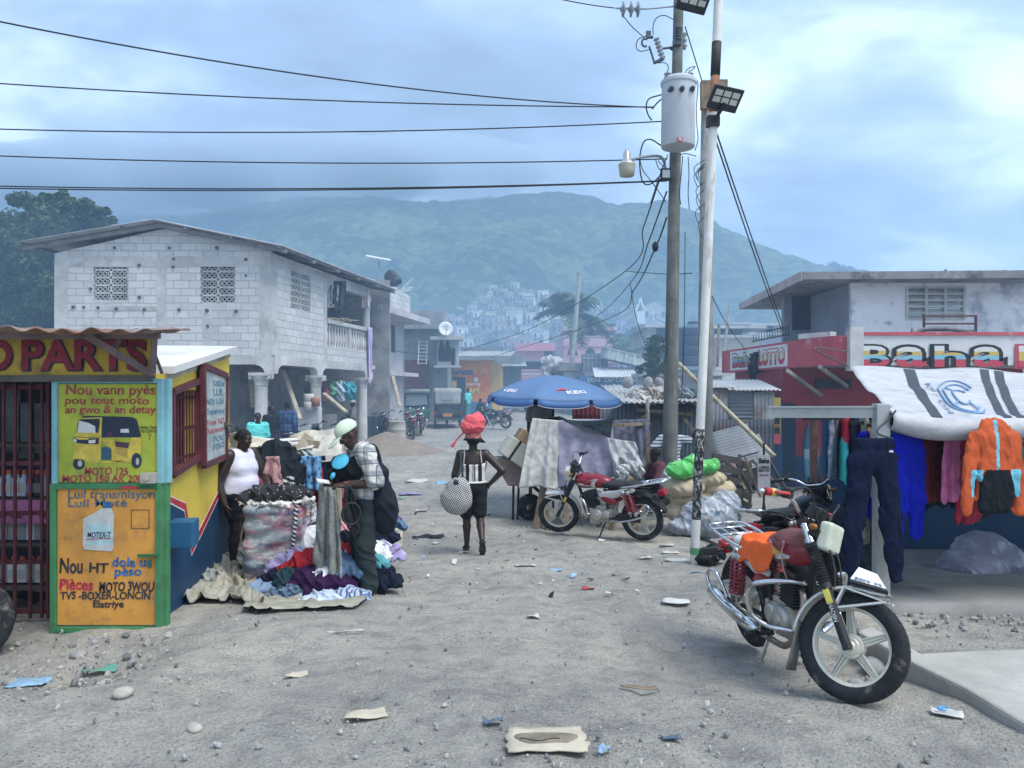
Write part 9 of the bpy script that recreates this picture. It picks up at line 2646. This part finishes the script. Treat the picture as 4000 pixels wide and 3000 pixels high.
vv,fs=text_mesh('IOM · OIM',.0,.002);b=MB();xs_=(vv[:,0]-vv[:,0].min())/np.ptp(vv[:,0]);b.add([tp(.180-.014*(y/.73),.30+.62*x) for x,y in zip(xs_,vv[:,1])],fs);b.build('lettering',MATS['stamp_blue'],tpo)
b=MB();b.tube(curve_pts([B_l,B_l+np.array([-.25,.6,.3]),P(1833,760,13)],8),.012,5);b.tube(curve_pts([F_l+np.array([.02,-.05,0]),(px_+.02,6.32,1.76),(px_-.07,6.33,1.66),(px_+.07,6.33,1.6)],12),.008,5);b.build('tie_rope',mat('rope_dark',(.10,.10,.10),.9),tpo)
HG='clothes hanging in the stall'
def jacket(label,px,py0,py1,Y,m,yaw=0,wide=.42,seed=1,mats=None,mfun=None,hood=False,arm=.9):
 """coat on a hanger; yaw turns it edge on"""
 c0=P(px,py0,Y);L_=(py1-py0)/FPX*Y;B=Blob(.014);w_=wide/2
 B.box((0,0,-L_*.5),(w_*.64,.09,L_*.47),.04,k=.04);B.cap((-w_*.74,0,-.075),(w_*.74,0,-.075),.055,k=.04);B.cap((-w_*.35,0,-.03),(w_*.35,0,-.03),.05,k=.04)
 for s_ in (-1,1):B.chain([(s_*w_*.76,0,-.09),(s_*(w_*.96),.02,-L_*.5),(s_*(w_*1.06),.03,-L_*arm)],[.066,.06,.045],k=.018)
 if hood:B.ell((0,.06,-.0),(.13,.10,.09),k=.05)
 else:B.cap((-.07,0,-.02),(.07,0,-.02),.04,k=.04)
 rt=rotm(0,0,R(yaw));d_=np.array([1,.38,1])
 o=B.build('jacket',mats or m,None,noise=wrinkle(.016,17,seed,(1,.15,.25)),pad=.02,mfun=mfun,post=lambda v:(v*d_)@rt.T+c0)
 return tag(o,label,'jacket',HG)
def cm(n,c):return cloth_mat(n,c)
def hoodie(c):x,z=c[:,0],c[:,2];front=c[:,1]<.0;return np.where(front&(np.abs(x)<.014)&(z>-.33),1,np.where(front&(z<-.33)&(np.abs(x)<.11+(-.33-z)*.35)&(np.abs(x)<.19),2,np.where(front&(z<-.33)&(z>-.56)&(np.abs(x)<.225)&(np.abs(x)>.13),1,0)))
jacket('orange hooded jacket with light blue zip and black front pocket',2148,928,1112,6.15,None,8,.46,3,[cm('orange_shell',(.52,.10,.035)),cm('sky_panel',(.16,.50,.62)),cm('black_panel',(.012,.014,.018))],hoodie,True,.96)
for i,(px,y0,y1,Y,c_,yaw,wd,nm) in enumerate([(2012,945,1085,6.9,(.20,.035,.04),38,.50,'maroon jacket hanging left of the dark grey one'),(2040,942,1095,7.1,(.05,.07,.08),42,.50,'dark grey jacket between maroon and pink jackets'),(2066,936,1085,6.7,(.62,.18,.38),40,.46,'pink jacket hanging in the row'),(2086,930,1100,7.0,(.02,.022,.03),40,.52,'black jacket right of the pink one'),(2096,928,1135,6.85,(.30,.025,.05),40,.50,'crimson long jacket behind the orange hooded one'),(1984,945,1110,7.1,(.014,.03,.09),40,.50,'navy jacket next to the bright blue trousers'),(2222,935,1100,6.4,(.07,.11,.10),40,.46,'greenish dark jacket at the right edge of the photo'),(1804,895,1036,7.4,(.17,.21,.27),58,.44,'grey quilted jacket at the left end of the rail'),(1826,900,995,7.3,(.36,.02,.04),72,.40,'short red and dark jacket next to the quilted one'),(1824,950,1040,7.2,(.04,.36,.34),74,.30,'teal garment below the short red jacket'),(1846,900,1150,7.1,(.018,.024,.05),70,.42,'long navy coat right of the teal garment'),(1868,898,1180,6.9,(.17,.17,.13),68,.42,'long olive coat left of the post'),(1880,925,1075,6.7,(.60,.32,.14),74,.36,'tan orange jacket behind the post'),(1856,895,1010,7.3,(.42,.38,.46),74,.36,'pale violet lined jacket beside the olive coat'),(1966,945,1090,7.4,(.03,.035,.05),30,.50,'black jacket deep in the row behind the bright blue trousers'),(2028,940,1060,7.4,(.30,.32,.34),35,.50,'pale grey jacket deep in the row behind the maroon one'),(2125,935,1120,7.3,(.10,.03,.06),30,.52,'wine coloured coat behind the orange hooded jacket')]):
 jacket(nm,px,y0,y1,Y,cm('coat_tone_%s'%'abcdefghijklmnopqrst'[i],tuple(min(.8,q_*(1.3 if max(c_)>.15 else .7)) for q_ in c_)),yaw,wd,i+2)
def trousers(label,px,y0,y1,Y,m,seed,yaw=0,spread=.10,w_=.19):
 c0=P(px,y0,Y);L_=(y1-y0)/FPX*Y;B=Blob(.014);B.cap((-w_*.55,0,-.05),(w_*.55,0,-.05),.06,k=.04);B.cap((-w_*.5,0,-.2),(w_*.5,0,-.2),.10,k=.06)
 for s_ in (-1,1):B.chain([(s_*w_*.45,0,-.22),(s_*(w_*.5+spread*.5),.0,-L_*.6),(s_*(w_*.45+spread),0,-L_+.05)],[.10,.088,.055],k=.03)
 rt=rotm(0,0,R(yaw));B.cut((0,0,-.005),UZ)
 return tag(B.build('track_trousers',m,noise=wrinkle(.018,15,seed,(1,.1,.2)),pad=.02,post=lambda v:(v*np.array([1,.36,1]))@rt.T+c0),label,'trousers',HG)
tn=trousers('navy track trousers hung on the post of the stall',1886,945,1258,6.2,cm('navy_track',(.004,.009,.03)),2,4,.10,.22)
MW[tn]=np.array(tn.location);b=MB();b.box(P(1925,975,6.12),(.03,.012,.015));b.build('small_badge',M_UW,tn)
trousers('bright blue track trousers right of the post',1958,935,1165,6.45,cm('royal_blue',(.004,.012,.36)),5,10,.02,.17);trousers('bright blue trousers half hidden behind the navy ones',1872,930,1120,6.6,MATS['royal_blue'],6,40,.02,.15)
heap('clothes_pile','dark clothes piled behind the nearest motorcycle beneath the rail','clothes',[(P(1790,1130,7.6),(.30,.25,.16)),(P(1850,1150,7.4),(.25,.22,.30)),(P(1810,1175,7.5),(.35,.25,.25)),(P(1865,1200,7.0),(.16,.18,.26))],cm('dim_clothes',(.03,.04,.055)),(.03,12),8)
bgm=mat('violet_grey_plastic',(.26,.27,.34),.35,.15,5,spec=.5,dirt=((.40,.41,.46),.35,7))
heap('plastic_sack','big grey translucent plastic sack on the stall floor','sack',[(P(2105,1225,8.0),(.36,.30,.20)),(P(2125,1190,8.1),(.28,.25,.20)),(P(2165,1215,8.0),(.25,.25,.18)),(P(2085,1190,8.2),(.12,.14,.14))],bgm,(.016,9),4);heap('plastic_sack','smaller grey plastic sack at the right edge of the stall floor','sack',[(P(2205,1235,7.9),(.2,.2,.14))],bgm,(.014,9),6)
dq=P(1990,1232,8.1);dq[2]=-.095
dg=thing('dog','sandy dog lying on its side against the blue wall','dog',dq);B=Blob(.011);D_=lambda x,y,z:dq+np.array([x,y,z])
B.ell(D_(.0,.02,.085),(.19,.085,.085),k=.04);B.ell(D_(-.12,.02,.085),(.10,.085,.088),k=.05);B.ell(D_(.15,.02,.075),(.10,.08,.075),k=.05);B.cap(D_(-.2,.02,.09),D_(-.30,.0,.10),.055,.045,.03);B.ell(D_(-.335,-.01,.10),(.055,.045,.045),k=.02);B.cap(D_(-.36,-.03,.085),D_(-.41,-.06,.065),.028,.018,.02)
B.cap(D_(-.32,.035,.14),D_(-.30,.05,.175),.02,.008,.01);B.cap(D_(-.345,-.03,.14),D_(-.335,-.045,.17),.018,.008,.01)
for s_,y in ((-.13,-.08),(-.10,-.02),(.17,-.08),(.20,-.02)):B.chain([D_(s_,y+.04,.06),D_(s_-.06*(1 if s_<0 else -.4),y-.10,.03),D_(s_-.14*(1 if s_<0 else -.6),y-.16,.02)],[.036,.022,.014],k=.02)
B.chain([D_(.24,.02,.05),D_(.31,-.03,.02),D_(.36,-.07,.015)],[.02,.014,.009],k=.02);B.build('body',mat('dog_fur',(.40,.33,.24),.9,.15,9,.3,70),dg)
flz=lambda y:.03-.075*max(0,y-6.2)
b=MB();b.grid([[(x,y,flz(y)+.01*math.sin(3*x+2*y)) for x in np.linspace(3.05+.2*math.sin(y*3),10,20)] for y in np.linspace(6.15,9.7,16)]);o=b.build('pavement',mat('stall_concrete',(.25,.25,.24),.9,.2,1.5,.3,25,dirt=((.15,.15,.15),.35,2)),smooth=True,solid=-.2);tag(o,kind='structure')
zp=.425;PP=lambda px,py:np.array([(px-CX),FPX,0])*((CAMZ-zp)/(py-HY))+UZ*0
pp=[PP(*q)[:2] for q in ((1975,1432),(1850,1362),(1880,1350),(1990,1410),(2110,1403),(3100,1380),(3100,1760),(2212,1562),(2080,1482))]
b=MB();b.prism([tuple(q) for q in pp][::-1] if False else [tuple(q) for q in pp][::-1],(0,0,zp-.24),UX,UY,.24);o=b.build('concrete_pad',mat('pale_pad',(.37,.36,.33),.92,.15,2,.3,30,dirt=((.30,.30,.28),.3,3)),bevel=.02);tag(o,kind='structure')
sg_=thing('lottery_sign','small white lottery sign on a stand beside the blue door','sign',gp(1650,12.2));sq=P(1650,1022,12.2);b=MB();b.box(sq,(.20,.03,.60));b.build('sign_panel',mat('sign_dim',(.42,.43,.46),.7,.1,4),sg_);b=MB();b.box(sq,(.03,.02,1.0));b.beam(sq-UZ*.5,gp(1640,12.1),.03,.03);b.beam(sq-UZ*.5,gp(1662,12.1),.03,.03);b.build('stand',M_BLK,sg_)
b=MB();b.text('Baha',sq+np.array([-.085,-.018,.17]),UX,UZ,.08,.17,fat=.03);b.text('LOTTO',sq+np.array([-.085,-.018,.03]),UX,UZ,.09,.17,fat=.03);b.text('MIDI SOIR',sq+np.array([-.08,-.018,-.04]),UX,UZ,.03,.16,mi=1);b.build('lettering',[M_BLK,M_REDP],sg_)
# arcade clutter by the block house
b=MB();q=gp(858,25.5);b.lathe([(.001,0),(.28,0),(.29,.03),(.29,.28),(.30,.30),(.29,.32),(.29,.58),(.30,.60),(.29,.62),(.285,.86),(.30,.88),(.27,.90),(.26,.84),(.001,.84)],q,UZ,26);tag(b.build('barrel',mat('pale_barrel',(.45,.43,.37),.6,.1,2,dirt=((.3,.28,.25),.3,3)),auto=40),'pale beige barrel standing in the sand heap','barrel')
for px,nm in ((798,'dark drum left of the leaning planks'),(812,'second dark drum beside the leaning planks')):b=MB();b.lathe([(.001,0),(.29,0),(.29,.9),(.27,.92),(.001,.9)],gp(px,28),UZ,22);tag(b.build('oil_drum',mat('dark_drum',(.06,.075,.10),.6,.2,2),auto=40),nm,'drum')
b=MB();sc_=gp(835,24.0);n_=30;b.grid([[(sc_[0]+2.0*x,24.0+1.3*y,GZ(sc_[0]+2*x,24+1.3*y)-.05+.75*max(0,1-math.hypot(x,y))**1.1+.05*fbm(x*5+3,y*5,3)) for x in np.linspace(-1,1,n_)] for y in np.linspace(-1,1,n_)]);tag(b.build('sand_heap',mat('builders_sand',(.27,.22,.18),.95,.15,3,.3,30),smooth=True),'brown heap of builders sand by the pale barrel','sand heap')
for k,(x0,y0,x1,y1,Y,nm) in enumerate([(612,800,648,905,21.5,'long plank leaning inside the arcade'),(828,812,838,890,28,'left plank leaning on the rendered house'),(848,812,864,878,28,'right plank leaning on the rendered house'),(700,850,748,890,21.5,'wide board sloping beside the second pillar'),(556,800,562,880,22,'upright pale door board inside the arcade')]):
 b=MB();b.beam(P(x0,y0,Y+.5),P(x1,y1,Y),.14 if k!=4 else .55,.05);tag(b.build('leaning_plank',M_WOODP),nm,'plank')
for k,(px,py,c_,nm) in enumerate([(667,862,(.6,.6,.58),'white bucket stacked by the second arcade pillar'),(667,880,(.58,.58,.56),'lower white bucket by the second arcade pillar'),(681,870,(.40,.20,.14),'orange brown bucket by the second arcade pillar')]):
 b=MB();q=P(px,py+8,22.3);b.lathe([(.001,0),(.13,0),(.16,.26),(.15,.27),(.001,.25)],q,UZ,18);tag(b.build('bucket',mat('bucket_tone_%s'%'abc'[k],c_,.5,.1),smooth=True),nm,'bucket','buckets in the arcade')
b=MB();q=P(665,905,22.6);b.box(q,(.75,.5,.7));tag(b.build('white_cabinet',mat('white_cabinet',(.55,.56,.56),.6,.1,3),bevel=.01),'pale cabinet under the buckets in the arcade','cabinet')
for k,(px,c_,nm) in enumerate([(716,(.10,.30,.18),'green clothes heaped on the low arcade wall'),(735,(.40,.48,.56),'pale blue clothes heaped on the low arcade wall'),(752,(.06,.30,.36),'teal cloth hanging on the low arcade wall'),(703,(.30,.14,.16),'reddish clothes at the left of the low arcade wall')]):
 heap('wall_clothes',nm,'clothes',[(P(px,838,24.2),(.22,.2,.17)),(P(px+4,852,24.0),(.14,.14,.2))],cm('wall_cloth_%s'%'abcd'[k],c_),(.05,9),k,group='clothes on the low arcade wall')
# litter and stones on the dirt
def flat_scrap(name,label,cat,px,py,w_,h_,m,rz=0,curl=.02,seed=0,group=None,pts=None,solid=.004):
 c_=gnd(px,py,.012);rg=np.random.default_rng(seed);n=9;b=MB();rt=rotm(0,0,rz);ed=rg.uniform(-.12,.12,(4,n))
 b.grid([[c_+rt@np.array([w_*(s-.5)*(1+ed[0][j]*.6)+w_*.06*ed[2][i],h_*(t-.5)*(1+ed[1][i]*.8),0])+UZ*(curl*(math.sin(4*s+seed)*math.sin(3*t+seed*2)+.5*math.sin(9*s*t+seed))+curl*.6)+UZ*(GZ(c_[0],c_[1]+h_*(t-.5))-GZ(c_[0],c_[1])) for i,s in enumerate(np.linspace(0,1,n))] for j,t in enumerate(np.linspace(0,1,n))])
 return tag(b.build(name,m,smooth=True,solid=solid),label,cat,group)
M_PAP=mat('paper_scrap',(.52,.52,.50),.8,.08,9);M_PLB=mat('blue_wrapper',(.25,.40,.55),.4,.2,20)
cq=G(1180,1600);k_=cq[1]/FPX
cd=flat_scrap('cardboard_piece','flat square of cardboard with a dark wet stain at the bottom of the photo','cardboard',1180,1600,172*k_,.26,mat('flat_cardboard',(.47,.42,.33),.9,.12,6,.2,40),.02,.0015,2,solid=.006)
MW[cd]=np.array(cd.location);b=MB();b.add([cq+np.array([.135*math.cos(t)*(1+.15*math.sin(3*t)),.07*math.sin(t)*(1+.2*math.cos(2*t))-.01,.0165]) for t in np.linspace(0,2*np.pi,26,endpoint=False)],[tuple(range(26))]);b.build('wet_stain',mat('wet_cardboard',(.20,.17,.125),.8,.3,12,.3,40),cd);b=MB();b.tube([cq+np.array([x,-.025+.012*math.sin(40*x),.0175]) for x in np.linspace(-.12,.06,14)],.003,4);b.build('crack',m_dk,cd)
fs_=flat_scrap('water_bag','white sachet with a blue swirl lying by the concrete pad','wrapper',2045,1545,.145,.10,M_PAP,-.45,.012,3);MW[fs_]=np.array(fs_.location);q=gnd(2040,1545,.034);b=MB();b.tube([q+np.array([.028*math.cos(a),.022*math.sin(a),0]) for a in np.linspace(.3,4.6,12)],[.004+.004*math.sin(a) for a in np.linspace(.2,2.9,12)],5);b.build('swirl_emblem',mat('swirl_blue',(.12,.35,.62),.6),fs_)
for k,(px,py,w_,h_,m_,rz,nm) in enumerate([(790,1548,.20,.09,MATS['flat_cardboard'],.2,'tan strip of cardboard in the left foreground'),(1460,1302,.24,.13,M_PAP,-.2,'white plastic bag scrap on the dirt left of the nearest motorcycle'),(1152,1336,.10,.06,M_PAP,.3,'small white card in the middle of the road'),(745,1370,.26,.035,M_PAP,.15,'thin white strip on the dirt below the clothes heap'),(1135,1224,.22,.06,M_PAP,.1,'flattened paper in front of the walking woman'),(1200,1234,.15,.06,M_PLB,.2,'blue wrapper on the road right of the walking woman'),(1448,1195,.22,.10,M_PAP,.1,'creased white paper left of the white pole'),(1460,1212,.26,.10,M_PAP,-.1,'larger pale paper at the foot of the white pole'),(1395,1208,.18,.08,M_PAP,.4,'white tissue on the road left of the white pole'),(1440,1180,.18,.07,M_PAP,0,'grey paper nearest the parked motorcycle'),(1498,1240,.16,.07,M_PLB,.2,'crumpled clear wrapper by the nearest motorcycle'),(925,1163,.45,.12,MATS['dim_clothes'],.1,'dark flat rag on the road left of the walking woman'),(1270,1273,.12,.05,mat('red_scrap',(.4,.05,.06),.6),0,'small red scrap in the road'),(900,1040,.5,.2,M_PAP,.2,'pale litter by the left road edge'),(885,1070,.45,.25,cm('mauve_rag',(.30,.26,.42)),.3,'mauve rag on the road behind the man in the cap'),(868,1078,.16,.08,mat('green_bottle',(.12,.45,.22),.3),.2,'flattened green plastic bottle behind the man in the cap'),(910,1104,.2,.1,M_PAP,.1,'white and pink wrapper on the road'),(1010,1005,.35,.2,M_PAP,0,'pale plastic far along the road'),(960,1045,.4,.2,M_PLB,0,'bluish litter along the road'),(640,1462,.13,.05,MATS['flat_cardboard'],.3,'crushed brown wrapper in the left foreground'),(60,1480,.25,.15,M_PLB,.2,'clear bluish plastic in the gully by the kiosk'),(215,1452,.22,.06,mat('green_rag',(.12,.30,.24),.8),.3,'greenish scrap on the gully edge'),(1065,1565,.09,.05,mat('slate_plastic',(.09,.13,.18),.4),.2,'dark plastic bit left of the cardboard square'),(1450,1600,.09,.05,MATS['slate_plastic'],.1,'dark blue plastic bit right of the cardboard square'),(1305,1624,.05,.03,M_PLB,0,'tiny blue wrapper beside the cardboard square'),(1380,1490,.20,.03,M_WOOD,-.1,'dry twig in the right foreground')]):
 flat_scrap('litter_scrap',nm,'litter',px,py,w_,h_,m_,rz,.012 if w_<.3 else .03,k+5)
rg=np.random.default_rng(31)
for k,(px,py,r_,m_,nm) in enumerate([(421,1578,.048,1,'smooth pale stone in the left foreground'),(1893,1452,.12,0,'grey rock behind the front wheel of the nearest motorcycle'),(170,1418,.06,0,'brown grey rock in front of the painted door'),(265,1503,.06,1,'pale half buried stone on the gully edge'),(1848,1480,.05,0,'small grey stone under the nearest motorcycle'),(960,1525,.02,1,'tiny pale stone in the middle foreground'),(1570,1588,.02,2,'small dark stone right of the cardboard square'),(1520,1565,.02,0,'grey pebble in the right foreground'),(25,1478,.06,0,'grey stone in the gully at the left edge'),(735,1582,.018,1,'pale pebble in front of the cardboard strip')]):
 b=MB();c_=gnd(px,py,0);stone_mesh(b,c_+UZ*r_*.25,r_,(0,0,rg.random()*6),(1.3,1,.62),0,rg);tag(b.build('loose_rock',m_st[m_],smooth=True,subsurf=1),nm,'rock')
gb2=MB()
for i in range(420):
 x=3.0+4*rg.random();y=6.0+.35*rg.normal();r_=.008+.02*rg.random()**2;stone_mesh(gb2,(x,y,max(GZ(x,y),.03 if y>6.15 and x>3.1 else -9)+.01),r_,rg.random(3)*6,(1.1,1,.7),int(rg.integers(0,3)),rg)
for i in range(260):
 x=-2.5-1.6*rg.random();y=4.3+1.3*rg.random();r_=.008+.03*rg.random()**3;stone_mesh(gb2,(x,y,GZ(x,y)+.005),r_,rg.random(3)*6,(1.1,1,.7),int(rg.integers(0,3)),rg)
tag(gb2.build('rubble',m_st,loc=(0,0,0)),kind='stuff')
lt=MB()
for i in range(240):
 y=7+26*rg.random()**1.3;x=(rg.random()-.5)*.5*y-.03*y;s_=.012+.04*rg.random()**2;c_=np.array([x,y,GZ(x,y)+.015]);rt=rotm(rg.uniform(-.5,.5),rg.uniform(-.5,.5),rg.uniform(0,6));lt.add([c_+rt@np.array(q)*s_ for q in ((-1,-.6,0),(1,-.5,.1),(.8,.6,0),(-.9,.5,.15))],[(0,1,2,3)],int(rg.choice([0,0,0,1,2,3])))
tag(lt.build('litter',[M_PAP,M_PLB,MATS['dim_clothes'],MATS['flat_cardboard']],loc=(0,0,0),solid=.004),kind='stuff')
volume_box('haze',(-760,-60,-3),(760,1250,168),(.50,.74,1.0),.0014)
volume_box('smoke',(-26,13.8,-1.5),(24,75,8.5),(.46,.72,1.0),.0105)
for x,y,z,a,c_,dn in ((-170,545,163,(120,45,30),0,.034),(-60,550,168,(90,40,24),0,.030),(-290,540,156,(120,50,28),0,.034),(40,560,172,(70,35,16),0,.018),(-420,530,150,(120,50,34),0,.03)):
 o=volume_box('cloud',(x-1,y-1,z-1),(x+1,y+1,z+1),(.78,.87,1.0),dn)
 me=o.data;bm=MB();bm.lathe([(max(.001,math.sin(t)),-math.cos(t)) for t in np.linspace(0,np.pi,17)],n=32)
 n_=bpy.data.meshes.new('cloud');n_.from_pydata((np.concatenate(bm.v)*np.array(a)).tolist(),[],bm.f);n_.materials.append(me.materials[0]);o.data=n_
